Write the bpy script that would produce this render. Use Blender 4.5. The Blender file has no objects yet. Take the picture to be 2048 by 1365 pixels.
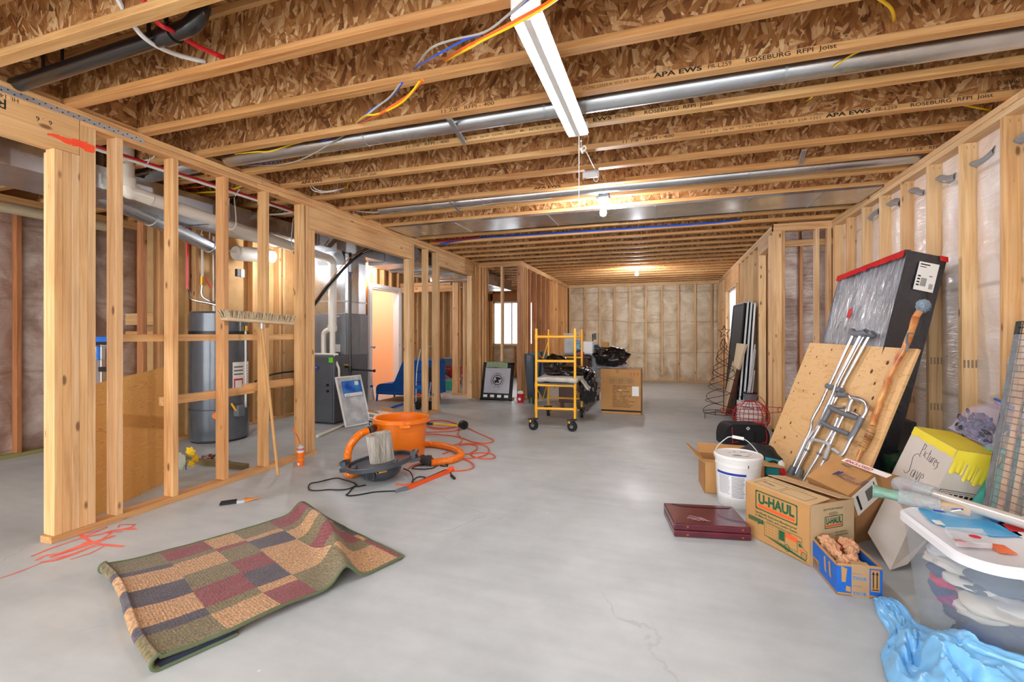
import bpy, bmesh, math, random
from mathutils import Vector, Matrix, noise, Euler
random.seed(7)
S = bpy.context.scene
COL = S.collection
# ---------------- camera ----------------
cam_d = bpy.data.cameras.new('camera'); cam = bpy.data.objects.new('camera', cam_d); COL.objects.link(cam)
cam.location = (0, 0, 1.163); cam.rotation_euler = (math.pi/2, 0, math.radians(18.32))
cam_d.sensor_width = 36; cam_d.sensor_fit = 'HORIZONTAL'; cam_d.lens = 927/2048*36
cam_d.shift_y = -13/2048; cam_d.clip_start = 0.03; cam_d.clip_end = 200
S.camera = cam
# ---------------- world, exposure ----------------
W = bpy.data.worlds.new('overcast'); S.world = W; W.use_nodes = True
bg = W.node_tree.nodes['Background']; bg.inputs[0].default_value = (0.93, 0.96, 1.0, 1); bg.inputs[1].default_value = 3.0
S.view_settings.view_transform = 'Standard'; S.view_settings.look = 'None'
S.view_settings.gamma = 1.0; S.view_settings.use_curve_mapping = False
S.view_settings.exposure = 0.95
TUBE = 54.0; BULB = 700.0      # lamp strengths used by the lamp builders below
# ---------------- tools ----------------
CX, CY, FL, CH = 1024., 669.5, 927., 1.163
_a = math.radians(18.32); _s, _c = math.sin(_a), math.cos(_a)
def _ray(u, v):
    r = (u-CX)/FL
    return Vector((-_s+_c*r, _c+_s*r, -(v-CY)/FL))
def gz(u, v, z=0.0):          # point of the place on the level z
    d = _ray(u, v); t = (z-CH)/d.z; return Vector((d.x*t, d.y*t, z))
def gx(u, v, x):              # point on the wall plane X = x
    d = _ray(u, v); t = x/d.x; return Vector((x, d.y*t, CH+d.z*t))
def gy(u, v, y):              # point on the wall plane Y = y
    d = _ray(u, v); t = y/d.y; return Vector((d.x*t, y, CH+d.z*t))
def V(*a): return Vector(a)
def frame(o, x, z=None):
    """matrix with origin o, x axis along x, z as given (default up)"""
    x = Vector(x).normalized(); z = Vector(z or (0, 0, 1))
    y = z.cross(x).normalized(); z = x.cross(y).normalized()
    m = Matrix((x, y, z)).transposed().to_4x4(); m.translation = Vector(o); return m
def rotz(o, deg): return Matrix.Translation(Vector(o)) @ Matrix.Rotation(math.radians(deg), 4, 'Z')
class MB:
    def __init__(s, M=None): s.bm = bmesh.new(); s.M = M or Matrix()
    def _add(s, verts, faces, M=None):
        m = s.M @ M if M else s.M
        vs = [s.bm.verts.new(m @ Vector(v)) for v in verts]
        fs = []
        for f in faces:
            try: fs.append(s.bm.faces.new([vs[i] for i in f]))
            except ValueError: pass
        return vs, fs
    def box(s, a, b, bev=0.0, M=None):
        x0, x1 = sorted((a[0], b[0])); y0, y1 = sorted((a[1], b[1])); z0, z1 = sorted((a[2], b[2]))
        v = [(x0,y0,z0),(x1,y0,z0),(x1,y1,z0),(x0,y1,z0),(x0,y0,z1),(x1,y0,z1),(x1,y1,z1),(x0,y1,z1)]
        vs, fs = s._add(v, [(3,2,1,0),(4,5,6,7),(0,1,5,4),(1,2,6,5),(2,3,7,6),(3,0,4,7)], M)
        if bev > 0:
            ed = set(e for f in fs for e in f.edges)
            bmesh.ops.bevel(s.bm, geom=list(ed), offset=bev, segments=1 if bev < .004 else 3, affect='EDGES', profile=.5)
        return s
    def cbox(s, c, size, bev=0.0, M=None):
        c = Vector(c); h = Vector(size)/2; return s.box(c-h, c+h, bev, M)
    def prism(s, pts, z0, z1, M=None):
        n = len(pts); v = [(p[0],p[1],z0) for p in pts]+[(p[0],p[1],z1) for p in pts]
        f = [tuple(range(n-1,-1,-1)), tuple(range(n,2*n))]+[(i,(i+1)%n,(i+1)%n+n,i+n) for i in range(n)]
        s._add(v, f, M); return s
    def cyl(s, p0, p1, r, r2=None, n=16, caps=True):
        p0, p1 = Vector(p0), Vector(p1); r2 = r if r2 is None else r2
        d = (p1-p0); 
        if d.length < 1e-7: return s
        q = d.to_track_quat('Z', 'Y').to_matrix()
        v = []
        for p, rr in ((p0, r), (p1, r2)):
            for i in range(n):
                a = 2*math.pi*i/n; v.append(p + q @ Vector((rr*math.cos(a), rr*math.sin(a), 0)))
        f = [(i,(i+1)%n,(i+1)%n+n,i+n) for i in range(n)]
        if caps: f += [tuple(range(n-1,-1,-1)), tuple(range(n,2*n))]
        s._add(v, f); return s
    def tube(s, pts, r, n=8, sub=6, closed=False, ridge=None, flat=1.0):
        P = [Vector(p) for p in pts]
        if sub > 1 and len(P) > 2:
            Q = []; m = len(P); rng = range(m if closed else m-1)
            for i in rng:
                if closed: a,b,c,d = P[i-1],P[i],P[(i+1)%m],P[(i+2)%m]
                else: a,b,c,d = P[max(i-1,0)],P[i],P[i+1],P[min(i+2,m-1)]
                for k in range(sub):
                    t = k/sub
                    Q.append(.5*((2*b)+(c-a)*t+(2*a-5*b+4*c-d)*t*t+(3*b-a-3*c+d)*t**3))
            if not closed: Q.append(P[-1])
            P = Q
        m = len(P); up = None; v = []
        for i in range(m):
            if closed: t = P[(i+1)%m]-P[i-1]
            else: t = P[min(i+1,m-1)]-P[max(i-1,0)]
            if t.length < 1e-9: t = Vector((0,0,1))
            t.normalize()
            if up is None: up = Vector((0,0,1)) if abs(t.z) < .9 else Vector((1,0,0))
            e1 = t.cross(up)
            if e1.length < 1e-5: e1 = t.orthogonal()
            e1.normalize(); e2 = e1.cross(t).normalized(); up = e2
            rr = r(i/(m-1)) if callable(r) else r
            if ridge: rr *= 1+ridge*(i%2)
            for k in range(n):
                a = 2*math.pi*k/n; v.append(P[i]+e1*rr*math.cos(a)+e2*rr*flat*math.sin(a))
        f = []
        for i in range(m if closed else m-1):
            j = (i+1)%m
            for k in range(n): f.append((i*n+k, i*n+(k+1)%n, j*n+(k+1)%n, j*n+k))
        if not closed: f += [tuple(range(n-1,-1,-1)), tuple(range((m-1)*n, m*n))]
        s._add(v, f); return s
    def lathe(s, prof, o=(0,0,0), n=32, M=None, sx=1, sy=1):
        v = []; m = len(prof)
        for r, z in prof:
            for k in range(n):
                a = 2*math.pi*k/n; v.append((o[0]+r*sx*math.cos(a), o[1]+r*sy*math.sin(a), o[2]+z))
        f = [(i*n+k, i*n+(k+1)%n, (i+1)*n+(k+1)%n, (i+1)*n+k) for i in range(m-1) for k in range(n)]
        if prof[0][0] > 1e-4: f.append(tuple(range(n-1,-1,-1)))
        if prof[-1][0] > 1e-4: f.append(tuple(range((m-1)*n, m*n)))
        s._add(v, f, M); return s
    def shell(s, prof, o=(0,0,0), n=32, M=None):     # open profile, no caps
        v = []; m = len(prof)
        for r, z in prof:
            for k in range(n):
                a = 2*math.pi*k/n; v.append((o[0]+r*math.cos(a), o[1]+r*math.sin(a), o[2]+z))
        s._add(v, [(i*n+k, i*n+(k+1)%n, (i+1)*n+(k+1)%n, (i+1)*n+k) for i in range(m-1) for k in range(n)], M); return s
    def grid(s, fn, nu, nv, closeu=False):
        v = [fn(i/nu, j/nv) for j in range(nv+1) for i in range(nu+1)]
        f = [(j*(nu+1)+i, j*(nu+1)+i+1, (j+1)*(nu+1)+i+1, (j+1)*(nu+1)+i) for j in range(nv) for i in range(nu)]
        s._add(v, f); return s
    def quad(s, a, b, c, d): s._add([a,b,c,d], [(0,1,2,3)]); return s
    def poly(s, pts, M=None): s._add(pts, [tuple(range(len(pts)))], M); return s
    def ico(s, c, r, sub=3, sc=(1,1,1), fn=None, M=None):
        t = bmesh.new(); bmesh.ops.create_icosphere(t, subdivisions=sub, radius=1)
        t.verts.ensure_lookup_table(); vs = []
        for v in t.verts:
            k = fn(v.co) if fn else 1
            vs.append(Vector(c)+Vector((v.co.x*sc[0], v.co.y*sc[1], v.co.z*sc[2]))*r*k)
        fs = [tuple(x.index for x in f.verts) for f in t.faces]; t.free()
        s._add(vs, fs, M); return s
    def text(s, txt, size, M, ex=0.0004, align='LEFT', sx=1.0, bold=0.0):
        vs, fs = text_geo(txt, align, bold)
        z = Matrix.Diagonal((size*sx, size, 1, 1))
        s._add(vs, fs, M @ Matrix.Translation((0,0,ex)) @ z); return s
    def out(s, name, mat, parent=None, smooth=False, solid=0.0, sub=0, recalc=True, ang=None):
        if recalc: bmesh.ops.recalc_face_normals(s.bm, faces=s.bm.faces)
        me = bpy.data.meshes.new(name); s.bm.to_mesh(me); s.bm.free()
        if isinstance(mat, (list, tuple)):
            for m in mat: me.materials.append(m)
        else: me.materials.append(mat)
        o = bpy.data.objects.new(name, me); COL.objects.link(o)
        if smooth:
            me.polygons.foreach_set('use_smooth', [True]*len(me.polygons))
            try: me.set_sharp_from_angle(angle=math.radians(ang or 40))
            except Exception: pass
        if solid: m = o.modifiers.new('thick', 'SOLIDIFY'); m.thickness = solid; m.offset = 0
        if sub: m = o.modifiers.new('sub', 'SUBSURF'); m.levels = sub; m.render_levels = sub
        if parent is not None:
            o.parent = parent; o.matrix_parent_inverse = parent.matrix_basis.inverted() if parent.type == 'EMPTY' else Matrix()
        return o
_tc = {}
def text_geo(txt, align, bold):
    k = (txt, align, bold)
    if k not in _tc:
        c = bpy.data.curves.new('t', 'FONT'); c.body = txt; c.size = 1; c.align_x = align; c.resolution_u = 3; c.offset = bold
        o = bpy.data.objects.new('t', c); COL.objects.link(o)
        dg = bpy.context.evaluated_depsgraph_get(); me = bpy.data.meshes.new_from_object(o.evaluated_get(dg))
        _tc[k] = ([v.co.copy() for v in me.vertices], [tuple(p.vertices) for p in me.polygons])
        bpy.data.objects.remove(o); bpy.data.curves.remove(c); bpy.data.meshes.remove(me)
    return _tc[k]
def props(o, label=None, cat=None, group=None, kind=None):
    if label: o['label'] = label
    if cat: o['category'] = cat
    if group: o['group'] = group
    if kind: o['kind'] = kind
    return o
def T(name, label, cat, loc=(0,0,0), group=None, kind=None):
    o = bpy.data.objects.new(name, None); COL.objects.link(o); o.location = loc; o.empty_display_size = .1
    o.matrix_basis = Matrix.Translation(Vector(loc))
    return props(o, label, cat, group, kind)
def fbm(p, o=4): return noise.fractal(Vector(p), 1.0, 2.0, o)
# ---------------- materials ----------------
def lin(h):
    if isinstance(h, str): h = [int(h[i:i+2], 16)/255 for i in (0,2,4)]
    return tuple((c/12.92 if c <= .04045 else ((c+.055)/1.055)**2.4) for c in h[:3])+(1,)
class N:
    def __init__(s, name):
        s.m = bpy.data.materials.new(name); s.m.use_nodes = True; s.t = s.m.node_tree
        s.b = s.t.nodes['Principled BSDF']; s.x = None
    def n(s, ty, **k):
        nd = s.t.nodes.new(ty)
        for a, v in k.items(): setattr(nd, a, v)
        return nd
    def l(s, a, b): s.t.links.new(a, b)
    def coord(s, scale=(1,1,1), rot=(0,0,0), rnd=0.0):
        tc = s.n('ShaderNodeTexCoord'); mp = s.n('ShaderNodeMapping'); src = tc.outputs['Object']
        if rnd:
            oi = s.n('ShaderNodeObjectInfo'); mu = s.n('ShaderNodeMath', operation='MULTIPLY'); mu.inputs[1].default_value = rnd
            s.l(oi.outputs['Random'], mu.inputs[0]); ad = s.n('ShaderNodeVectorMath', operation='ADD')
            s.l(src, ad.inputs[0]); s.l(mu.outputs[0], ad.inputs[1]); src = ad.outputs[0]
        s.l(src, mp.inputs[0]); mp.inputs['Scale'].default_value = scale; mp.inputs['Rotation'].default_value = rot
        return mp.outputs[0]
    def noise(s, vec, scale=5, detail=4, rough=.5, dist=0):
        nd = s.n('ShaderNodeTexNoise'); s.l(vec, nd.inputs['Vector']); nd.inputs['Scale'].default_value = scale
        nd.inputs['Detail'].default_value = detail; nd.inputs['Roughness'].default_value = rough; nd.inputs['Distortion'].default_value = dist
        return nd.outputs['Fac']
    def ramp(s, fac, stops, mode='LINEAR'):
        nd = s.n('ShaderNodeValToRGB'); s.l(fac, nd.inputs[0]); r = nd.color_ramp; r.interpolation = mode
        while len(r.elements) < len(stops): r.elements.new(.5)
        for e, (p, c) in zip(r.elements, stops): e.position = p; e.color = lin(c) if isinstance(c, str) else (c,c,c,1) if isinstance(c, (int,float)) else c
        return nd.outputs[0]
    def mix(s, a, b, f, mode='MIX'):
        nd = s.n('ShaderNodeMix', data_type='RGBA', blend_type=mode); nd.inputs[0].default_value = f if isinstance(f, (int,float)) else .5
        if not isinstance(f, (int,float)): s.l(f, nd.inputs[0])
        for i, q in ((6,a),(7,b)):
            if isinstance(q, str): nd.inputs[i].default_value = lin(q)
            elif isinstance(q, tuple): nd.inputs[i].default_value = q
            else: s.l(q, nd.inputs[i])
        return nd.outputs[2]
    def bump(s, h, strength=.3, dist=.01):
        nd = s.n('ShaderNodeBump'); s.l(h, nd.inputs['Height']); nd.inputs['Strength'].default_value = strength; nd.inputs['Distance'].default_value = dist
        s.l(nd.outputs[0], s.b.inputs['Normal']); s.l(nd.outputs[0], s.b.inputs['Coat Normal'])
    def col(s, c): 
        if isinstance(c, str): s.b.inputs['Base Color'].default_value = lin(c)
        else: s.l(c, s.b.inputs['Base Color'])
    def set(s, **k):
        for a, v in k.items(): s.b.inputs[a.replace('_', ' ')].default_value = v
        return s
def plain(name, c, rough=.5, metal=0., var=.06, coat=0., bump=0, bs=60, **k):
    m = N(name); f = m.noise(m.coord(rnd=10), 9, 3)
    m.col(m.mix(c, m.ramp(f, [(.3, max(0,.5-var*4)), (.7, min(1,.5+var*4))]), var*3 if var else 0, 'SOFT_LIGHT'))
    m.set(Roughness=rough, Metallic=metal); m.b.inputs['Coat Weight'].default_value = coat
    if bump: m.bump(m.noise(m.coord(), bs, 3), bump, .005)
    for a, v in k.items(): m.b.inputs[a.replace('_', ' ')].default_value = v
    return m.m
def wood(name, axis, c0, c1, c2, scale=1.0, knots=True, rough=.62):
    m = N(name); sc = [26,26,26]; sc[axis] = 1.1
    v = m.coord(tuple(x*scale for x in sc), rnd=37)
    g = m.noise(v, 1.0, 6, .62, 1.2)
    c = m.ramp(g, [(.28, c0), (.5, c1), (.74, c2)])
    v2 = m.coord((1.3,1.3,1.3), rnd=19); c = m.mix(c, m.ramp(m.noise(v2, 1.4, 2), [(.35, '8a6038'), (.65, 'ffffff')]), .22, 'MULTIPLY')
    oi = m.n('ShaderNodeObjectInfo'); c = m.mix(c, m.ramp(oi.outputs['Random'], [(0, 'd8b48c'), (.4, 'ffffff'), (.75, 'fff2dc'), (1, 'f0c8a8')]), .5, 'MULTIPLY')
    if knots:
        ks = [9,9,9]; ks[axis] = 3.6
        vo = m.n('ShaderNodeTexVoronoi', feature='F1'); m.l(m.coord(tuple(ks), rnd=53), vo.inputs['Vector']); vo.inputs['Scale'].default_value = 1
        c = m.mix(c, '6b3d1a', m.ramp(vo.outputs['Distance'], [(.07, .85), (.13, 0.0)]))
    m.col(c); m.set(Roughness=rough); m.bump(g, .12, .004); return m.m
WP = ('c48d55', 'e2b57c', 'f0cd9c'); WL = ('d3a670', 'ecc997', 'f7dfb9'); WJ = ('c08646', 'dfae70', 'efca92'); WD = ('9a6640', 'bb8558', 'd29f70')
wz, wx, wy = (wood('lumber_'+n, a, *WP) for n, a in (('upright', 2), ('across', 0), ('along', 1)))
wlz, wlx, wly = (wood('pale_lumber_'+n, a, *WL) for n, a in (('upright', 2), ('across', 0), ('along', 1)))
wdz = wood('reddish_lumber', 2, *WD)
fl_x = wood('joist_flange_wood', 0, *WJ, knots=False)
def osb(name, dark, mid, light, bright):
    m = N(name); v = m.coord((1,1,1), rnd=11)
    def layer(cell, lo, hi, sc, off):
        mp0 = m.n('ShaderNodeMapping'); m.l(v, mp0.inputs[0]); mp0.inputs['Location'].default_value = (off, off*.7, off*1.3)
        vo = m.n('ShaderNodeTexVoronoi', feature='F1'); m.l(mp0.outputs[0], vo.inputs['Vector']); vo.inputs['Scale'].default_value = cell
        sp = m.n('ShaderNodeSeparateColor'); m.l(vo.outputs['Color'], sp.inputs[0])
        ang = m.n('ShaderNodeMath', operation='MULTIPLY_ADD'); m.l(sp.outputs[0], ang.inputs[0]); ang.inputs[1].default_value = hi-lo; ang.inputs[2].default_value = lo
        vr = m.n('ShaderNodeVectorRotate', rotation_type='Y_AXIS'); m.l(mp0.outputs[0], vr.inputs['Vector']); m.l(ang.outputs[0], vr.inputs['Angle'])
        mp = m.n('ShaderNodeMapping'); m.l(vr.outputs[0], mp.inputs[0]); mp.inputs['Scale'].default_value = sc
        v2 = m.n('ShaderNodeTexVoronoi', feature='F1'); m.l(mp.outputs[0], v2.inputs['Vector']); v2.inputs['Scale'].default_value = 1
        s2 = m.n('ShaderNodeSeparateColor'); m.l(v2.outputs['Color'], s2.inputs[0]); return s2, vr
    s2, vr = layer(11, -.75, .75, (44, 20, 11), 0)
    c = m.ramp(s2.outputs[0], [(0, dark), (.25, mid), (.7, light), (.97, bright)])
    s3, vr3 = layer(7, -1.5, 1.5, (70, 30, 17), 4.3)
    c = m.mix(c, m.ramp(s3.outputs[1], [(0, mid), (.5, light), (1, bright)]), m.ramp(s3.outputs[0], [(.70, 0.), (.71, .85)]))
    mp3 = m.n('ShaderNodeMapping'); m.l(vr.outputs[0], mp3.inputs[0]); mp3.inputs['Scale'].default_value = (170, 60, 20)
    c = m.mix(c, m.ramp(m.noise(mp3.outputs[0], 1, 3), [(.3, .3), (.65, .7)]), .5, 'OVERLAY')
    c = m.mix(c, m.ramp(m.noise(v, 2.2, 4), [(.35, .40), (.65, .6)]), .5, 'OVERLAY')
    m.col(c); m.set(Roughness=.6); m.bump(s2.outputs[0], .25, .003); return m.m
osbm = osb('web_strand_board', '6b4020', '935f30', 'b07c48', 'dfb684')
subf = osb('subfloor_strand_board', '6a4222', '94612f', 'b07c48', 'cfa06c')
def concrete():
    m = N('concrete'); v = m.coord()
    a = m.noise(v, .7, 5, .6, .3); c = m.ramp(a, [(.3, 'a5abab'), (.5, 'b6bcbc'), (.7, 'c2c7c6')])
    c = m.mix(c, m.ramp(m.noise(v, 3.5, 6, .65), [(.3, .42), (.7, .58)]), .5, 'OVERLAY')
    c = m.mix(c, m.ramp(m.noise(m.coord((1,6,1), (0,0,.5)), 2, 4), [(.3, .45), (.7, .56)]), .5, 'OVERLAY')
    # hairline cracks
    vo = m.n('ShaderNodeTexVoronoi', feature='DISTANCE_TO_EDGE'); dn = m.n('ShaderNodeTexNoise'); dn.inputs['Scale'].default_value = 2.2; dn.inputs['Detail'].default_value = 6
    m.l(v, dn.inputs['Vector']); ad = m.n('ShaderNodeMix', data_type='RGBA', blend_type='LINEAR_LIGHT'); ad.inputs[0].default_value = .28; m.l(v, ad.inputs[6]); m.l(dn.outputs['Color'], ad.inputs[7])
    m.l(ad.outputs[2], vo.inputs['Vector']); vo.inputs['Scale'].default_value = .55
    msk = m.ramp(m.noise(v, .9, 2), [(.52, 0.), (.6, 1.)])
    cr = m.ramp(vo.outputs['Distance'], [(.0, 1.), (.003, 0.)]); cm = m.mix((0,0,0,1), cr, msk)
    c = m.mix(c, 'a6a7a7', cm)
    # paint specks
    sp = m.n('ShaderNodeTexVoronoi', feature='F1'); m.l(v, sp.inputs['Vector']); sp.inputs['Scale'].default_value = 7
    c = m.mix(c, 'e6e6e4', m.mix((0,0,0,1), m.ramp(sp.outputs['Distance'], [(.03, .8), (.05, 0.)]), m.ramp(m.noise(v, 3, 2), [(.56, 0.), (.6, 1.)])))
    m.col(c); m.l(m.ramp(m.noise(v, 1.6, 4), [(.3, .34), (.7, .55)]), m.b.inputs['Roughness']); m.bump(m.noise(v, 60, 4), .05, .003)
    m.set(Specular_IOR_Level=.4); return m.m
conc = concrete()
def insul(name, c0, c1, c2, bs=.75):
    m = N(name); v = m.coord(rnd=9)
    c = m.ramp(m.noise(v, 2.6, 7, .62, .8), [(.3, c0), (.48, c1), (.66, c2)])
    w = m.n('ShaderNodeTexWave', wave_type='BANDS', bands_direction='Z'); m.l(m.coord((1,1,1)), w.inputs['Vector']); w.inputs['Scale'].default_value = .42; w.inputs['Distortion'].default_value = 1.4
    c = m.mix(c, '7d6146', m.ramp(w.outputs['Fac'], [(.0, .4), (.006, 0.)]))
    m.col(c)
    wr = m.noise(m.coord((2,2,9), (0.25,0.2,0), rnd=5), 2.2, 5, .6, 1.5); m.bump(wr, bs, .03)
    m.set(Roughness=.33, Specular_IOR_Level=.6); m.b.inputs['Coat Weight'].default_value = .7; m.b.inputs['Coat Roughness'].default_value = .12
    return m.m
ins_r = insul('pale_insulation_under_film', 'd8c2ae', 'eeddd0', 'f8efe8', .4)
ins_f = insul('tan_insulation_under_film', 'b8a07c', 'dcc8a6', 'eee2c8')
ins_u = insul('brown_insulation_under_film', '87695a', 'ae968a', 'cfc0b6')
def galv(name='galvanised_steel', c='d6dadd', rough=.27):
    m = N(name); v = m.coord((1,1,1)); m.col(m.ramp(m.noise(v, 3, 4, .6), [(.3, 'b9bec2'), (.7, c)]))
    m.set(Metallic=1.0); m.l(m.ramp(m.noise(v, 2.5, 2), [(.3, rough-.04), (.7, rough+.08)]), m.b.inputs['Roughness']); m.bump(m.noise(v, 1.3, 1), .12, .03); return m.m
gal = galv(); gal2 = galv('dull_galvanised_steel', 'c6cacd', .42)
alu = plain('brushed_aluminium', 'd4d6d8', .3, 1.0)
def card(name, c):
    m = N(name); v = m.coord((1,1,1)); m.col(m.mix(c, m.ramp(m.noise(v, 7, 5), [(.3, .42), (.7, .56)]), .5, 'OVERLAY')); m.set(Roughness=.8)
    w = m.n('ShaderNodeTexWave'); m.l(v, w.inputs['Vector']); w.inputs['Scale'].default_value = 60; m.bump(w.outputs['Fac'], .03, .002); return m.m
cardb = card('kraft_cardboard', 'bd8c54'); cardp = card('pale_kraft_cardboard', 'c6a377'); cardl = card('whitish_cardboard', 'd2cac0'); cardi = card('cardboard_inside', 'a9794a')
def ply(name, ax=0, c=('c48f50','dfb074','ecc794')):
    m = N(name); sc = [1.4,1.4,1.4]; sc[ax] = 9
    v = m.coord((1.2,1.2,7), (0,0,0), rnd=3); g = m.noise(v, 1.5, 3, .5, 2.2)
    w = m.n('ShaderNodeMath', operation='PINGPONG'); k = m.n('ShaderNodeMath', operation='MULTIPLY'); m.l(g, k.inputs[0]); k.inputs[1].default_value = 9
    m.l(k.outputs[0], w.inputs[0]); w.inputs[1].default_value = 1
    c_ = m.ramp(w.outputs[0], [(.0, c[1]), (.55, c[1]), (.8, c[2]), (1, c[0])]); 
    c_ = m.mix(c_, m.ramp(m.noise(m.coord(), 2, 3), [(.3, .4), (.7, .6)]), .5, 'OVERLAY')
    m.col(c_); m.set(Roughness=.6); return m.m
plym = ply('plywood'); plym2 = ply('orange_plywood', c=('c68a3c','dca556','e6b66c'))
def film(name, c, rough=.12, bump=.8, alpha=1., bs=9, stretch=(1,1,1)):
    m = N(name); m.col(c); m.set(Roughness=rough, Specular_IOR_Level=.8); m.bump(m.noise(m.coord(stretch), bs, 5, .6, 1.2), bump, .02)
    m.b.inputs['Alpha'].default_value = alpha; return m.m
blackbag = film('black_polythene', '0c0d10', .16, .7)
clearf = film('clear_polythene', 'e8ecf0', .12, .7, .38)
bubble = film('bubble_wrap', 'e4ebee', .15, 1.0, .62, 70)
greenf = film('green_tinted_film', '7fae98', .15, .8, .8, 14)
def glow(name, c, st):
    m = N(name); m.col(c); m.b.inputs['Emission Color'].default_value = lin(c); m.b.inputs['Emission Strength'].default_value = st; return m.m
black = plain('black_plastic', '16171a', .4); dgrey = plain('dark_grey_plastic', '34373b', .45); mgrey = plain('mid_grey_paint', '6c7076', .4)
lgrey = plain('light_grey_plastic', 'b9bcbf', .4); white = plain('white_paint', 'ecebe8', .4); pvc = plain('cream_pvc', 'ece7da', .3, coat=.3)
rubber = plain('black_rubber', '1b1b1c', .75); ink = plain('black_ink', '1c1a18', .8, var=0); brass = plain('brass', 'd9a441', .3, 1.0)
yel = plain('yellow_paint', 'f2ae14', .35, coat=.4); red = plain('red_plastic', 'c81e28', .35); redw = plain('red_wire_paint', 'b01420', .35)
blue = plain('blue_plastic', '1565c0', .4); orange = plain('orange_plastic', 'f4790f', .35); copper = plain('copper', 'b87044', .3, 1.0)
paper = plain('white_paper', 'f0efea', .7); greenink = plain('green_ink', '1d5a35', .8, var=0); orink = plain('orange_ink', 'ee5a1c', .8, var=0); blueink = plain('blue_ink', '1d3f9a', .8, var=0); redink = plain('red_ink', 'cc2127', .8, var=0); greyink = plain('grey_ink', '6b625a', .8, var=0)
# ================= SETTING =================
ZP, ZT, ZS = 2.385, 2.467, 2.769          # underside of top plates, joist bottoms, subfloor
XL, XR, XJ, YJ, YB, XU = -3.23, 1.80, 1.21, 6.165, 12.06, -5.83
XH = -5.05                                # wall behind the water heater and hall
def struct(o): return props(o, kind='structure')
fl = MB(); fl.box((-9, -4, -.15), (3.2, 12.5, 0)); struct(fl.out('floor', conc))
cl = MB(); cl.box((-7.5, -2.0, ZS), (2.3, 12.4, ZS+.02)); struct(cl.out('ceiling', subf))
def st(y0, x0, x1, parent, mat=wz, z0=.038, z1=ZP, w=.039, name='stud'):      # stud of a wall running along Y
    m = MB(); m.box((x0, y0, z0), (x1, y0+w, z1), .0015); return m.out(name, mat, parent)
def sx(x0, y0, y1, parent, mat=wz, z0=.038, z1=ZP, w=.039, name='stud'):      # stud of a wall running along X
    m = MB(); m.box((x0, y0, z0), (x0+w, y1, z1), .0015); return m.out(name, mat, parent)
def bx(name, a, b, mat, parent=None, bev=.0015):
    m = MB(); m.box(a, b, bev); return m.out(name, mat, parent)
def wallroot(name, loc): 
    o = T(name, None, None, loc); o['kind'] = 'structure'; return o
def batt(x0, y0, x1, y1, z0, z1, nrm, mat, parent, bulge=.03, nu=8, nv=46, seed=0):
    """film-faced insulation filling one stud bay, bulging towards nrm"""
    a, b, nn = Vector((x0,y0,0)), Vector((x1,y1,0)), Vector(nrm)
    def f(u, v):
        p = a.lerp(b, u); z = z0+(z1-z0)*v
        e = min(1, 4*u*(1-u)+.0)**.6*min(1, 12*v*(1-v)+.05)
        q = bulge*e*(.7+.5*fbm((p.x*2+seed, p.y*2, z*1.3)))+.007*fbm((p.x*9, p.y*9+seed, z*14))*e
        return p+nn*q+Vector((0,0,z))
    m = MB(); m.grid(f, nu, nv); m.out('insulation_batt', mat, parent, smooth=True, recalc=False)
# ---- left partition wall with two openings ----
wl = wallroot('wall_left', (XL, 4, 0)); X0, X1 = XL-.089, XL
def rough_plate(y0, y1, parent):
    m = MB(); n = 40
    m.box((X0-.004, y0, 0), (X1+.004, y1, .037), .002)
    m.out('bottom_plate', wdz if False else wy, parent)
rough_plate(1.632, 3.70, wl); rough_plate(5.28, 6.33, wl)
bx('top_plate', (X0, 1.768, ZP), (X1, 3.0, 2.425), wy, wl); bx('top_plate', (X0, 3.0, ZP), (X1, 7.8, 2.425), wy, wl)
bx('top_plate', (X0, -1.5, 2.427), (X1, 3.05, ZT), wy, wl); bx('top_plate', (X0, 3.053, 2.427), (X1, 7.83, ZT), wy, wl)
# nearest opening: beam carried by a built-up post
bm_ = bx('header', (X0, -1.5, 2.205), (X1, 1.765, 2.425), wy, wl)
for i, (y, mt) in enumerate(((1.648, wz), (1.688, wz), (1.728, wlz))): st(y, X0+.014, X1, wl, mt, z1=2.203)
m = MB(); m.box((X0-.012, 1.652, .038), (X0+.012, 1.735, 2.19), .0015); m.out('shim_board', wlz, wl)
st(1.768, X0, X1, wl, wz); st(1.808, X0, X1, wl, wlz)
for i, (y, mt) in enumerate(((1.955, wlz), (2.303, wz), (2.695, wz), (3.083, wz))): st(y, X0, X1, wl, mt)
for y in (3.497, 3.549): st(y, X0, X1, wl, wz)
for y in (3.59, 3.63): st(y, X0, X1, wl, wz, z1=2.172)
bx('header', (X0+.004, 3.59, 2.175), (X1, 5.50, 2.384), wy, wl)
st(5.46, X0, X1, wl, wz, z1=2.172); st(5.42, X0, X1, wl, wlz, z1=2.172); st(5.505, X0, X1, wl, wz)
st(5.90, X0, X1, wl, wlz); st(6.205, X0, X1, wl, wlz); st(6.25, X0, X1, wl, wz, z1=2.198)
bx('header', (X0+.004, 6.25, 2.20), (X1, 7.62, 2.384), wy, wl)
for y, mt in ((7.50, wlz), (7.54, wz)): st(y, X0, X1, wl, mt, z1=2.198)
for y in (7.60, 7.66, 7.73, 7.79): st(y, X0, X1, wl, wz)
for (y, z) in ((6.6, 1.9),): pass
# shelf-like blocking boards nailed across the studs
for a, b in (((X0-.045, 1.99, 1.115), (X0-.002, 3.50, 1.165)), ((X0-.045, 2.30, .665), (X0-.002, 3.06, .725)), ((X0-.052, 2.98, .683), (X0-.006, 3.50, .748))):
    bx('cross_board', a, b, wy, wl)
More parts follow.
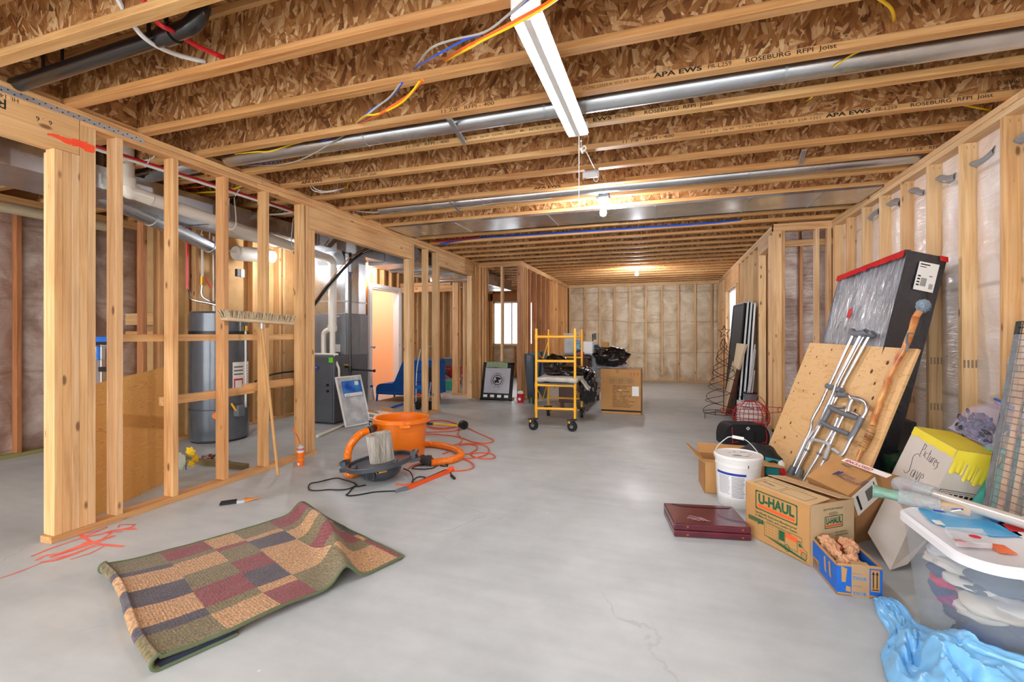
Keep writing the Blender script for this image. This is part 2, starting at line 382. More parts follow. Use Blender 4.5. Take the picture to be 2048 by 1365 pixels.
# text and paint on the beam
m = MB()
fr = frame((XL+.001, 1.40, 2.335), (0,1,0), (1,0,0))
m.text('R', .075, frame((XL+.0005, 1.455, 2.375), (0,-1,0), (1,0,0)) @ Matrix.Identity(4))
m.text('HI: 14', .03, frame((XL+.0005, 1.50, 2.40), (0,-1,0), (1,0,0)))
m.text('6  . 6', .035, frame((XL+.0005, 1.64, 2.345), (0,-1,0), (1,0,0)))
m.out('printed_text', ink, wl)
sprayp = plain('fluorescent_orange_paint', 'ff5a2a', .6, var=.12)
def splat(name, pts, nrm_frame, mat, parent):
    m = MB(); m.poly([nrm_frame @ Vector((x, y, .0012)) for x, y in pts]); return m.out(name, mat, parent)
m = MB(); random.seed(3)
for i in range(40):
    y = 1.625+i*.0053+random.uniform(-.003,.003); h = (.006+.02*(i/40))*random.uniform(.7,1.3); cz = 2.268+.004*math.sin(i*.3)
    m.box((XL, y-.0035-random.random()*.006, cz-h), (XL+.0006+.00002*i, y+.0035+random.random()*.006, cz+h))
m.out('paint_mark', sprayp, wl)
# perforated steel tie strap over the plates
t = T('steel_tie_strap', 'perforated galvanised steel strap nailed along the top of the left wall beam', 'strap', (XL, 1.8, 2.44))
m = MB(); m.box((XL, 1.41, 2.408), (XL+.003, 2.115, 2.438), .0008); m.out('strap', gal2, t)
m = MB()
for i in range(27):
    y = 1.43+i*.0255; m.cyl((XL+.003, y, 2.416+.014*(i%2)), (XL+.0042, y, 2.416+.014*(i%2)), .004, n=8)
m.out('nail_hole', black, t)
# ---- centre partition walls (around the far window room) ----
wc = wallroot('wall_centre', (-2.8, 7.9, 0)); YC = 7.83
bx('top_plate', (XL-.089, YC, ZP), (-2.42, YC+.089, ZT), wx, wc)
for x in (-3.23, -3.17, -3.12, -2.81): sx(x, YC, YC+.089, wc, wlz if x == -2.81 else wz)
sx(-2.50, YC, YC+.089, wc, wdz, w=.08)
bx('bottom_plate', (XL-.089, YC, 0), (-2.42, YC+.089, .037), wx, wc)
bx('top_plate', (-2.509, YC+.09, ZP), (-2.42, YB, ZT), wy, wc); bx('bottom_plate', (-2.509, YC+.09, 0), (-2.42, YB, .037), wy, wc)
ys = [7.95, 8.05, 8.20]+[8.42+.385*i for i in range(10)]
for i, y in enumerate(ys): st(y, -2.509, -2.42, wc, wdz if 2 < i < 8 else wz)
m = MB(); m.box((-2.52, 10.2, .038), (-2.51, YB, ZP)); m.out('backing_board', plym2, wc)
# ---- far wall, insulated ----
wb = wallroot('wall_back', (-.5, YB, 0))
m = MB(); m.box((-5.2, YB+.1, 0), (1.4, YB+.12, ZT)); 
def back_with_window():
    m = MB(); y0, y1 = YB+.095, YB+.14
    for a, b in (((-6, y0, 0), (-4.56, y1, ZS)), ((-3.36, y0, 0), (1.4, y1, ZS)), ((-4.56, y0, 0), (-3.36, y1, .86)), ((-4.56, y0, 2.07), (-3.36, y1, ZS))): m.box(a, b)
    m.out('sheathing', cardi, wb)
m.bm.free(); back_with_window()
bx('top_plate', (-2.42, YB, ZP), (1.25, YB+.089, ZT), wlx, wb); bx('bottom_plate', (-2.42, YB, 0), (1.25, YB+.089, .037), wlx, wb)
xs = [-2.41, -2.015, -1.625, -1.255, -.87, -.48, -.098, .288, .668, 1.04, 1.19]
for x in xs: sx(x, YB, YB+.089, wb, wlz, w=.036)
for a, b in zip(xs[:-1], xs[1:]): batt(a+.036, YB+.07, b, YB+.07, .037, ZP, (0,-1,0), ins_f, wb, .045, 8, 50, seed=a*3)
# window part of the far wall, seen through the partition
bx('header', (-4.75, YB, 2.08), (-3.2, YB+.089, 2.30), wdz, wb); bx('sill_plate', (-4.62, YB-.01, .83), (-3.3, YB+.089, .87), wx, wb)
for x in (-4.70, -4.64, -4.60, -3.36, -3.32, -3.28, -2.9): sx(x, YB, YB+.089, wb, wz)
for x in (-4.3, -3.95, -3.6): sx(x, YB, YB+.089, wb, wz, z1=.83)
bx('top_plate', (-5.05, YB, ZP), (-2.51, YB+.089, ZT), wx, wb)
for a, b in ((-5.0, -4.70), (-3.28, -2.9), (-2.86, -2.52)): batt(a, YB+.07, b, YB+.07, .037, ZP, (0,-1,0), ins_f, wb, .03, 5, 30, seed=a)
for a, b in ((-4.56, -4.3), (-4.26, -3.95), (-3.91, -3.6), (-3.56, -3.36)): batt(a, YB+.07, b, YB+.07, .037, .83, (0,-1,0), ins_f, wb, .02, 5, 14, seed=a)
glass = N('window_glass'); glass.col('ffffff'); glass.set(Roughness=.0, IOR=1.02); glass.b.inputs['Transmission Weight'].default_value = 1.0; glass = glass.m
whitev = plain('white_vinyl', 'f2f2f0', .35, var=0)
def window(name, o, xd, w, h, mull=(.5,), depth=.06):
    r = T(name, None, None, o); r['kind'] = 'structure'; F_ = frame(o, xd)
    m = MB(F_); t_ = .045
    for a, b in (((0,0,0),(t_,depth,h)), ((w-t_,0,0),(w,depth,h)), ((0,0,0),(w,depth,t_)), ((0,0,h-t_),(w,depth,h))): m.box(a, b, .003)
    for q in mull: m.box((w*q-.02, .005, 0), (w*q+.02, depth-.005, h), .003)
    m.out('window_frame', whitev, r)
    m = MB(F_); m.box((.02, depth/2-.003, .02), (w-.02, depth/2+.003, h-.02)); m.out('pane', glass, r); return r
window('window_1', V(-4.56, YB+.05, .87), (1,0,0), 1.20, 1.20, (.45,))
# ---- right far wall with window and closet opening ----
wj = wallroot('wall_right_far', (XJ, 9, 0)); J0, J1 = XJ, XJ+.089
bx('top_plate', (J0, YJ, ZP), (J1, YB+.08, 2.425), wly, wj); bx('top_plate', (J0, YJ, 2.427), (J1, YB+.08, ZT), wly, wj)
bx('bottom_plate', (J0, YJ, 0), (J1, 6.46, .037), wly, wj); bx('bottom_plate', (J0, 7.09, 0), (J1, YB, .037), wly, wj)
for y in (6.20, 6.42): st(y, J0, J1, wj, wlz)
bx('header', (J0, 6.46, 2.245), (J1, 7.11, 2.384), wly, wj)
st(7.07, J0, J1, wj, wlz, z1=2.245); st(7.11, J0, J1, wj, wlz)
yw = [7.50, 7.89, 8.27, 8.66, 8.93]
for y in yw: st(y, J0, J1, wj, wlz)
bx('header', (J0, 8.97, 2.08), (J1, 10.95, 2.384), wly, wj)
st(9.23, J0, J1, wj, wlz, z1=2.08); st(10.72, J0, J1, wj, wlz, z1=2.08)
bx('sill_plate', (J0-.01, 9.27, .90), (J1, 10.72, .94), wly, wj)
for y in (9.6, 10.0, 10.4): st(y, J0, J1, wj, wlz, z1=.90)
for y in (10.95, 11.3, 11.65, 11.9): st(y, J0, J1, wj, wlz)
yy = [7.149]+[y for y in yw]
for a, b in zip(yy[:-1], yy[1:]): batt(J1+.0, b, J1+.0, a+.039, .037, ZP, (-1,0,0), ins_f, wj, .012, 5, 30, seed=a)
for a, b in ((8.97, 9.23), (10.76, 10.95), (10.99, 11.3), (11.34, 11.65), (11.69, 11.9)): batt(J1, b, J1, a, .037, ZP if a != 8.97 else 2.08, (-1,0,0), ins_f, wj, .012, 4, 24, seed=a)
for a, b in ((9.27, 9.6), (9.64, 10.0), (10.04, 10.4), (10.44, 10.72)): batt(J1, b, J1, a, .037, .9, (-1,0,0), ins_f, wj, .012, 4, 14, seed=a)
m = MB()
for a, b in (((J1+.02, 7.11, 0), (J1+.05, 9.25, ZS)), ((J1+.02, 10.72, 0), (J1+.05, 12.2, ZS)), ((J1+.02, 9.25, 0), (J1+.05, 10.72, .92)), ((J1+.02, 9.25, 2.08), (J1+.05, 10.72, ZS))): m.box(a, b)
m.out('sheathing', cardi, wj)
window('window_2', V(J1-.02, 10.71, .94), (0,-1,0), 1.43, 1.14, (.5,))
# jog with the tall closet opening
wk = wallroot('wall_closet', (1.5, YJ, 0))
bx('top_plate', (XJ, YJ-.001, ZP-.005), (XR+.09, YJ+.088, ZT), wlx, wk)
sx(1.211, YJ-.001, YJ+.088, wk, wlz, w=.088); sx(1.302, YJ, YJ+.088, wk, wz, w=.03)
sx(1.640, YJ, YJ+.088, wk, wlz); sx(1.76, YJ, YJ+.088, wk, wlz)
bx('bottom_plate', (XJ, YJ, 0), (1.34, YJ+.088, .037), wlx, wk)
# inside of the closet: insulated back
for x in (1.31, 1.72, 2.1): sx(x, 7.16, 7.249, wk, wdz)
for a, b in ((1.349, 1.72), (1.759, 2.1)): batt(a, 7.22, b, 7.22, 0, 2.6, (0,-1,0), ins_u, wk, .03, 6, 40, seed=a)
bx('top_plate', (1.3, 7.15, 2.36), (2.4, 7.25, 2.44), wx, wk)
bx('backing_board', (1.25, 7.26, 0), (2.5, 7.28, ZS), cardi, wk)
for y in (6.4, 6.78): st(y, 2.12, 2.21, wk, wdz)
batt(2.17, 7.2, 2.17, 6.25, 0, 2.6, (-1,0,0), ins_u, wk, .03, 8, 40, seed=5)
bx('backing_board', (2.22, 6.2, 0), (2.24, 7.3, ZS), cardi, wk)
# ---- right wall, insulated ----
wr = wallroot('wall_right', (XR, 3, 0)); R1 = XR+.089
bx('top_plate', (XR, 4.9, ZP), (R1, YJ+.06, 2.425), wly, wr); bx('top_plate', (XR, -3, ZP), (R1, 4.897, 2.425), wly, wr)
bx('top_plate', (XR, 3.22, 2.427), (R1, YJ, ZT), wly, wr); bx('top_plate', (XR, -3, 2.427), (R1, 3.217, ZT), wly, wr)
bx('bottom_plate', (XR, -3, 0), (R1, YJ, .037), wly, wr)
ry = [5.715-.3915*i for i in range(22)]
for i, y in enumerate(ry): st(y-.039 if i else y-.02, XR, R1, wr, wlz if i != 6 else wz)
st(6.05, XR, R1, wr, wlz); st(6.09, XR, R1, wr, wlz)
for i, y in enumerate(ry[:-1]): batt(R1-.012, y-.039, R1-.012, y-.3915, .037, ZP-.0, (-1,0,0), ins_r, wr, .035, 8, 46, seed=i*1.7)
batt(R1-.012, 6.05, R1-.012, 5.73, .037, ZP, (-1,0,0), ins_r, wr, .03, 8, 46, seed=9)
bx('backing_board', (R1+.02, -3, 0), (R1+.05, 6.25, ZS), cardi, wr)
# nail dimples and grade stamps on the right wall studs, film tails at the stud tops
m = MB()
for i, y in enumerate(ry[:9]):
    for z in (2.36, 2.35): 
        for x in (XR+.025, XR+.062): m.cyl((x, y-.0395, z), (x, y-.0405, z), .0028, n=6)
    for z in (.62, .95):
        for k in range(4): 
            for q in range(5): m.box((XR+.008+k*.02+q*.0022, y-.0398, z), (XR+.009+k*.02+q*.0022, y-.0402, z+.05))
m.out('grade_stamp', greyink, wr)
filmd = film('grey_film_tail', '8e9298', .15, .6)
for i, y in enumerate(ry[1:8]):
    m = MB(); y1 = y-.039
    def f(u, v, y1=y1, i=i): return Vector((R1-.02-.035*math.sin(v*3.1)*(1-u*.3), y1-.001-u*.20, 2.30-.05*v+ .035*math.sin(u*2.2+i)-.03*v*u))
    m.grid(f, 8, 5); m.out('film_tail', filmd, wr, smooth=True)
# ---- utility room: insulated outer wall, panelled walls, hall ----
wu = wallroot('wall_utility', (XU, 2, 0))
bx('bottom_plate', (XU-.09, -3, 0), (XU, 3.8, .037), plain('treated_lumber', '8f8a55', .7), wu)
bx('top_plate', (XU-.09, -3, ZP), (XU, 3.8, ZT), wy, wu)
uy = [3.78, 3.28, 2.69]+[2.69-.595*i for i in range(1, 9)]
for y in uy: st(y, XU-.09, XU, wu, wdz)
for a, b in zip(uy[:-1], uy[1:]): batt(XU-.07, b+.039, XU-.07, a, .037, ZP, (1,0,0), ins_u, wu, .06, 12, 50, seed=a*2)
bx('backing_board', (XU-.14, -3, 0), (XU-.11, 3.9, ZS), cardi, wu)
tanb = plain('tan_panel_back', 'c79f68', .75, var=.08)
wh = wallroot('wall_hall', (XH, 6, 0))
bx('backing_board', (XU-.14, 3.80, 0), (XH-.05, 3.82, ZS), tanb, wh); 
for x in (-5.5, -5.2): sx(x, 3.71, 3.799, wh, wdz)
bx('backing_board', (XH-.11, 3.47, 0), (XH-.095, 7.12, ZS), tanb, wh); bx('backing_board', (XH-.11, 8.05, 0), (XH-.095, YB, ZS), tanb, wh)
bx('backing_board', (XH-.11, 7.12, 2.03), (XH-.095, 8.05, ZS), tanb, wh)
bx('bottom_plate', (XH-.09, 3.3, 0), (XH, 7.1, .037), wy, wh); bx('top_plate', (XH-.09, 3.3, ZP), (XH, YB, ZT), wy, wh)
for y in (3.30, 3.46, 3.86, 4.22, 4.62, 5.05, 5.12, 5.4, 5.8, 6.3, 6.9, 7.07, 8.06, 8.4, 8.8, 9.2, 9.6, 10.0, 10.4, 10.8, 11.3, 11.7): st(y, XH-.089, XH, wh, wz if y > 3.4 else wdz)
for y in (7.3, 7.55, 7.8): st(y, XH-.089, XH, wh, wz, z0=2.07)
bx('header', (XH-.089, 7.1, 2.03), (XH, 8.06, 2.07), wy, wh)
bx('cross_board', (XU, 3.62, 1.27), (XH-.1, 3.70, 1.40), wx, wh); bx('cross_board', (XU, 3.62, 1.16), (XH-.1, 3.70, 1.2), wx, wh)
bx('bottom_plate', (-5.3, 3.05, 0), (-3.45, 3.12, .037), plain('treated_lumber_old', '7a6a45', .8), wh)
# peach painted hall seen through the open door
peach = plain('peach_paint', 'f0c39a', .8, var=.02)
bx('hall_panel', (-6.9, 6.2, 0), (-6.85, 9.8, 2.6), peach, wh, 0); bx('hall_panel', (-6.9, 8.9, 0), (-5.17, 8.95, 2.6), peach, wh, 0); bx('hall_panel', (-6.9, 6.2, 0), (-5.17, 6.25, 2.6), peach, wh, 0); bx('hall_panel', (-6.9, 6.2, 2.5), (-5.17, 9.0, 2.55), peach, wh, 0)
# short partition with doubled header past the second opening
wd_ = wallroot('wall_passage', (-3.7, 8.1, 0)); YD = 8.12
bx('bottom_plate', (-3.92, YD, 0), (-3.33, YD+.089, .037), wx, wd_); bx('top_plate', (-3.92, YD, 2.172), (-3.33, YD+.089, 2.21), wx, wd_)
bx('header', (-5.05, YD+.01, 2.0), (-3.91, YD+.089, 2.12), wx, wd_); bx('header', (-5.05, YD, 2.125), (-3.94, YD+.085, 2.185), wx, wd_)
for x in (-3.90, -3.86, -3.82, -3.68): sx(x, YD, YD+.089, wd_, wlz, z1=2.17)
# ---- orange blocking over the left wall between the joists ----
t1 = T('trim_1', None, None, (XL-.05, 4, ZT)); t1['kind'] = 'structure'
# ================= CEILING JOISTS =================
JP, JF = .391, 1.364
def jy(k): return JF+JP*k-.058        # near face of joist k
ORD = ['nearest','second','third','fourth','fifth','sixth','seventh','eighth','ninth','tenth','eleventh','twelfth','thirteenth','fourteenth','fifteenth','sixteenth','seventeenth','eighteenth','nineteenth','twentieth','twenty-first','twenty-second','twenty-third','twenty-fourth','twenty-fifth','twenty-sixth','twenty-seventh','twenty-eighth','twenty-ninth','thirtieth']
EX = {0: 'crossing the upper left corner of the photo', 1: 'where the white and red tubes end', 2: 'where the blue and orange cables pass through', 3: 'with black lettering, in front of the round duct',
      4: 'with black lettering, just behind the round duct', 5: 'with lettering running out to the right wall', 6: 'behind the small white cable loop', 7: 'just in front of the thin round duct', 8: 'holding the first bare bulb', 9: 'just in front of the panned duct', 11: 'just behind the panned duct'}
joists = {}
for k in range(-1, 28):
    if k == 10: continue
    y0 = jy(k); y1 = y0+.058; xa, xb = -5.95, (1.93 if y0 < YJ+.05 else XJ+.11)
    if k == -1: xa, xb = -3.4, 1.93
    n_ = k+1; lab = '%s wood I-joist from the camera, %s' % (ORD[n_], EX.get(k, 'pale flange under a brown strand board web'))
    if n_ == 0: lab = 'wood I-joist nearest the camera, across the very top of the photo'
    t = T('floor_joist', lab, 'joist', ((xa+xb)/2, y0+.029, ZT), 'wood I-joists carrying the floor above')
    m = MB(); m.box((xa, y0, ZT), (xb, y1, ZT+.036), .002); m.out('bottom_flange', fl_x, t)
    m = MB(); m.box((xa, y0, ZS-.036), (xb, y1, ZS-.001), .002); m.out('top_flange', fl_x, t)
    m = MB(); m.box((xa, y0+.024, ZT+.034), (xb, y0+.034, ZS-.034)); m.out('web', osbm, t)
    joists[k] = t
# rim blocks between joists over the left wall
for k in range(-1, 19):
    ya, yb = jy(k)+.06, jy(k+1)-.002
    if k in (2, 9, 10): continue
    bx('blocking_panel', (XL-.062, ya-.02, ZT+.034), (XL-.052, yb+.02, ZS-.02), osbm, t1, 0)
    bx('blocking_flange', (XL-.085, ya, ZT), (XL-.027, yb, ZT+.036), wy, t1)
t2 = T('trim_2', None, None, (XR+.05, 3, ZT)); t2['kind'] = 'structure'
bx('rim_board', (XR+.07, -2, ZT+.002), (XR+.088, YJ, ZS), osbm, t2, 0); bx('rim_board', (XJ+.07, YJ+.1, ZT+.002), (XJ+.088, YB, ZS), osbm, t2, 0)
bx('rim_board', (-5.1, YB+.05, ZT+.002), (1.3, YB+.07, ZS), osbm, t2, 0)
# printed lettering on the joist flanges
def jtext(k, u0, v, u1, s, h=.022, z=None, bold=.0):
    k = round((gz((u0+u1)/2, v, ZT+.018).y+.058-JF)/JP)
    y = jy(k)-.0004; a = gy(u0, v, y); b = gy(u1, v, y); w = b.x-a.x
    vs, _ = text_geo(s, 'LEFT', bold); tw = max(q.x for q in vs)-min(q.x for q in vs); sz = h/.73
    m = MB(); m.text(s, sz, frame((a.x, y, ZT+.009 if z is None else z), (1,0,0), (0,-1,0)), sx=w/(tw*sz), bold=bold)
    m.out('printed_text', ink, joists[k])
jtext(2, 880, 215, 985, '11 7/8"  RFPI - 400'); jtext(2, 1165, 175, 1297, 'CCMC 13323-R  ICC-ES  ESR-1251', .014); jtext(2, 1308, 145, 1405, 'APA EWS', .024, bold=.03); jtext(2, 1415, 130, 1462, 'PR-L259'); jtext(2, 1490, 115, 1672, 'ROSEBURG  RFPI  Joist', bold=.01)
jtext(3, 810, 290, 895, '11 7/8"  RFPI - 400'); jtext(3, 925, 270, 1030, '04-14-16   06:40   CCMC 13323', .013); jtext(3, 1040, 250, 1170, 'R  ICC-ES  ESR-1251', .014); jtext(3, 1185, 240, 1222, 'EWS', .022, bold=.02); jtext(3, 1230, 235, 1268, 'PR-L259'); jtext(3, 1288, 220, 1425, 'ROSEBURG  RFPI  Joist', bold=.01)
jtext(4, 603, 367, 645, 'APA EWS', .022, bold=.03); jtext(4, 680, 352, 752, 'ROSEBURG  RFPI  Joist'); jtext(4, 1243, 282, 1345, '11 7/8"  RFPI - 400'); jtext(4, 1400, 255, 1536, '04-14-16   06:40   CCMC 13323', .014); jtext(4, 1540, 240, 1640, 'R  ICC-ES  ESR-1251', .014); jtext(4, 1652, 228, 1742, 'APA EWS', .024, bold=.03); jtext(4, 1750, 215, 1793, 'PR-L259'); jtext(4, 1820, 200, 1985, 'ROSEBURG  RFPI  Joist', bold=.01)
jtext(6, 1812, 298, 1878, '11 7/8"  RFPI'); jtext(7, 835, 400, 896, '11 7/8"  RFPI - 400', .016)
jtext(7, 1068, 378, 1122, 'APA EWS', .02, bold=.03); jtext(7, 1164, 362, 1250, 'ROSEBURG  RFPI  Joist')
jtext(11, 1236, 445, 1276, 'APA EWS', .02); jtext(11, 1308, 443, 1378, 'ROSEBURG  RFPI-Joist', .02)
def webstamp(k_, u, v, w, rows, par):
    k = k_+1; y = jy(k)+.0235; p = gy(u, v, y); m = MB()
    for i, (s, h) in enumerate(rows): m.text(s, h, frame((p.x+w, y, p.z+i*.04), (-1,0,0), (0,-1,0)))
    for (a, b) in (((0,-.045),(w,-.043)), ((0,.03),(w,.032))): m.box((p.x+a[0], y-.0006, p.z+a[1]), (p.x+b[0], y-.0002, p.z+b[1]))
    m.out('printed_text', ink, joists[k])
webstamp(4, 1975, 165, .14, (('MAR 0', .035), ('22', .03)), None); webstamp(3, 1295, 195, .11, (('APA', .05), ('RATED', .02)), None)
webstamp(3, 660, 296, .10, (('MAR 0', .03), ('22', .03)), None); webstamp(4, 634, 337, .06, (('APA', .03),), None)
# ================= LAMPS =================
tube_glow = glow('fluorescent_tube_glow', 'f4f8ff', TUBE); bulb_glow = glow('bulb_glow', 'f8f8ff', BULB)
def shop_light(cx, y0, y1, lab, z=2.385):
    t = T('shop_light', lab, 'light fixture', (cx, (y0+y1)/2, z+.06))
    m = MB(); w = .06
    m.box((cx-w*.62, y0, z+.028), (cx+w*.62, y1, z+.075), .002)
    m.prism([(0,0),(1,0),(1,1),(0,1)], 0, 0) if False else None
    for s in (-1, 1): m.quad((cx+s*.02, y0, z+.028), (cx+s*(w+.004), y0, z+.006), (cx+s*(w+.004), y1, z+.006), (cx+s*.02, y1, z+.028))
    m.out('housing', white, t)
    for y in (y0, y1): 
        m = MB(); m.box((cx-w, y-.006, z-.004), (cx+w, y+.006, z+.076), .003); m.out('end_cap', white, t)
    for s in (-1, 1):
        m = MB(); m.cyl((cx+s*.033, y0+.012, z+.006), (cx+s*.033, y1-.012, z+.006), .0135, n=14); m.out('tube', tube_glow, t, smooth=True)
    m = MB(); 
    m.box((cx-.0165, y0+.01, z-.012), (cx+.0165, y1-.01, z+.03), .002); m.out('ballast_cover', white, t)
    for y in (y0+.12, y1-.12):
        m = MB(); m.cyl((cx, y, z+.07), (cx, y, ZS-.02), .003, n=6); m.out('hanger_chain', gal2, t)
    return t
sl = shop_light(-.507, 1.70, 2.825, 'white twin-tube shop light glowing under the joists with a pull cord')
shop_light(-.507, -1.75, -.62, 'added white twin-tube shop light, unseen behind the camera, as fill light')  # added fixture out of view, fills the room with light from behind the camera
m = MB(); m.tube([(-.505, 2.835, 2.39), (-.505, 2.836, 1.96)], .0012, n=6); m.cyl((-.505, 2.836, 1.945), (-.505, 2.836, 1.963), .005, .003, n=8); m.out('pull_cord', white, sl)
t = T('outlet_box', 'white outlet box hanging off a joist with the shop light plug in it', 'outlet', (-.557, 3.69, 2.47))
m = MB(); m.cbox((-.555, 3.70, 2.44), (.105, .05, .05), .003); m.out('box', lgrey, t); m = MB(); m.cbox((-.56, 3.665, 2.425), (.13, .006, .045), .002); m.out('cover_plate', white, t)
t = T('power_cord', 'white cord looped and tied from the shop light to the outlet box', 'cord', (-.5, 2.9, 2.42))
m = MB(); P_ = [gy(1162,282,2.84), gy(1163,296,2.95), gy(1166,303,2.98), gy(1172,297,2.96), gy(1168,292,2.95), gy(1164,300,2.98), gy(1172,303,3.0), gy(1184,327,3.35), gy(1191,341,3.62), gy(1196,352,3.66), gy(1195,362,3.66), gy(1189,362,3.66), gy(1187,355,3.66)]
m.tube(P_, .0035, n=6); m.out('cord', white, t, smooth=True); m = MB(); m.cyl(gy(1162,297,2.95), gy(1165,307,2.98), .009, .006, n=8); m.out('cord_bundle', white, t)
soft_glow = glow('soft_bulb_glow', 'f8f8ff', BULB*.4)
def bulb(x, y, z, lab, mat=None):
    t = T('ceiling_bulb', lab, 'light bulb', (x, y, z+.12))
    m = MB(); m.lathe([(.0,.075),(.062,.075),(.064,.06),(.05,.045),(.03,.03),(.028,.0),(0,0)], (x,y,z), 24); m.out('lampholder', white, t, smooth=True)
    m = MB(); m.lathe([(.013,0),(.015,-.02),(.028,-.045),(.031,-.065),(.024,-.088),(0,-.098)], (x,y,z), 20); m.out('bulb', mat or bulb_glow, t, smooth=True)
    m = MB(); m.box((x-.06, y-.06, z+.075), (x+.06, y+.06, z+.11), .004); m.out('junction_box', blue if False else dgrey, t)
bulb(-.562, 4.46, 2.385, 'bare glowing bulb on the ceiling just beyond the end of the shop light'); bulb(-.53, 9.3, 2.40, 'small bare glowing bulb on the ceiling near the far insulated wall')
bulb(-3.72, 9.6, 2.36, 'bare glowing bulb beside the silver duct in the window room'); bulb(-4.35, 2.9, 2.36, 'bare bulb lighting the furnace room behind the left stud wall'); bulb(-6.1, 7.7, 2.38, 'bare bulb lighting the peach hallway behind the white door')
bulb(-4.9, 7.0, 2.33, 'bare bulb in front of the white door', soft_glow); bulb(-4.6, .3, 2.36, 'bare bulb in the room beyond the left beam')
# ================= DUCTS AND PIPES IN THE CEILING =================
def ring_duct(name, lab, cat, p0, p1, r, n=28, seams=3, parent=None, mat=None):
    t = parent or T(name, lab, cat, (Vector(p0)+Vector(p1))/2)
    m = MB(); m.cyl(p0, p1, r, n=n); m.out('duct', mat or gal, t, smooth=True)
    p0, p1 = Vector(p0), Vector(p1)
    for i in range(1, seams+1):
        q = p0.lerp(p1, i/(seams+1)); d = (p1-p0).normalized(); m = MB(); m.cyl(q-d*.008, q+d*.008, r+.0025, n=n); m.out('seam', gal2, t, smooth=True)
    return t
d1 = ring_duct('round_duct', 'long round galvanised duct between joists behind the shop light', 'duct', (-3.2, 2.705, 2.522), (1.84, 2.705, 2.522), .062)
m = MB(); m.text('ADHESIVE TAPE', .02, frame((-1.35, 2.64, 2.53), (1,0,0), (0,-1,0))); m.out('red_label', redink, d1)
ring_duct('round_duct', 'thin round duct between joists just in front of the ceiling bulb', 'duct', (-2.9, 4.27, 2.505), (1.84, 4.27, 2.505), .05)
def strap_br(p0, p1, lab, w=.028):
    t = T('joist_hanger_strap', lab, 'bracket', p0); F_ = Vector(p1)-Vector(p0); L = F_.length
    M_ = frame(p0, F_, (0,0,1)); m = MB(M_); m.box((0,-w/2,-.004),(L,w/2,0)); m.out('channel', gal2, t)
    for s in (-1,1): m = MB(M_); m.box((0,s*w/2-.001,-.004),(L,s*w/2+.001,.012)); m.out('lip', gal2, t)
strap_br((-1.24, 2.53, 2.465), (-1.30, 2.90, 2.465), 'galvanised bracket spanning two joists left of the shop light')
strap_br((-2.01, 4.13, 2.465), (-2.06, 4.46, 2.465), 'small galvanised bracket under joists behind the white cable loop'); strap_br((.93, 3.75, 2.465), (.98, 4.05, 2.465), 'small shiny bracket high between joists at upper right')
strap_br((-3.19, 4.93, 2.468), (-3.15, 5.50, 2.468), 'shiny bracket at the left end of the panned duct', .05)
# panned return duct
t = T('panned_duct', 'flat sheet metal duct panel spanning joists behind the ceiling bulb', 'duct', (-.7, 5.1, 2.46))
m = MB(); m.box((-3.18, 4.83, 2.445), (1.79, 5.35, 2.466), .002); m.out('sheet', gal, t)
for x in (-2.3, -1.2, -.1, .75, 1.35): m = MB(); m.box((x-.009, 4.828, 2.441), (x+.009, 5.352, 2.446)); m.out('seam', gal2, t)
# drain
t = T('drain_pipe', 'black plastic drain pipe rising to an elbow in the upper left joist bay', 'pipe', (-2.5, 1.5, 2.5))
bk = plain('black_drain_plastic', '19191b', .28, coat=.5)
m = MB(); m.tube([(-3.5,1.50,2.478),(-3.1,1.5,2.484),(-2.5,1.5,2.506),(-2.08,1.5,2.52),(-1.98,1.5,2.535),(-1.94,1.5,2.575),(-1.94,1.5,2.64),(-1.94,1.5,2.76)], .036, n=20, sub=8); m.out('pipe', bk, t, smooth=True)
m = MB(); m.cyl((-1.94,1.5,2.585),(-1.94,1.5,2.635), .0435, n=20); m.out('coupling', bk, t, smooth=True); m = MB(); m.cyl((-2.16,1.5,2.517),(-2.09,1.5,2.519), .0435, n=20); m.out('coupling', bk, t, smooth=True)
m = MB(); m.box((-1.925,1.459,2.60),(-1.90,1.4632,2.62)); m.out('sticker', paper, t)
for x in (-2.95, -2.2): m = MB(); m.box((x-.012,1.46,2.5),(x+.012,1.463,2.70)); m.box((x-.012,1.537,2.5),(x+.012,1.54,2.70)); m.out('hanger', black, t)
def cable(name, lab, cat, runs, group=None, base=None):
    t = T(name, lab, cat, runs[0][0][0])
    for pts, r, mt, nm in runs:
        m = MB(); m.tube(pts, r, n=7, sub=5); m.out(nm, mt, t, smooth=True)
    return t
whp = plain('white_tube', 'e9e9e6', .3); redp = plain('red_tube', 'd8202f', .3)
cable('water_tube', 'white flexible water tube hanging below the second joist at upper left', 'pipe', [([V(-2.15,1.30,2.56), gy(268,52,1.385), gy(300,84,1.47), gy(350,108,1.6), gy(410,124,1.72)], .0105, whp, 'tube')])
cable('water_tube', 'red flexible water tube hanging below the second joist at upper left', 'pipe', [([V(-2.02,1.30,2.56), gy(313,42,1.385), gy(345,62,1.47), gy(395,92,1.6), gy(447,115,1.72)], .0105, redp, 'tube')])
yelc = plain('yellow_cable', 'f2c80d', .4); orc = plain('orange_cable', 'ee6a2a', .4); blc = plain('blue_cable', '2458c8', .4); gyc = plain('grey_cable', 'a9a69c', .45); whc = plain('white_cable', 'dedcd6', .45)
wk1, wk2 = jy(2)+.022, jy(3)+.022
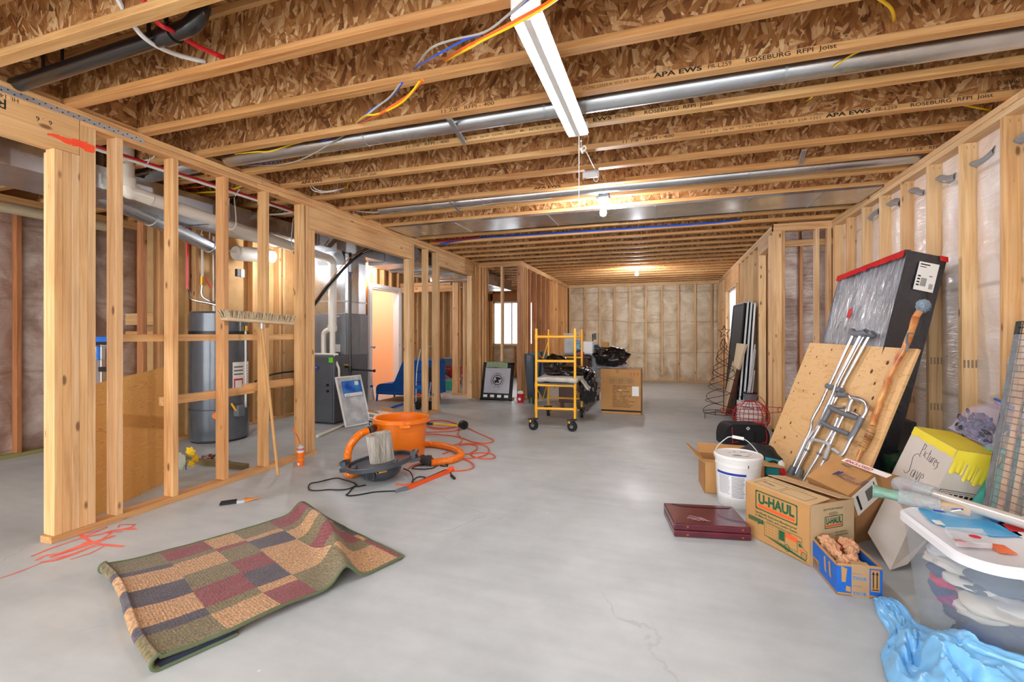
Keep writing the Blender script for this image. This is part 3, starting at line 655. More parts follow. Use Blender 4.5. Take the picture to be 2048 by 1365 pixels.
cable('cable_bundle', 'orange, yellow, blue and grey cables sagging through joists left of the shop light', 'cable', [
 ([gy(1120,-12,1.5), gy(1085,12,1.56), gy(1030,42,1.62), gy(960,80,1.66), gy(925,98,1.68), gy(886,121,wk1)], .006, orc, 'orange_cable'),
 ([gy(1120,-6,1.5), gy(1085,18,1.56), gy(1030,49,1.62), gy(960,84,1.66), gy(925,104,1.68), gy(890,123,wk1)], .0045, yelc, 'yellow_cable'),
 ([gy(1062,-5,1.5), gy(1020,28,1.60), gy(975,62,1.64), gy(925,82,1.66), gy(870,112,1.68), gy(828,137,wk1)], .004, blc, 'blue_cable'),
 ([gy(1056,-5,1.5), gy(1016,30,1.60), gy(970,64,1.64), gy(905,80,1.66), gy(860,98,1.68), gy(832,132,wk1)], .0045, gyc, 'grey_cable'),
 ([gy(845,160,1.80), gy(818,190,1.86), gy(785,212,1.92), gy(752,232,2.0), gy(718,246,wk2)], .0065, orc, 'orange_cable'),
 ([gy(840,162,1.80), gy(812,198,1.86), gy(782,218,1.92), gy(752,229,1.96), gy(730,232,2.0), gy(712,246,wk2)], .0045, yelc, 'yellow_cable'),
 ([gy(805,165,1.80), gy(785,192,1.88), gy(755,212,1.94), gy(735,226,2.0), gy(714,245,wk2)], .0045, blc, 'blue_cable'),
 ([gy(800,168,1.80), gy(780,194,1.88), gy(750,217,1.94), gy(731,232,2.0), gy(713,246,wk2)], .0045, gyc, 'grey_cable'),
 ([gy(606,283,2.58), gy(580,290,2.60), gy(540,303,2.58), gy(512,304,2.56), gy(470,308,2.58)], .005, yelc, 'yellow_cable'),
 ([gy(668,272,2.6), gy(620,294,2.68), gy(570,317,2.76), gy(520,327,2.80), gy(498,331,2.85)], .0035, blc, 'blue_cable'),
 ([gy(692,268,2.6), gy(640,300,2.68), gy(600,320,2.76), gy(560,330,2.80), gy(530,331,2.85), gy(480,331,2.88)], .0045, gyc, 'grey_cable')])
cable('yellow_cable', 'yellow electrical cable curling down at the top right of the ceiling', 'cable', [([gy(1740,-14,2.16), gy(1760,-1,2.2), gy(1780,14,2.3), gy(1787,30,2.38), gy(1787,43,wk2)], .0065, yelc, 'cable'),
  ([gy(1732,97,2.56), gy(1700,112,2.62), gy(1668,134,2.66), gy(1650,146,jy(4)+.022)], .0045, yelc, 'cable'), ([gy(1630,186,2.92), gy(1622,196,2.98), gy(1612,203,jy(5)+.022)], .0045, yelc, 'cable')])
cable('yellow_cable', 'short yellow cable entering the top of the right wall', 'cable', [([gy(1895,208,3.3), gy(1930,211,3.42), gy(1990,223,3.55)], .0055, yelc, 'cable')])
cable('white_cable', 'white cable pair sagging under the fifth joist near the left wall', 'cable', [([gy(620,372,3.32), gy(628,382,3.40), gy(650,385,3.46), gy(676,381,3.55), gy(694,375,jy(6)+.02)], .004, whc, 'cable'), ([gy(624,372,3.32), gy(634,380,3.40), gy(655,383,3.46), gy(680,378,3.55), gy(695,374,jy(6)+.02)], .004, whc, 'cable'), ([gy(694,376,3.6), gy(697,368,3.62), gy(703,364,3.65)], .006, yelc, 'yellow_end')])
cable('white_cable', 'long white cable pair running under the joists to the ceiling bulb', 'cable', [([gy(708,421,4.35), gy(745,424,4.37), gy(800,419,4.38), gy(860,412,4.39), gy(930,412,4.40), gy(1000,402,4.4), gy(1080,396,4.42), gy(1150,385,4.40), gy(1196,388,4.36)], .0045, whc, 'cable'),
  ([gy(712,423,4.35), gy(750,426,4.37), gy(800,421,4.38), gy(860,414,4.39), gy(930,415,4.40), gy(1000,405,4.4), gy(1080,399,4.42), gy(1150,388,4.40), gy(1196,390,4.36)], .0045, whc, 'cable')])
cable('water_tube', 'blue water tube running across the far joists', 'pipe', [([gy(880,489,6.0), gy(940,478,6.0), gy(1060,470,6.0), gy(1200,461,6.0), gy(1400,448,6.0), gy(1480,440,6.0)], .014, blc, 'tube')])
cable('water_tube', 'dark red water tube above the far left joists', 'pipe', [([gy(868,483,5.9), gy(900,481,5.9), gy(960,474,5.9)], .014, plain('dark_red_tube','8c1a20',.4), 'tube')])
t = T('drain_pipe', 'long black pipe above the joists beyond the panned duct', 'pipe', (0, 5.45, 2.5))
m = MB(); m.cyl((-2.2,5.50,2.515), (1.85,5.50,2.515), .045, n=16); m.out('pipe', bk, t, smooth=True)
# ================= FURNACE ROOM =================
t = T('trunk_duct', 'large rectangular sheet metal trunk duct above the furnace room', 'duct', (-4.3, 3.3, 2.35))
m = MB(); m.box((-4.62, .3, 2.253), (-4.0, 6.0, 2.425), .004); m.out('duct', gal, t)
for y in (1.55, 3.4, 4.6): m = MB(); m.box((-4.63, y-.012, 2.245), (-3.99, y+.012, 2.432), .002); m.out('seam', gal2, t)
t = T('flexible_duct', 'taped round duct along the insulated wall behind the left studs', 'duct', (-5.5, 2.2, 2.25))
silv = plain('cream_duct_sleeve', 'cdbf9e', .3, .3)
m = MB(); m.cyl((-5.45,1.95,2.27), (-5.45,3.2,2.27), .048, n=18); m.out('sleeve', silv, t, smooth=True); m = MB(); m.tube([(-5.45,1.99,2.27),(-5.42,1.8,2.31),(-5.3,1.6,2.42)], .075, n=18, sub=2); m.out('elbow', gal, t)
m = MB(); m.tube([(-5.45,3.2,2.27),(-5.45,3.34,2.25)], .055, n=18, sub=2); m.out('collar', gal, t)
t = T('vent_pipe', 'thick white plastic vent pipe sloping down to the furnace', 'pipe', (-3.95, 4, 2.2)); xx = -3.92
a0, a1, a2, a3 = gx(252,300,xx), gx(262,372,xx), gx(300,398,xx), gx(630,500,xx)
yv = 5.06; pv = gy(665,560,yv)
m = MB(); m.cyl((a0.x, a0.y, 2.76), (a0.x, a0.y, a1.z), .052, n=20); m.tube([(a0.x,a0.y,a1.z), (a0.x,a0.y+.015,a1.z-.05), (a0.x,a0.y+.07,a2.z+.012), tuple(a2)], .052, n=20, sub=8)
m.cyl(a2, (pv.x, yv-.13, a3.z), .052, n=20); m.tube([(pv.x,yv-.13,a3.z),(pv.x,yv-.05,a3.z-.012),(pv.x,yv-.005,a3.z-.06),(pv.x,yv,a3.z-.12)], .052, n=20, sub=8)
m.cyl((pv.x,yv,a3.z-.12), (pv.x,yv,1.20), .052, n=20); m.out('pipe', pvc, t, smooth=True)
for z in (a3.z-.15, 1.26): m = MB(); m.cyl((pv.x,yv,z-.04),(pv.x,yv,z+.03),.060,n=20); m.out('coupling', pvc, t, smooth=True)
m = MB(); m.cyl((a1.x,a0.y,a1.z-.02),(a1.x,a0.y,a1.z+.05),.058,n=20); m.out('coupling', pvc, t, smooth=True)
m = MB(); m.cyl((pv.x,yv,1.22),(pv.x,yv,.89), .036, n=16); m.out('drop_pipe', pvc, t, smooth=True)

m = MB(); m.tube([(pv.x,yv,1.21),(pv.x-.06,yv,1.225),(pv.x-.125,yv,1.19),(pv.x-.14,yv,1.12),(pv.x-.14,yv,.89)], .033, n=16, sub=6); m.out('branch_pipe', pvc, t, smooth=True)
m = MB(); m.tube([(-4.6,5.03,.905),(-4.1,5.03,.902),(pv.x+.06,5.02,.895),(pv.x+.13,5.0,.76),(pv.x+.16,4.99,.70),(pv.x+.16,4.99,.45)], .014, n=10, sub=3); m.out('condensate_tube', pvc, t, smooth=True)
for y in (3.35, 4.15): 
    zz = a2.z+(a3.z-a2.z)*(y-a2.y)/(4.8-a2.y); xp = a2.x
    m = MB(); m.tube([(xp+.03,y,ZT), (xp+.055,y,zz), (xp,y,zz-.056), (xp-.055,y,zz), (xp-.03,y,ZT)], .005, n=6, sub=4); m.out('hanger_strap', whc, t)
# low pvc stub on the floor
cable('drain_line', 'white plastic pipe lying on the floor from the furnace toward the left wall', 'pipe', [([gz(636,872,.02), gz(692,848,.02)], .0165, pvc, 'pipe'), ([gz(634,873,.02), gz(641,870,.02)], .021, pvc, 'end_fitting')])
# flue pipe of the water heater
t = T('flue_pipe', 'shiny galvanised flue rising from the water heater to the ceiling', 'pipe', (-4.5, 3, 2.2))
h0 = V(-4.74, 3.90, 0); f1 = gx(205,378,-4.35); f2 = gx(228,404,-4.35); f3 = gx(430,498,-4.72)
m = MB(); m.tube([(f1.x,f1.y,2.76),(f1.x,f1.y,f1.z), (f1.x,f1.y+.04,f1.z-.06), tuple(f2)], .072, n=22, sub=3); m.cyl(f2, f3, .066, n=22); m.tube([tuple(f3),(h0.x,h0.y-.02,f3.z-.03),(h0.x,h0.y,f3.z-.12),(h0.x,h0.y,1.50)], .055, n=22, sub=3); m.out('pipe', gal, t, smooth=True)
for q in (0, .3, .93): p = f2.lerp(f3, q); d = (f3-f2).normalized(); m = MB(); m.cyl(p-d*.01, p+d*.01, .071, n=22); m.out('seam', gal2, t, smooth=True)
for s in (-1,1): p = f2.lerp(f3, .86); m = MB(); m.tube([p+V(0,s*.06,.02), p+V(.05,s*.03,.2)], .006, n=5); m.out('hanger_strap', whc, t)
# ---- water heater ----
t = T('water_heater', 'tall grey cylindrical water heater behind the studs under the broom', 'water heater', h0)
ht = plain('heater_grey_enamel', '5d6269', .25, .3, coat=.5)
m = MB(); m.lathe([(0,.012),(.27,.012),(.288,.03),(.288,1.16),(.283,1.165),(.283,1.19),(.288,1.195),(.288,1.39),(.275,1.41),(0,1.425)], h0, 56); m.out('tank', ht, t, smooth=True, ang=30)
m = MB(); m.shell([(.2905,1.155),(.2905,1.20)], h0, 56); m.out('black_band', black, t, smooth=True); m = MB(); m.lathe([(.27,0),(.27,.014),(0,.014)], h0, 40); m.out('base', black, t)
m = MB(); m.shell([(.2895,.35),(.2895,.36)], h0, 56); m.out('base_seam', dgrey, t)
ang0 = math.atan2(-h0.y, -h0.x)
def onheater(a, z, r=.2895): return h0+V(r*math.cos(ang0+a), r*math.sin(ang0+a), z)
def patch(name, a0, a1, z0, z1, mat, par, r=.2895):
    m = MB(); m.grid(lambda u, v: onheater(a0+(a1-a0)*u, z0+(z1-z0)*v, r), 10, 1); return m.out(name, mat, par, smooth=True)
patch('label', .42, 1.25, .53, .86, paper, t); patch('label_picture', .47, .85, .56, .68, redink, t, .2905); patch('label_window', .51, .80, .58, .66, paper, t, .2912); patch('label_red_bar', .47, 1.2, .535, .545, redink, t, .2905)
for i in range(9): patch('label_text', .9, 1.2, .57+i*.03, .577+i*.03, greyink, t, .2905)
for i in range(3): patch('label_text', .47, .85, .72+i*.04, .735+i*.04, greyink, t, .2905)
m = MB(); p = onheater(.62, .33, .30); m.cbox(p, (.09,.09,.12), .01); m.out('gas_valve', mgrey, t); m = MB(); m.tube([onheater(.35,.42,.31), onheater(.45,.35,.33), p], .011, n=8); m.out('yellow_gas_hose', yel, t, smooth=True)
m = MB(); q = onheater(-.1, .30); m.cyl(q, q+V(.015,-.02,0), .035, n=16); m.out('orange_tag', orange, t)
m = MB(); m.tube([onheater(0.0,1.42,.12), onheater(.1,1.46,.13), h0+V(.02,-.12,1.5), h0+V(-.12,-.22,1.54), h0+V(-.2,-.2,1.62), V(-4.97,3.70,1.66)], .012, n=8); m.out('flexible_hot_connector', gal, t, smooth=True)
m = MB(); m.tube([h0+V(.05,.05,1.42), h0+V(.0,.0,1.5), h0+V(-.15,.03,1.53), V(-4.98,3.88,1.60), V(-4.98,3.88,1.72)], .012, n=8); m.out('flexible_cold_connector', gal, t, smooth=True)
m = MB(); a = onheater(.95,1.20,.30); m.cyl(a, a+V(0,0,-.85), .012, n=10); m.out('overflow_pipe', pvc, t, smooth=True); m = MB(); m.cbox(a+V(0,0,.03), (.03,.03,.06), .004); m.out('relief_valve', brass, t)
cable('water_line', 'red insulated hot water line dropping to the water heater', 'pipe', [([V(-4.97,3.70,2.40), V(-4.97,3.70,1.66)], .014, redp, 'pipe'), ([V(-4.97,3.70,2.40), V(-4.9,3.6,2.42), V(-4.6,3.3,2.43)], .014, redp, 'pipe_top')])
cable('water_line', 'cream cold water lines with a red shutoff beside the heater', 'pipe', [([V(-4.98,3.88,2.3), V(-4.98,3.88,1.80)], .013, pvc, 'pipe'), ([V(-4.98,4.02,2.3), V(-4.98,4.02,1.3)], .013, pvc, 'pipe'), ([V(-4.98,3.88,1.82), V(-4.98,3.88,1.72)], .02, brass, 'valve'), ([V(-4.95,3.90,1.80), V(-4.93,3.95,1.70)], .009, redp, 'valve_handle')])
t = T('expansion_tank', 'cream expansion tank strapped high behind the studs', 'tank', (-4.8,4.35,2.14))
c0 = gx(483,508,-4.8); c1 = gx(530,511,-4.8)
m = MB(); m.tube([c0+V(0,-.09,0), c0+V(0,-.085,0), c0+V(0,-.06,0), c0, c1, c1+V(0,.08,0), c1+V(0,.11,0)], lambda q: .088*(.15 if q < .02 else .62 if q < .16 else .88 if q < .3 else .7 if q > .95 else 1), n=24, sub=3); m.out('tank', pvc, t, smooth=True)
m = MB(); m.cyl(c0.lerp(c1,.7), c0.lerp(c1,.75), .0895, n=24); m.out('strap', gal2, t); m = MB(); m.cyl(c0+V(0,-.09,0), c0+V(0,-.35,.03), .009, n=8); m.out('supply_pipe', pvc, t)
t = T('switch_box', 'small white and black switch box on a stud under the tank', 'switch', gx(480,545,-4.95)); p = gx(484,547,-4.94); m = MB(); m.cbox(p, (.03,.05,.10), .003); m.out('plate', paper, t); m = MB(); m.cbox(p+V(-.01,-.05,0), (.04,.05,.09), .003); m.out('box', dgrey, t)
# red and white lines clipped along the left wall
cable('water_line', 'long red water line above a white one along the back of the left wall top', 'pipe', [([V(-3.52,-.5,2.375), V(-3.52,2,2.388), V(-3.52,3.9,2.40), V(-3.52,5.2,2.395)], .012, redp, 'red_line'), ([V(-3.505,-.5,2.352), V(-3.505,2,2.365), V(-3.505,3.9,2.378), V(-3.505,5.2,2.373)], .010, whp, 'white_line'), ([V(-3.53,2.32,2.36), V(-3.49,2.33,2.42)], .006, gal2, 'clip'), ([V(-3.53,3.05,2.36), V(-3.49,3.06,2.42)], .006, gal2, 'clip')])
cable('cable_bundle', 'yellow and white cables in the joist bays over the furnace room', 'cable', [([V(-3.4,2.55,2.5), V(-3.7,2.9,2.50), V(-4.1,2.75,2.47), V(-4.5,2.7,2.5)], .007, yelc, 'yellow_cable'), ([V(-3.35,3.1,2.5), V(-3.7,3.15,2.46), V(-4.0,3.1,2.45), V(-4.4,3.2,2.5)], .007, yelc, 'yellow_cable'), ([V(-3.35,2.3,2.5), V(-3.6,2.4,2.45), V(-3.8,2.3,2.44), V(-4.0,2.6,2.5)], .005, whc, 'white_cable'), ([V(-3.35,3.8,2.5), V(-3.7,3.85,2.43), V(-4.2,3.9,2.46)], .01, whc, 'white_cable'), ([V(-3.35,2.62,2.5), V(-3.8,3.0,2.47), V(-4.2,3.05,2.5)], .006, orc, 'orange_cable')])
ring_duct('round_duct', 'round branch duct crossing the furnace room ceiling', 'duct', (-3.36,2.665,2.50), (-4.2,2.665,2.46), .06, seams=2)
# ---- furnace ----
fc = plain('furnace_grey_metal', '6b7077', .38, .4); fcd = plain('furnace_light_grey_metal', '85898f', .4, .35)
t = T('furnace', 'grey upright gas furnace with a lime sticker seen through the opening', 'furnace', (-4.3, 5.2, 0))
m = MB(); m.box((-4.66,4.95,.02), (-4.055,5.66,.885), .006); m.out('cabinet', fc, t); m = MB(); m.box((-4.66,5.176,.885), (-4.055,5.66,1.447), .006); m.out('upper_cabinet', fcd, t)
for z0, z1 in ((.04,.46), (.48,.87)): m = MB(); m.box((-4.64,4.938,z0), (-4.075,4.951,z1), .003); m.out('access_panel', fc, t)
for z in (.43, .51): m = MB(); m.cyl((-4.14,4.938,z), (-4.14,4.925,z), .018, n=14); m.out('knob', black, t)
for i in range(10): m = MB(); m.box((-4.50+(i%2)*.0,4.934,.20+i*.02), (-4.34,4.9385,.208+i*.02)); m.out('louver', black, t)
m = MB(); m.box((-4.125,4.934,.80),(-4.06,4.9375,.865)); m.out('lime_sticker', plain('lime_paper','6fe01a',.6,var=0), t)
m = MB(); m.box((-4.47,4.933,.71),(-4.28,4.9375,.755), .002); m.out('name_plate', blueink, t); m = MB(); m.text('FURNACE', .03, frame((-4.44,4.9325,.722),(1,0,0),(0,-1,0))); m.out('name_plate_text', paper, t)
m = MB(); m.box((-4.21,5.168,.93),(-4.14,5.1755,1.03)); m.out('sticker', paper, t)
m = MB(); m.box((-4.19,5.168,1.40),(-4.15,5.1755,1.41)); m.out('maker_badge', paper, t)
t = T('supply_plenum', 'tall shiny sheet metal plenum standing on the furnace', 'duct', (-4.2,5.6,1.5))
m = MB(); m.box((-4.64,5.19,1.447),(-4.07,5.64,2.252), .003); m.out('plenum', gal, t)
for z in (1.60, 2.2): m = MB(); m.box((-4.65,5.18,z),(-4.06,5.65,z+.02)); m.out('seam', gal2, t)
m = MB(); 
for a, b in (((-4.60,1.64),(-4.09,2.18)), ((-4.60,2.18),(-4.09,1.64))): m.cyl((a[0],5.189,a[1]),(b[0],5.189,b[1]), .003, n=5)
m.out('cross_crease', gal2, t)
m = MB(); m.quad((-4.45,5.0,2.25),(-3.98,5.0,2.25),(-4.06,5.19,2.10),(-4.5,5.19,2.10)); m.out('transition_flap', gal2, t, solid=.003)
t = T('branch_duct', 'wide sheet metal duct running past the plenum toward the window room', 'duct', (-4,8,2.3))
m = MB(); m.box((-4.3,6.01,2.215),(-3.42,8.0,2.45),.003); m.out('duct', gal, t); m = MB(); m.box((-4.15,8.0,2.19),(-3.42,10.3,2.42),.003); m.out('duct_run', gal, t)
for y in (6.6,7.2,8.0,8.8,9.6): m = MB(); m.box((-4.31,y-.012,2.18),(-3.41,y+.012,2.46),.002); m.out('seam', gal2, t)
m = MB(); 
for a, b in (((-4.28,6.0),(-3.45,6.58)), ((-4.28,6.58),(-3.45,6.0)), ((-4.28,6.64),(-3.45,7.18)), ((-4.28,7.18),(-3.45,6.64))): m.cyl((a[0],a[1],2.214),(b[0],b[1],2.214),.003,n=5)
m.out('cross_crease', gal2, t)
t = T('gas_pipe', 'black iron gas pipe dropping beside the furnace with a yellow valve', 'pipe', (-3.9,5.1,1.3))
m = MB(); m.cyl((-3.975,5.17,2.25),(-3.975,5.17,.60),.016,n=12); m.cyl((-3.975,5.17,.70),(-3.60,5.17,.69),.013,n=12); m.cyl((-4.054,5.17,.73),(-3.975,5.17,.73),.013,n=10); m.out('pipe', bk, t, smooth=True); m = MB(); m.cyl((-3.975,5.17,.66),(-3.975,5.17,.74),.024,n=12); m.cyl((-3.61,5.17,.69),(-3.595,5.17,.69),.02,n=12); m.out('fitting', black, t, smooth=True)
m = MB(); m.cbox((-4.02,5.15,.76),(.06,.015,.015),.003); m.out('valve_handle', yel, t)
m = MB(); m.cyl((-3.975,5.17,1.98),(-3.975,5.17,2.12),.018,n=12); m.out('galvanised_nipple', gal2, t); 
for z in (1.98,2.11): m = MB(); m.cyl((-3.975,5.17,z),(-3.975,5.17,z+.012),.028,n=14); m.out('blue_ring', blue, t)
cable('refrigerant_line', 'black insulated line and copper tube arcing across the furnace opening', 'pipe', [([gy(600,660,4.8), gy(628,612,4.85), gy(662,566,4.9), gy(706,520,4.95), gy(745,497,5.25), gy(790,488,5.55)], .017, rubber, 'insulated_line'),
 ([gy(600,652,4.79), gy(628,605,4.84), gy(660,562,4.89), gy(700,516,4.94), gy(745,493,5.24), gy(800,488,5.6)], .006, copper, 'copper_tube'), ([gy(628,617,4.84), gy(668,565,4.9), gy(712,514,5.0), gy(760,492,5.3)], .006, gyc, 'grey_wire')])
cable('gas_pipe', 'black gas pipes with a yellow flexible end running behind the studs to the heater', 'pipe', [([V(-4.5,4.15,.62), V(-4.75,4.7,.66), V(-4.6,5.15,.68)], .012, bk, 'pipe'), ([V(-4.5,4.2,.50), V(-4.7,4.5,.48), V(-4.95,4.9,.46)], .012, bk, 'pipe'), ([V(-4.35,4.05,.42), V(-4.5,4.2,.45), V(-4.55,4.35,.46)], .010, yel, 'flexible_end')])
# furnace filter
t = T('furnace_filter', 'white pleated furnace filter with a blue label leaning on the furnace', 'filter', (-3.75,4.95,0))
b0, b1 = gz(690,857), gz(733,848); b1 = b0+(b1-b0).normalized()*.40; xd = (b1-b0); nd = V(-xd.y, xd.x, 0).normalized()*.20
upv = (nd+V(0,0,.62)); M_ = frame(b0, xd, xd.cross(upv)*-1 if False else upv.cross(xd)*-1); L, Hh = xd.length, upv.length
M_ = Matrix((xd.normalized(), upv.normalized(), xd.cross(upv).normalized())).transposed().to_4x4(); M_.translation = b0
m = MB(M_)
for a, b in (((0,0,0),(L,.018,.022)), ((0,Hh-.018,0),(L,Hh,.022)), ((0,0,0),(.018,Hh,.022)), ((L-.018,0,0),(L,Hh,.022))): m.box(a, b, .001)
m.out('frame', paper, t); m = MB(M_); m.grid(lambda u, v: V(.018+(L-.036)*u, .018+(Hh-.036)*v, .010+.005*math.sin(u*150)), 120, 2); m.out('pleats', plain('grey_filter_media','c9cbcd',.8,var=.2), t)
m = MB(M_); m.box((.07,Hh*.58,.019),(L-.03,Hh*.90,.021)); m.out('blue_label', plain('filter_label_blue','2a7bd0',.6,var=.3), t)
m = MB(M_); m.box((.075,Hh*.585,.0213),(L-.035,Hh*.65,.0218)); m.out('label_strip', paper, t); m = MB(M_); m.box((L-.13,Hh*.80,.0213),(L-.07,Hh*.88,.0218)); m.out('label_square', paper, t); m = MB(M_); m.text('FILTER', .02, M_ @ Matrix.Translation((.1,Hh*.60,.0215)) if False else Matrix.Translation((.1,Hh*.595,.0215))); m.out('label_text', blueink, t)
# ---- things in the furnace room ----
t = T('plywood_sheet', 'yellowish plywood sheet standing behind the first left studs', 'plywood', (-3.6,2.3,0))
m = MB(); a, b = V(-3.45,1.93,0), V(-3.80,2.74,0); d = b-a; nn = V(-d.y,d.x,0).normalized()
m2 = Matrix((d.normalized(), V(-.0,0,1), d.normalized().cross(V(0,0,1)))).transposed().to_4x4(); m2.translation = a
m = MB(m2); m.prism([(0,.0),(d.length-.14,.0),(d.length-.04,.18),(d.length,.5),(d.length,.92),(0,.84)], -.009, .009); m.out('sheet', plym2, t)
t = T('plywood_sheet', 'thin plywood edge slanting down behind the third left stud', 'plywood', (-4.3,2.95,0)) if False else None
# saw stand
t = T('tool_stand', 'blue and silver folding tool stand standing behind the plywood sheet', 'tool stand', (-4.35,2.3,0))
xs0 = gy(190,700,2.45)
def stnd(u0, v0, u1, v1, yy, name, mat, th=.03):
    a, b = gy(u0,v1,yy), gy(u1,v0,yy); m = MB(); m.box((a.x,yy,a.z),(b.x,yy+th,b.z),.004); return m.out(name, mat, t)
stnd(184,674,250,684,2.45,'top_rail',blue,.05); stnd(186,685,214,690,2.46,'bracket',black); stnd(184,693,196,720,2.44,'blue_plate',blue); stnd(186,720,202,790,2.45,'leg',alu); stnd(198,693,202,720,2.45,'leg',alu)
stnd(196,735,216,744,2.43,'clamp',black); stnd(245,675,254,685,2.45,'end_cap',black); stnd(200,685,216,735,2.52,'cardboard_panel',cardl,.01)
m = MB(); p = gy(190.5,694,2.438); m.text('HERCULES', .022, frame(p, (0,0,-1), (0,-1,0))); m.out('lettering', paper, t)
m = MB(); p0 = gy(192,790,2.46); m.box((p0.x-.05,2.44,0),(p0.x+.05,2.5,p0.z+.02),.003); m.out('lower_leg', alu, t)
t = T('daffodil', 'yellow artificial flower with pale leaves on the floor behind the third stud', 'flower', gz(365,940))
flw = plain('flower_yellow', 'f4c708', .6, var=.1); leafm = plain('pale_leaf', '9a9a86', .6); gleaf = plain('dark_green_leaf', '27431f', .6)
for (u, v, r, yy) in ((374,908,.055,2.85),(384,921,.04,2.8),(376,932,.035,2.8)):
    p = gy(u,v,yy); m = MB(); m.grid(lambda a, b, p=p, r=r: p+V(math.cos(a*6.283)*r*b*(1+.18*math.sin(a*38)), .03*b, math.sin(a*6.283)*r*b*(1+.18*math.sin(a*38))*.7+.01*b), 36, 3); m.out('blossom', flw, t, smooth=True)
for (u, v, r) in ((362,930,.05),(366,922,.05),(360,915,.04)): p = gy(u,v,2.83); m = MB(); m.ico(p, r, 2, (.75,.25,1.1)); m.out('leaf', leafm, t, smooth=True)
for (u, v) in ((331,935),(333,915),(336,945)): p = gz(u,v,.05); m = MB(); m.ico(p, .045, 2, (1,.5,.35)); m.out('dark_leaf', gleaf, t, smooth=True)
m = MB(); p = gz(372,940,.02); m.tube([p, gy(372,918,2.83)], .004, n=5); m.out('stem', gleaf, t)
t = T('copper_scrap', 'small heap of copper fittings and wire scraps on the furnace room floor', 'scrap', gz(430,925))
random.seed(4)
for i in range(14):
    p = gz(405+random.random()*55, 912+random.random()*14, .02); d = V(random.uniform(-1,1),random.uniform(-1,1),random.uniform(-.1,.3)).normalized()*random.uniform(.03,.09)
    m = MB(); m.cyl(p-d/2+V(0,0,.01), p+d/2+V(0,0,.01), random.choice((.004,.008,.012)), n=8); m.out('fitting', random.choice((copper,black,dgrey,copper)), t, smooth=True)
cable('metal_rod', 'thin dark rod lying on the furnace room floor', 'rod', [([gz(456,922,.01), gz(475,930,.01)], .006, dgrey, 'rod')])
# open white door
bulb(-4.55, 4.9, 2.14, 'bare bulb between heater and furnace behind the left wall', soft_glow)
t = T('door_1', None, None, (-5.02,7.2,0)); t['kind'] = 'structure'
for a, b in (((XH-.1,7.10,0),(XH+.03,7.14,2.03)), ((XH-.1,8.02,0),(XH+.03,8.06,2.03)), ((XH-.098,7.141,1.99),(XH+.028,8.019,2.028))): m = MB(); m.box(a, b, .003); m.out('door_frame', white, t)
for a, b in (((XH+.02,7.04,0),(XH+.035,7.12,2.09)), ((XH+.02,8.04,0),(XH+.035,8.12,2.09)), ((XH+.02,7.121,2.02),(XH+.033,8.039,2.088))): m = MB(); m.box(a, b, .003); m.out('casing', white, t)
m = MB(); m.box((XH-.07,7.145,.01),(XH+.66,7.18,1.98),.004); 
m.bm.free(); m = MB(frame((XH+.03,7.15,0),(.35,-1,0))); m.box((0,-.035,.01),(.17,0,1.98),.003); m.out('door_leaf', white, t)
m = MB(frame((XH+.03,7.15,0),(.35,-1,0))); m.ico((.11,.06,.94),.028,2); m.ico((.11,-.095,.94),.028,2); m.cyl((.11,-.1,.94),(.11,.06,.94),.01,n=10); m.out('door_knob', gal, t, smooth=True)
m = MB(); m.box((XH+.032,8.03,.92),(XH+.036,8.05,.98)); m.out('strike_plate', gal, t)
# ================= RUG =================
RA, RB, RC = gz(207,1150), gz(330,1338), gz(797,1125); ru = (RB-RA); RW = ru.length; ru.normalize()
rv = Vector((-ru.y, ru.x, 0)); RL = 1.02
def rug_mat():
    m = N('patchwork_pile')
    uv = m.n('ShaderNodeUVMap'); uv.uv_map = 'rug'
    at = m.n('ShaderNodeVertexColor'); at.layer_name = 'patch'
    mp = m.n('ShaderNodeMapping'); m.l(uv.outputs[0], mp.inputs[0]); mp.inputs['Scale'].default_value = (60, 170, 1)
    g = m.noise(mp.outputs[0], 1, 4, .7, .6); g2 = m.noise(uv.outputs[0], 110, 3, .7)
    w = m.n('ShaderNodeTexWave', bands_direction='Y'); m.l(uv.outputs[0], w.inputs['Vector']); w.inputs['Scale'].default_value = 26; w.inputs['Distortion'].default_value = 3; w.inputs['Detail'].default_value = 3; w.inputs['Detail Scale'].default_value = 4
    c = m.mix(at.outputs['Color'], m.ramp(g, [(.35, .15), (.65, .85)]), .8, 'OVERLAY'); c = m.mix(c, m.ramp(g2, [(.35, .2), (.65, .82)]), .6, 'OVERLAY'); c = m.mix(c, m.ramp(w.outputs['Fac'], [(.2, .42), (.8, .56)]), .5, 'OVERLAY')
    m.col(c); m.set(Roughness=.95, Specular_IOR_Level=.1); m.b.inputs['Sheen Weight'].default_value = .3
    m.bump(m.mix(g, w.outputs['Fac'], .4), .6, .006); return m.m
TAN, OLV, BUR, NAV = 'b58a5c', '716440', '7c3134', '453d46'
COLS = [(.0,.245,[(.17,OLV),(.22,NAV),(.40,TAN),(.57,NAV),(.75,TAN),(.82,NAV),(1,OLV)]), (.245,.445,[(.15,BUR),(.20,OLV),(.37,TAN),(.55,OLV),(.75,BUR),(.82,OLV),(1,TAN)]),
        (.445,.60,[(.17,TAN),(.22,BUR),(.40,OLV),(.57,BUR),(.75,NAV),(.82,TAN),(1,BUR)]), (.60,.80,[(.15,OLV),(.20,TAN),(.36,NAV),(.75,TAN),(1,OLV)]),
        (.80,1.02,[(.15,BUR),(.22,OLV),(.36,TAN),(.50,OLV),(.66,BUR),(.76,OLV),(1,TAN)]), (1.02,1.4,[(.33,TAN),(.58,NAV),(.68,TAN),(1,BUR)])]
def patchcol(u, v):
    for a, b, l in COLS:
        if v < b or b > 1.3:
            for q, c in l:
                if u <= q: return c
    return TAN
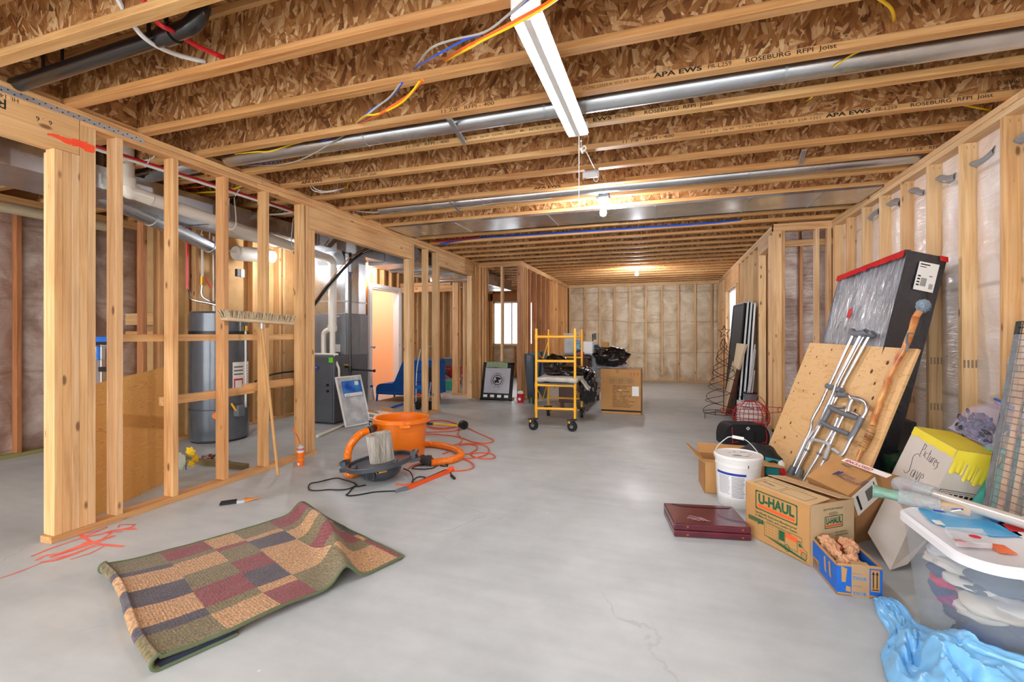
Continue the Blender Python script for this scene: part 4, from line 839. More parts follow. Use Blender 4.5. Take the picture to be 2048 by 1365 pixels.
t = T('rug', 'patchwork rug in tan, olive, burgundy and navy squares folded on the floor', 'rug', (RA+RC)/2)
me_b = bmesh.new(); uvl = me_b.loops.layers.uv.new('rug'); cl_ = me_b.loops.layers.color.new('patch')
NU, NV = 100, 170; prof = []
# profile: arc parameter -> (v along floor, z); fold on the left, ridge near the right end
def rugz(u, v):
    rc = .97-.28*u+.04*math.sin(u*3); rh = .065+.045*math.sin(min(1,u*1.15)*2.6)**2
    x = (v-rc)/.062; z = .034*math.exp(-max(0,v)*5.0)+.014+rh*math.exp(-x*x*1.1)
    z += .006*fbm((u*3, v*3, 1.0)) + .018*math.exp(-((v-.35)/.2)**2)*u**3
    return max(z, .010)
grid = []
for i in range(NU+1):
    u = i/NU; row = []
    for j in range(NV+1):
        q = j/NV
        if q < .12:      # lower layer coming back under the top one
            k = q/.12; v = .24*(1-k); z = .006
        elif q < .22:
            k = (q-.12)/.10; a = -math.pi/2-math.pi*k; rr = rugz(u,0)/2+.002; v = rr*math.cos(a); z = .006+rr+rr*math.sin(a)-.0; 
        else:
            k = (q-.22)/.78; v = k*RL*(1.0); z = rugz(u, v)
        vs_ = 0 if q < .12 else (q-.12)/.10*.03 if q < .22 else v+.03
        bend = .02*math.sin(u*5+.5)
        p = RA+ru*(u*RW+.006*fbm((v*3,u,0)))+rv*(v+bend*(1-min(1,max(0,v))))+V(0,0,z)
        row.append((me_b.verts.new(p), vs_))
    grid.append(row)
for i in range(NU):
    for j in range(NV):
        a, b, c, d = grid[i][j], grid[i+1][j], grid[i+1][j+1], grid[i][j+1]
        f = me_b.faces.new((a[0], b[0], c[0], d[0])); f.smooth = True; uc = (i+.5)/NU; vc = (a[1]+d[1])/2
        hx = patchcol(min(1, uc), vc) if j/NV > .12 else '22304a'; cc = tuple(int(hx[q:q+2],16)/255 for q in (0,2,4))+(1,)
        for lp, (uu, vv) in zip(f.loops, ((i/NU,a[1]),((i+1)/NU,b[1]),((i+1)/NU,c[1]),(i/NU,d[1]))):
            lp[uvl].uv = (uu, vv); lp[cl_] = cc
me = bpy.data.meshes.new('pile'); 
edgeA = [g.co.copy() for g, _ in grid[0]]; edgeB = [g.co.copy() for g, _ in grid[-1]]; edgeC = [grid[i][-1][0].co.copy() for i in range(NU+1)]
me_b.to_mesh(me); me_b.free(); me.materials.append(rug_mat()); o = bpy.data.objects.new('pile', me); COL.objects.link(o); o.parent = t; o.matrix_parent_inverse = t.matrix_basis.inverted()
md = o.modifiers.new('thick', 'SOLIDIFY'); md.thickness = .009; md.offset = -1
bindm = plain('green_binding', '5a6748', .8)
m = MB(); m.tube(edgeB, .0065, n=8, sub=1); m.tube(edgeA, .006, n=8, sub=1); m.tube(edgeC, .006, n=8, sub=1); m.out('binding', bindm, t, smooth=True)
# ================= LEFT FLOOR THINGS =================
# spray-painted layout marks on the slab
pm = plain('coral_spray_paint', 'f2715f', .7, var=.15)
props_ = MB()
def stroke(mb, pts, w):
    P = [gz(*p) for p in pts]; Q = []
    for i in range(len(P)-1):
        for k in range(8): Q.append(P[i].lerp(P[i+1], k/8))
    Q.append(P[-1])
    for i in range(len(Q)-1):
        d = (Q[i+1]-Q[i]); 
        if d.length < 1e-5: continue
        n = V(-d.y, d.x, 0).normalized(); w0 = w*(.7+.5*noise.noise(Q[i]*9)); w1 = w*(.7+.5*noise.noise(Q[i+1]*9))
        z = V(0,0,.0010+.0006*random.random()); mb.quad(Q[i]-n*w0+z, Q[i]+n*w0+z, Q[i+1]+n*w1+z, Q[i+1]-n*w1+z)
m = props_
for pts, w in (([(0,1158),(40,1144),(90,1124),(130,1112)], .006), ([(62,1114),(100,1098),(160,1078),(215,1056)], .009), ([(72,1122),(90,1112),(120,1108),(150,1100),(175,1085)], .016), ([(80,1126),(110,1122),(150,1108),(190,1092)], .02), ([(100,1116),(150,1098),(200,1082),(230,1072)], .024),
               ([(155,1066),(180,1084),(200,1090),(248,1094)], .013), ([(165,1076),(200,1070),(225,1062),(270,1058)], .012), ([(236,1056),(240,1050),(270,1050),(262,1056),(240,1060),(275,1060)], .008), ([(140,1120),(180,1108),(210,1092)], .008), ([(150,1070),(190,1064),(215,1054)], .011), ([(205,1078),(222,1068),(208,1066),(245,1064)], .009)):
    stroke(m, pts, w)
o = m.out('floor_paint_mark', pm); props(o, 'coral spray-painted lettering and line on the slab by the left wall corner', 'paint mark', kind='stuff')
# paint brush
t = T('paint_brush', 'wide paint brush with black bristles and orange handle on the slab', 'brush', gz(483,1004))
b0, b1 = gz(440,1010), gz(527,998); M_ = frame(b0+V(0,0,.008), b1-b0); L = (b1-b0).length
m = MB(M_); m.prism([(0,-.028),(.004,.03),(L*.38,.03),(L*.38,-.03)], -.007, .007); m.out('bristles', rubber, t); m = MB(M_); m.box((L*.38,-.031,-.009),(L*.56,.031,.009),.002); m.out('ferrule', lgrey, t)
m = MB(M_); m.tube([(L*.56,0,0),(L*.62,0,0),(L*.72,0,0),(L*.85,0,.002),(L,0,.004)], lambda q: .028*(1-q)**1.4+.009*(.7+.5*math.sin(q*5)), n=12, sub=5, flat=.42); m.out('handle', plain('orange_varnish_wood','e08a2c',.3,coat=.5), t, smooth=True)
# push broom
t = T('push_broom', 'push broom standing bristles up against the left studs', 'broom', gz(556,955))
ft = gz(556,953,.0); h0_ = gx(440,640,XL+.05); h1_ = gx(583,650,XL+.05); h0_ = h0_+(h1_-h0_)*.04; hm = h0_.lerp(h1_, .52)
m = MB(); m.cyl(ft+V(0,0,.012), hm+V(.0,0,-.01), .0125, n=14); m.out('handle', plain('pine_handle','c99a5e',.5), t, smooth=True)
d = (h1_-h0_).normalized(); M_ = frame(h0_, d, (0,0,1)); L = (h1_-h0_).length
m = MB(M_); m.box((0,-.035,-.004),(L,.035,.022),.008); m.out('block', plain('pale_broom_wood','d9bf9b',.6), t, smooth=True); m = MB(); m.cyl(hm+V(0,0,-.05), hm, .017, n=12); m.out('socket', gal2, t)
brm = N('tan_bristle'); brm.col(brm.ramp(brm.noise(brm.coord((140,140,4)), 1, 2), [(.3,'a08a68'),(.7,'dccaa8')])); brm.set(Roughness=.9); brm = brm.m
random.seed(5); m = MB(M_)
for i in range(84):
    for k in range(4):
        x = .01+(L-.02)*i/83; y = -.03+.02*k; dx = random.uniform(-.012,.012)-(.02 if i < 6 else -.015 if i > 77 else 0); dy = random.uniform(-.01,.02)+(.01 if k else -.01)
        m.cyl((x,y,.02), (x+dx,y+dy,.075+random.uniform(-.008,.008)), .0042, .0068, n=5)
m.out('bristles', brm, t)
# foam can
t = T('spray_foam_can', 'orange spray foam can with red straw by the end of the left wall', 'can', gz(601,934)); c_ = gz(601,932)
m = MB(); m.lathe([(0,0),(.029,0),(.030,.003),(.030,.155)], c_, 24); m.out('body', plain('can_orange','f0701e',.3,coat=.4), t, smooth=True)
m = MB(); m.lathe([(.0302,.118),(.0302,.126)], c_, 24); m.shell([(.0304,.055),(.0304,.060)], c_, 24); m.out('yellow_stripe', yel, t)
m = MB(); m.shell([(.0303,.126),(.0303,.152)], c_, 24); m.out('white_band', paper, t); m = MB(); m.shell([(.0305,.146),(.0305,.156)], c_, 24); m.out('red_band', redink, t); m = MB(); m.shell([(.0305,.136),(.0305,.142)], c_, 24); m.out('lettering', blueink, t)
m = MB(); m.lathe([(.030,.155),(.027,.166),(.014,.176),(.009,.178),(.009,.192),(0,.192)], c_, 24); m.out('shoulder', lgrey, t, smooth=True); m = MB(); m.tube([c_+V(0,0,.185), gy(598,880,c_.y-.03), gy(590,864,c_.y-.06)], .0035, n=6, sub=2); m.out('straw', redink, t); m = MB(); m.cyl(gy(591,866,c_.y-.06), gy(587,857,c_.y-.08), .007, n=8); m.out('tip', orange, t)
m = MB(); m.box((c_.x-.002,c_.y-.0315,.012),(c_.x+.014,c_.y-.0300,.032)); m.out('barcode', paper, t)
# ================= SHOP VACUUM =================
t = T('vacuum_drum', 'big orange shop vacuum drum standing open without its lid', 'vacuum', gz(803,915.6)); bc = gz(803,915.6)
dr = plain('drum_orange', 'f07a12', .32, coat=.25)
m = MB(); m.shell([(.203,.0),(.208,.008),(.214,.06),(.2145,.066),(.2155,.066),(.229,.272),(.2275,.274),(.2275,.277),(.231,.279),(.235,.345),(.262,.349),(.264,.352),(.264,.385),(.258,.389),(.246,.388),(.243,.383),(.236,.375),(.212,.03),(0,.026)], bc, 72); m.lathe([(0,0),(.204,0)], bc, 72); m.out('drum', dr, t, smooth=True, ang=32)
for a in (math.radians(-52), math.radians(150)):
    M_ = rotz(bc, math.degrees(a)); m = MB(M_); m.box((.236,-.05,.325),(.276,.05,.352),.004); m.box((.255,-.02,.325),(.278,-.005,.392),.003); m.box((.262,.0,.355),(.276,.055,.385),.003); m.out('latch_boss', dr, t)
pv_ = math.atan2(-bc.y, -bc.x); M_ = rotz(bc, math.degrees(pv_)-67)
m = MB(M_); m.cyl((.215,0,.31),(.265,0,.31),.048,n=24); m.out('inlet_port', dr, t, smooth=True)
prt = M_ @ V(.262,0,.31)
t = T('vacuum_hose', 'orange ribbed vacuum hose looping from the drum around behind it on the floor', 'hose', gz(700,930))
c1_ = gy(742,857,bc.y-.16); c2_ = gy(738,862,3.45)
m = MB(); m.tube([prt, prt.lerp(c2_, .5)+V(0,0,.005), c2_], .036, n=18, sub=4); m.out('cuff', black, t, smooth=True)
m = MB(); hp = [c2_, gy(722,868,3.4), gy(706,884,3.3), gy(697,902,3.24), gz(694,936,.06), gz(698,948,.04), gz(712,946,.032), gz(735,936,.03)]
m.tube(hp, .0295, n=16, sub=22, ridge=.10); m.out('hose', dr, t, smooth=True)
m = MB(); m.tube([gz(846,890,.032), gz(865,889,.032), gz(895,894,.032), gz(918,903,.032), gz(922,912,.032), gz(905,920,.032), gz(880,924,.032), gz(862,926,.032)], .03, n=16, sub=22, ridge=.10); m.out('hose_far_loop', dr, t, smooth=True)
m = MB(); m.tube([gz(864,925,.033), gz(852,922,.04), gz(845,918,.045)], .038, n=14, sub=3); m.cbox(gz(857,915,.06), (.05,.05,.03), .008); m.out('hose_end', dgrey, t, smooth=True)
# motor head with its cartridge filter
t = T('vacuum_motor', 'dark grey shop vacuum motor head with pleated filter in front of the orange drum', 'vacuum', gz(765,962)); hc = gz(765,957)
hd = plain('head_dark_plastic', '3c4149', .38, coat=.2); tilt = Matrix.Translation(hc) @ Matrix.Rotation(math.radians(18.3), 4, 'Z') @ Matrix.Rotation(math.radians(-8.5), 4, 'Y')
m = MB(tilt); m.lathe([(0,.005),(.10,.008),(.145,.03),(.165,.07),(.165,.10),(.175,.115)], n=48); m.out('motor_housing', hd, t, smooth=True)
m = MB(tilt); m.shell([(.15,.112),(.262,.118),(.268,.122),(.268,.152),(.262,.155),(.245,.152),(.243,.132),(.16,.130),(.10,.135),(0,.135)], n=64); m.out('lid', hd, t, smooth=True)
for a in (180, 0):
    mm = tilt @ Matrix.Rotation(math.radians(a), 4, 'Z'); m = MB(mm); m.prism([(.255,-.05),(.325,-.028),(.325,.028),(.255,.05)], .10, .128); m.box((.26,-.045,.126),(.30,-.03,.185),.003); m.box((.26,.03,.126),(.30,.045,.185),.003); m.box((.29,-.045,.160),(.315,.045,.185),.003); m.out('latch', hd, t)
m = MB(tilt @ Matrix.Rotation(math.radians(-100),4,'Z')); m.cyl((.14,0,.075),(.185,0,.075),.036,n=24); m.out('exhaust_collar', hd, t, smooth=True); m = MB(tilt @ Matrix.Rotation(math.radians(-100),4,'Z')); m.cyl((.184,0,.075),(.1865,0,.075),.029,n=24); m.out('exhaust_opening', black, t)
m = MB(tilt @ Matrix.Rotation(math.radians(-72),4,'Z')); m.box((.166,-.042,.085),(.1835,.042,.112),.006); m.out('yellow_label', yel, t); m = MB(tilt @ Matrix.Rotation(math.radians(-72),4,'Z')); m.text('RIDGID', .017, Matrix.Translation(V(.1838,-.01,.092)) @ Matrix(((0,0,1,0),(1,0,0,0),(0,1,0,0),(0,0,0,1)))); m.box((.1834,-.038,.089),(.1842,-.02,.108)); m.out('lettering', ink, t)
for y in (-.16, .16): m = MB(tilt); m.box((y-.02,-.24 if False else -.16,.132),(y+.02,-.12,.165),.003); m.out('rib', hd, t)
flt = N('pleated_paper'); flt.col(flt.ramp(flt.noise(flt.coord((60,60,3)), 1, 3), [(.3,'8f877c'),(.65,'cfc8bd')])); flt.set(Roughness=.9); flt = flt.m
fr_ = tilt @ Matrix.Translation(V(.015,.02,.135)) @ Matrix.Rotation(math.radians(2),4,'X')
m = MB(fr_); vs = []; n = 96
for z in (0, .225):
    for i in range(n): a = 2*math.pi*i/n; r = .098 if i % 2 else .086; vs.append((r*math.cos(a), r*math.sin(a), z))
m._add(vs, [(i,(i+1)%n,(i+1)%n+n,i+n) for i in range(n)]+[tuple(range(n-1,-1,-1))]); m.out('filter_pleats', flt, t)
m = MB(fr_); m.shell([(.062,.225),(.098,.225)], n=48); m.shell([(.062,.225),(.062,.05),(0,.05)], n=48); m.out('filter_cap', plain('filter_cap_rubber','b5aca0',.7), t, smooth=True)
def crop(x, y): return (590+x/4.876, 780+y/4.876)
def cg(pts, z=.006): return [gz(*crop(*p), z) for p in pts]
cable('power_cord', 'black vacuum power cord looping over the slab to its plug', 'cord', [(cg([(690,930),(620,945),(575,950),(520,1010),(500,1025),(540,1034),(640,1022),(760,1000),(900,990),(1010,985),(1120,955),(1230,885),(1270,860),(1240,850),(1190,855),(1150,890),(1160,910)]), .0048, rubber, 'cord'),
  (cg([(600,945),(590,925),(560,905),(480,880),(410,862),(330,875),(240,898),(160,912),(135,935),(133,962),(150,980),(220,984),(330,975),(430,978),(520,968),(590,938)]), .0048, rubber, 'cord_loop'),
  (cg([(1140,905),(1150,860),(1120,800),(1060,770)], .03), .0048, rubber, 'cord_rise'), (cg([(1140,770),(1250,775),(1340,765),(1400,735),(1460,725),(1490,745),(1430,745),(1400,730),(1300,728),(1180,745),(1140,768)]), .0048, rubber, 'cord_far_loop'), (cg([(1130,925),(1330,840),(1480,778),(1510,800),(1530,845)]), .0045, rubber, 'cord_end'), (cg([(1525,838),(1555,865)], .012), .012, black, 'plug')])
corm = plain('orange_cord_rubber', 'd8552c', .5)
cable('extension_cord', 'long orange extension cord in a messy coil right of the orange drum', 'cord', [
  (cg([(1270,415),(1400,410),(1520,405),(1600,385),(1570,330),(1430,300),(1310,310),(1270,335),(1320,375),(1450,385),(1560,365),(1580,335),(1480,305),(1340,300),(1290,325),(1350,368),(1480,372),(1540,345)], .008), .0062, corm, 'coil'),
  (cg([(1270,432),(1400,437),(1540,450),(1650,478),(1720,505),(1800,520),(1880,520),(1930,505),(1925,485),(1850,450),(1760,410),(1690,375),(1640,350)]), .0062, corm, 'outer_run'),
  (cg([(1610,385),(1585,430),(1620,470),(1628,500),(1600,525),(1560,545),(1500,590),(1490,610),(1440,625)]), .0062, corm, 'inner_run'),
  (cg([(1480,585),(1540,545),(1650,525),(1770,530),(1860,550),(1890,585),(1880,625),(1800,655),(1700,670),(1560,680),(1400,700),(1260,715),(1160,735),(1110,770)]), .0062, corm, 'near_run'),
  (cg([(1600,545),(1700,535),(1770,550),(1770,585),(1720,615),(1720,640),(1780,665),(1860,672),(1930,670),(1950,650),(1900,622),(1800,615),(1700,625),(1640,628)]), .0062, corm, 'loop'),
  (cg([(1640,680),(1700,700),(1740,735),(1730,765),(1660,785),(1580,792),(1510,793)]), .0062, corm, 'tail'), (cg([(980,922),(1060,925),(1120,920),(1170,905)]), .0062, corm, 'near_tail')])
t = T('crevice_tool', 'flat orange crevice nozzle with grey tip on the slab before the drum', 'nozzle', gz(*crop(1250,890))); a_, b_ = gz(*crop(1500,795), .012), gz(*crop(1090,962), .012); M_ = frame(a_, b_-a_); L = (b_-a_).length
m = MB(M_); m.prism([(0,-.022),(0,.022),(.05,.016),(L,.016),(L,-.016),(.05,-.016)], -.010, .012); m.out('body', plain('nozzle_orange','f05a1e',.35), t); m = MB(M_); m.prism([(L,-.018),(L,.018),(L+.10,-.02)], -.010, .014); m.out('tip', mgrey, t); m = MB(M_); m.cyl((-.045,0,.012),(0,0,.006),.022,n=16); m.out('socket', plain('nozzle_orange_socket','f05a1e',.35), t)
t = T('pole_tool', 'yellow and black pole tool lying across the coiled orange cord', 'tool', gz(*crop(1460,340))); a_, b_, c_ = gz(*crop(1275,328), .035), gz(*crop(1350,335), .035), gz(*crop(1590,352), .045)
m = MB(); m.cyl(a_, b_, .016, n=14); m.out('grip', black, t, smooth=True); m = MB(); m.cyl(b_, c_, .014, n=14); m.out('shaft', yel, t, smooth=True); e_ = gz(*crop(1640,385), .0); m = MB(); m.cyl(e_+V(-.02,.02,.055), e_+V(.025,-.02,.055), .052, n=24); m.cyl(e_+V(.02,-.02,.055), e_+V(.06,-.04,.06), .015, n=10); m.cyl(c_, e_+V(0,0,.055), .017, n=12); m.out('head', black, t, smooth=True)
# carton behind the drum
t = T('carton', 'narrow white and black printed carton behind the orange drum', 'box', gz(752,868)); M_ = frame(gz(737,868), gz(760,873)-gz(737,868)); q = (gz(760,873)-gz(737,868)).length
m = MB(M_); m.box((0,0,0),(q,.16,.255),.002); m.out('box', plain('carton_white','e2dfd8',.7), t); m = MB(M_); m.box((.008,-.0012,.02),(q-.008,.0,.16)); m.out('black_panel', ink, t); m = MB(M_); m.text('400', .045, M_ @ Matrix.Identity(4) if False else Matrix(((1,0,0,.02),(0,0,-1,-.0014),(0,1,0,.11),(0,0,0,1)))); m.text('GRID', .04, Matrix(((0,-1,0,.05),(0,0,-1,-.0014),(1,0,0,.02),(0,0,0,1)))); m.out('lettering', paper, t)
m = MB(M_); 
for i in range(5): m.box((.02+i*.018,-.0012,.20),(.03+i*.018,0,.235))
m.box((.02,-.0012,.17),(q-.02,0,.18)); m.out('printed_marks', ink, t); m = MB(M_); m.quad((0,0,.255),(q,0,.255),(q*.9,-.03,.285),(.01,-.02,.285)); m.quad((0,.16,.255),(q,.16,.255),(q,.20,.29),(0,.2,.29)); m.out('flap', cardb, t, solid=.003)
m = MB(); p = gz(741,800); m.cyl(p, p+V(-.02,0,.40), .075, .035, n=20); o = m.out('tapered_tube', pvc, None); props(o, 'white tapered tube with a blue band between furnace filter and chair', 'tube'); m = MB(); m.cyl(p+V(-.011,0,.22), p+V(-.0135,0,.26), .0545, .0505, n=20); mm_ = m.out('blue_band', blue, o)
# ================= LOUNGE CHAIR, HAND TRUCK, FAR ROOM =================
t = T('lounge_chair', 'low blue upholstered lounge chair seen between the studs', 'chair', (-4.2,7.0,0)); chb = plain('blue_fabric', '0f5fb8', .8, var=.08)
def cc(x, y): return (730+x/4.404, 540+y/4.404)
pts = [(95,1090),(97,1040),(108,1018),(130,1005),(245,1000),(262,975),(330,812),(350,797),(380,797),(545,803),(562,830),(562,1095)]
P = [gy(*cc(*p), 6.95) for p in pts]
m = MB(Matrix(((1,0,0,0),(0,0,1,6.95),(0,1,0,0),(0,0,0,1)))); m.prism([(p.x,p.z) for p in P], 0, .62); m.out('cushion', chb, t)
m = MB(); a, b = gy(*cc(100,1085),6.94), gy(*cc(560,1085),6.94); m.box((a.x,6.93,a.z-.02),(b.x,7.59,a.z+.03),.008); m.out('seat_rail', chb, t)
for y in (6.95, 7.5): 
    a = gy(*cc(108,1090), 6.95); m = MB(); m.cyl((a.x,y,a.z),(a.x-.01,y,.0),.018,n=10); m.out('leg', chb, t)
    m = MB(); m.cyl((b.x-.1,y,b.z),(b.x-.08,y,.0),.018,n=10); m.out('leg', chb, t)
cable('floor_tube', 'blue tube lying on the floor in front of the lounge chair', 'tube', [([gz(775,819,.02), gz(810,808,.02), gz(860,804,.02)], .016, blue, 'tube')])
m = MB(); m.box((-4.9,6.6,0),(-4.0,6.9,.012)); m.bm.free(); M_ = rotz((-4.5,6.9,0),10); m = MB(); m.box((-4.75,6.93,.0),(-3.9,7.9,.012)); o = m.out('floor_panel', plym); props(o, 'thin plywood panel lying flat under the blue chair', 'panel')
t = T('hand_truck', 'folded grey hand truck standing behind the short stud wall', 'hand truck', (-3.62,6.3,0))
ym = 6.35
def hv(x, y): return gy(*cc(x, y), ym)
for pl in ([(450,1240),(455,900),(490,700)], [(548,1240),(590,900),(600,700),(585,680),(555,678)]): m = MB(); m.tube([hv(*p) for p in pl], .011, n=8, sub=5); m.out('rail', gal2, t, smooth=True)
for y in (900, 990, 1090, 1180): m = MB(); m.cyl(hv(455,y), hv(585,y-6), .009, n=8); m.out('cross_bar', black, t)
m = MB(); a, b = hv(552,855), hv(592,990); m.box((a.x,ym-.02,b.z),(b.x,ym+.02,a.z),.006); m.out('black_pack', black, t); m = MB(); a, b = hv(450,1020), hv(500,1050); m.box((a.x,ym-.02,b.z),(b.x,ym+.03,a.z),.004); m.out('blue_strap', blue, t)
for x in (470, 570): m = MB(); a = hv(x,1225); m.cyl((a.x-.02,ym,.07),(a.x+.02,ym,.07),.07,n=20); m.out('wheel', rubber, t, smooth=True)
cable('hanging_cord', 'orange corded strap hanging on the hand truck behind the studs', 'cord', [([hv(465,1098), hv(480,1095), hv(500,1105), hv(520,1130), hv(535,1180), hv(515,1235)], .008, plain('strap_orange','f05a28',.5), 'strap'), ([hv(480,1100), hv(500,1120), hv(515,1170), hv(490,1235)], .006, plain('strap_orange_two','e8622a',.5), 'strap'), ([hv(460,1098), hv(478,1098)], .018, plain('strap_handle','f4581c',.4), 'handle')])
def farbox(name, lab, cat, u0, v0, u1, v1, yy, mat, dep=.3, base=None, g=None, bev=.01):
    a, b = gy(u0, v1, yy), gy(u1, v0, yy); z0 = a.z if base is None else base
    t = T(name, lab, cat, ((a.x+b.x)/2, yy+dep/2, z0), g); m = MB(); m.box((a.x, yy, max(z0,.001)), (b.x, yy+dep, b.z), bev); m.out('body', mat, t); return t, a, b
t, a, b = farbox('tool_chest', 'red tool chest with chrome drawer fronts in the far room', 'tool chest', 876, 734, 904, 764, 9.35, plain('chest_red','b81a22',.3), .5, 0)
for i in range(4): m = MB(); z = a.z+.04+(b.z-a.z-.08)*i/3.2; m.box((a.x+.12,9.34,z),(b.x-.03,9.35,z+.02)); m.out('drawer_pull', gal, t)
t, a, b = farbox('tote', 'grey blue lidded tote on top of the red tool chest in the far room', 'tote', 880, 718, 904, 733.5, 9.37, plain('tote_blue_grey','5d7488',.5), .45, b.z+.002)
m = MB(); m.box((a.x-.01,9.36,b.z),(b.x+.01,9.84,b.z+.015),.004); m.out('lid', lgrey, t)
t, a, b = farbox('teal_bin', 'teal translucent bin on the floor of the far room', 'bin', 886, 762, 904, 779.5, 8.75, plain('teal_plastic','3fb8a2',.35), .4, 0); m = MB(); m.box((a.x-.015,8.73,b.z-.015),(b.x+.015,9.17,b.z+.01),.004); m.out('rim', plain('teal_rim','5cc8b4',.4), t)
t, a, b = farbox('green_case', 'dark green and pink case beside the teal bin in the far room', 'case', 880, 744, 892, 768, 9.2, plain('case_green','1f4d3c',.5), .3, 0); m = MB(); m.cyl(gy(882,748,9.18), gy(899,760,9.18), .04, n=10); m.out('pink_lid', plain('case_pink','c8506a',.5), t)
t, a, b = farbox('white_jug', 'small white jug with yellow cap by the teal bin', 'jug', 882.5, 768, 888, 778.5, 8.95, white, .1, 0); m = MB(); p = (a+b)/2; m.cyl((p.x,9.0,b.z),(p.x,9.0,b.z+.04),.03,n=12); m.out('cap', yel, t)
t, a, b = farbox('tool_bag', 'orange tool bag on a white stand in the far room', 'bag', 930, 736, 946, 752, 10.5, plain('bag_orange','f08a10',.6), .3, None); m = MB(); m.box((a.x-.25,10.4,a.z-.03),(b.x+.2,10.9,a.z-.005)); m.out('shelf', white, t)
for x in (a.x-.2, b.x+.15): m = MB(); m.box((x,10.45,0),(x+.04,10.5,a.z-.03)); m.out('leg', dgrey, t)
t, a, b = farbox('miter_saw', 'black and silver saw on the floor of the far room', 'saw', 932, 762, 945, 776, 9.6, dgrey, .3, 0); m = MB(); p = gy(930,765,9.55); m.cyl(p+V(0,0,0), p+V(0,.02,0), .10, n=24); m.out('blade', lgrey, t); m = MB(); m.cyl(gy(928,735,9.6), gy(936,764,9.6), .025, n=10); m.out('arm', gal2, t)
# framed theatre print
t = T('framed_print', 'black framed silver print with a round theatre logo leaning on the partition', 'poster', gz(990,802))
def pc(x, y): return (940+x/10.5, 700+y/10.5)
zz = lambda q: 7.60+.16*q
b0, b1 = gz(960.5,797), gz(1023,800.5); b0.y = b1.y = 7.60; b0.x = gz(960.5,799).x*7.60/gz(960.5,799).y; b1.x = gz(1023,801).x*7.60/gz(1023,801).y
b0.z = b1.z = .008; tl = gy(968.5,726,7.77); xd = V(b1.x-b0.x,0,0); yd = V(0,.17,tl.z); Wd = xd.length; Hd = yd.length
M_ = Matrix((V(1,0,0), yd.normalized(), V(1,0,0).cross(yd.normalized()))).transposed().to_4x4(); M_.translation = b0
m = MB(M_); m.box((0,0,-.02),(Wd,Hd,.0),.003); m.out('backing', plain('navy_frame','0c1620',.3), t); m = MB(M_)
for a, b in (((0,0,0),(.03,Hd,.012)),((Wd-.05,0,0),(Wd,Hd,.012)),((0,Hd-.03,0),(Wd,Hd,.012)),((0,0,0),(Wd,.03,.012))): m.box(a, b, .002)
m.out('frame', plain('black_gloss_frame','0a0e12',.2), t); m = MB(M_); m.box((.05,.13,.0005),(Wd-.06,Hd-.10,.003)); m.out('silver_panel', plain('silver_print','b9bcc6',.3,.35), t)
for x in (.05,.18,.31,.44): m = MB(M_); m.box((x,.055,.001),(x+.075,.10,.004)); m.out('white_tab', paper, t)
cx_, cy_ = Wd*.5, .13+(Hd-.23)*.52; m = MB(M_); n = 48
def ring(r0, r1, z): 
    for i in range(n): a, b = 2*math.pi*i/n, 2*math.pi*(i+1)/n; m.quad((cx_+r0*math.cos(a),cy_+r0*math.sin(a),z),(cx_+r1*math.cos(a),cy_+r1*math.sin(a),z),(cx_+r1*math.cos(b),cy_+r1*math.sin(b),z),(cx_+r0*math.cos(b),cy_+r0*math.sin(b),z))
ring(.078, .092, .0042)
for a, b, r in ((.2,.9,.05),(1.5,2.4,.045),(3.3,4.4,.05),(5.0,5.6,.04)): m.poly([(cx_+r*k*math.cos(a+(b-a)*q),cy_+r*k*math.sin(a+(b-a)*q),.0042) for k, q in ((1.3,0),(1.35,.5),(1.3,1),(.4,1),(.2,.5),(.4,0))])
m.poly([(cx_-.03,cy_+.05,.0043),(cx_+.03,cy_+.05,.0043),(cx_+.02,cy_-.02,.0043),(cx_+.005,cy_-.06,.0043),(cx_-.02,cy_-.02,.0043)]); m.out('globe_emblem', ink, t)
def ringtext(m, s, r, a0, a1, size, flip=False):
    for i, ch in enumerate(s):
        if ch == ' ': continue
        a = math.radians(a0+(a1-a0)*i/(len(s)-1)); m.text(ch, size, Matrix.Translation((cx_+r*math.cos(a), cy_+r*math.sin(a), .003)) @ Matrix.Rotation(a+(math.pi/2 if flip else -math.pi/2), 4, 'Z'), align='CENTER')
m = MB(M_); ringtext(m, 'BAKERSFIELD', .105, 218, 128, .036); ringtext(m, 'COMMUNITY', .105, 112, 48, .036); ringtext(m, 'THEATRE', .105, 25, -45, .036); ringtext(m, 'EST 1927', .135, 245, 295, .034, True); m.out('ring_lettering', ink, t)
clt = plain('sage_cloth', '93a585', .9, var=.1); m = MB(M_); m.grid(lambda u, v: V(.06+(Wd-.18)*u, Hd+.015-.115*v+.01*math.sin(u*4), .014+.008*math.sin(u*17)*v+(.0 if v>.1 else -.03*(1-v*10))), 30, 8); o = m.out('sage_cloth', clt, None, smooth=True, solid=.004); props(o, 'sage green cloth draped over the top of the framed print', 'cloth')
t = T('snack_pail', 'small red pail of crumpled white paper beside the framed print', 'pail', gz(1046,806)); p = gz(1041,806)
m = MB(); m.lathe([(0,0),(.05,0),(.062,.15),(.064,.155)], p, 24); m.out('pail', red, t, smooth=True); m = MB(); m.ico(p+V(0,0,.17), .06, 3, (1,1,.7), lambda c: .8+.35*noise.noise(c*3)); m.ico(p+V(-.09,0,.05), .05, 3, (.6,.6,1.2), lambda c: .7+.5*noise.noise(c*3+V(3,1,1))); m.out('crumpled_paper', paper, t)
m = MB(); m.cyl(p+V(0,-.062,.07), p+V(0,-.058,.07), .025, n=8); m.out('white_flower_mark', paper, t)
t = T('paint_tin', 'small open paint tin with teal and orange drips beside the red pail', 'tin', gz(1063,807)); p = gz(1063,807)
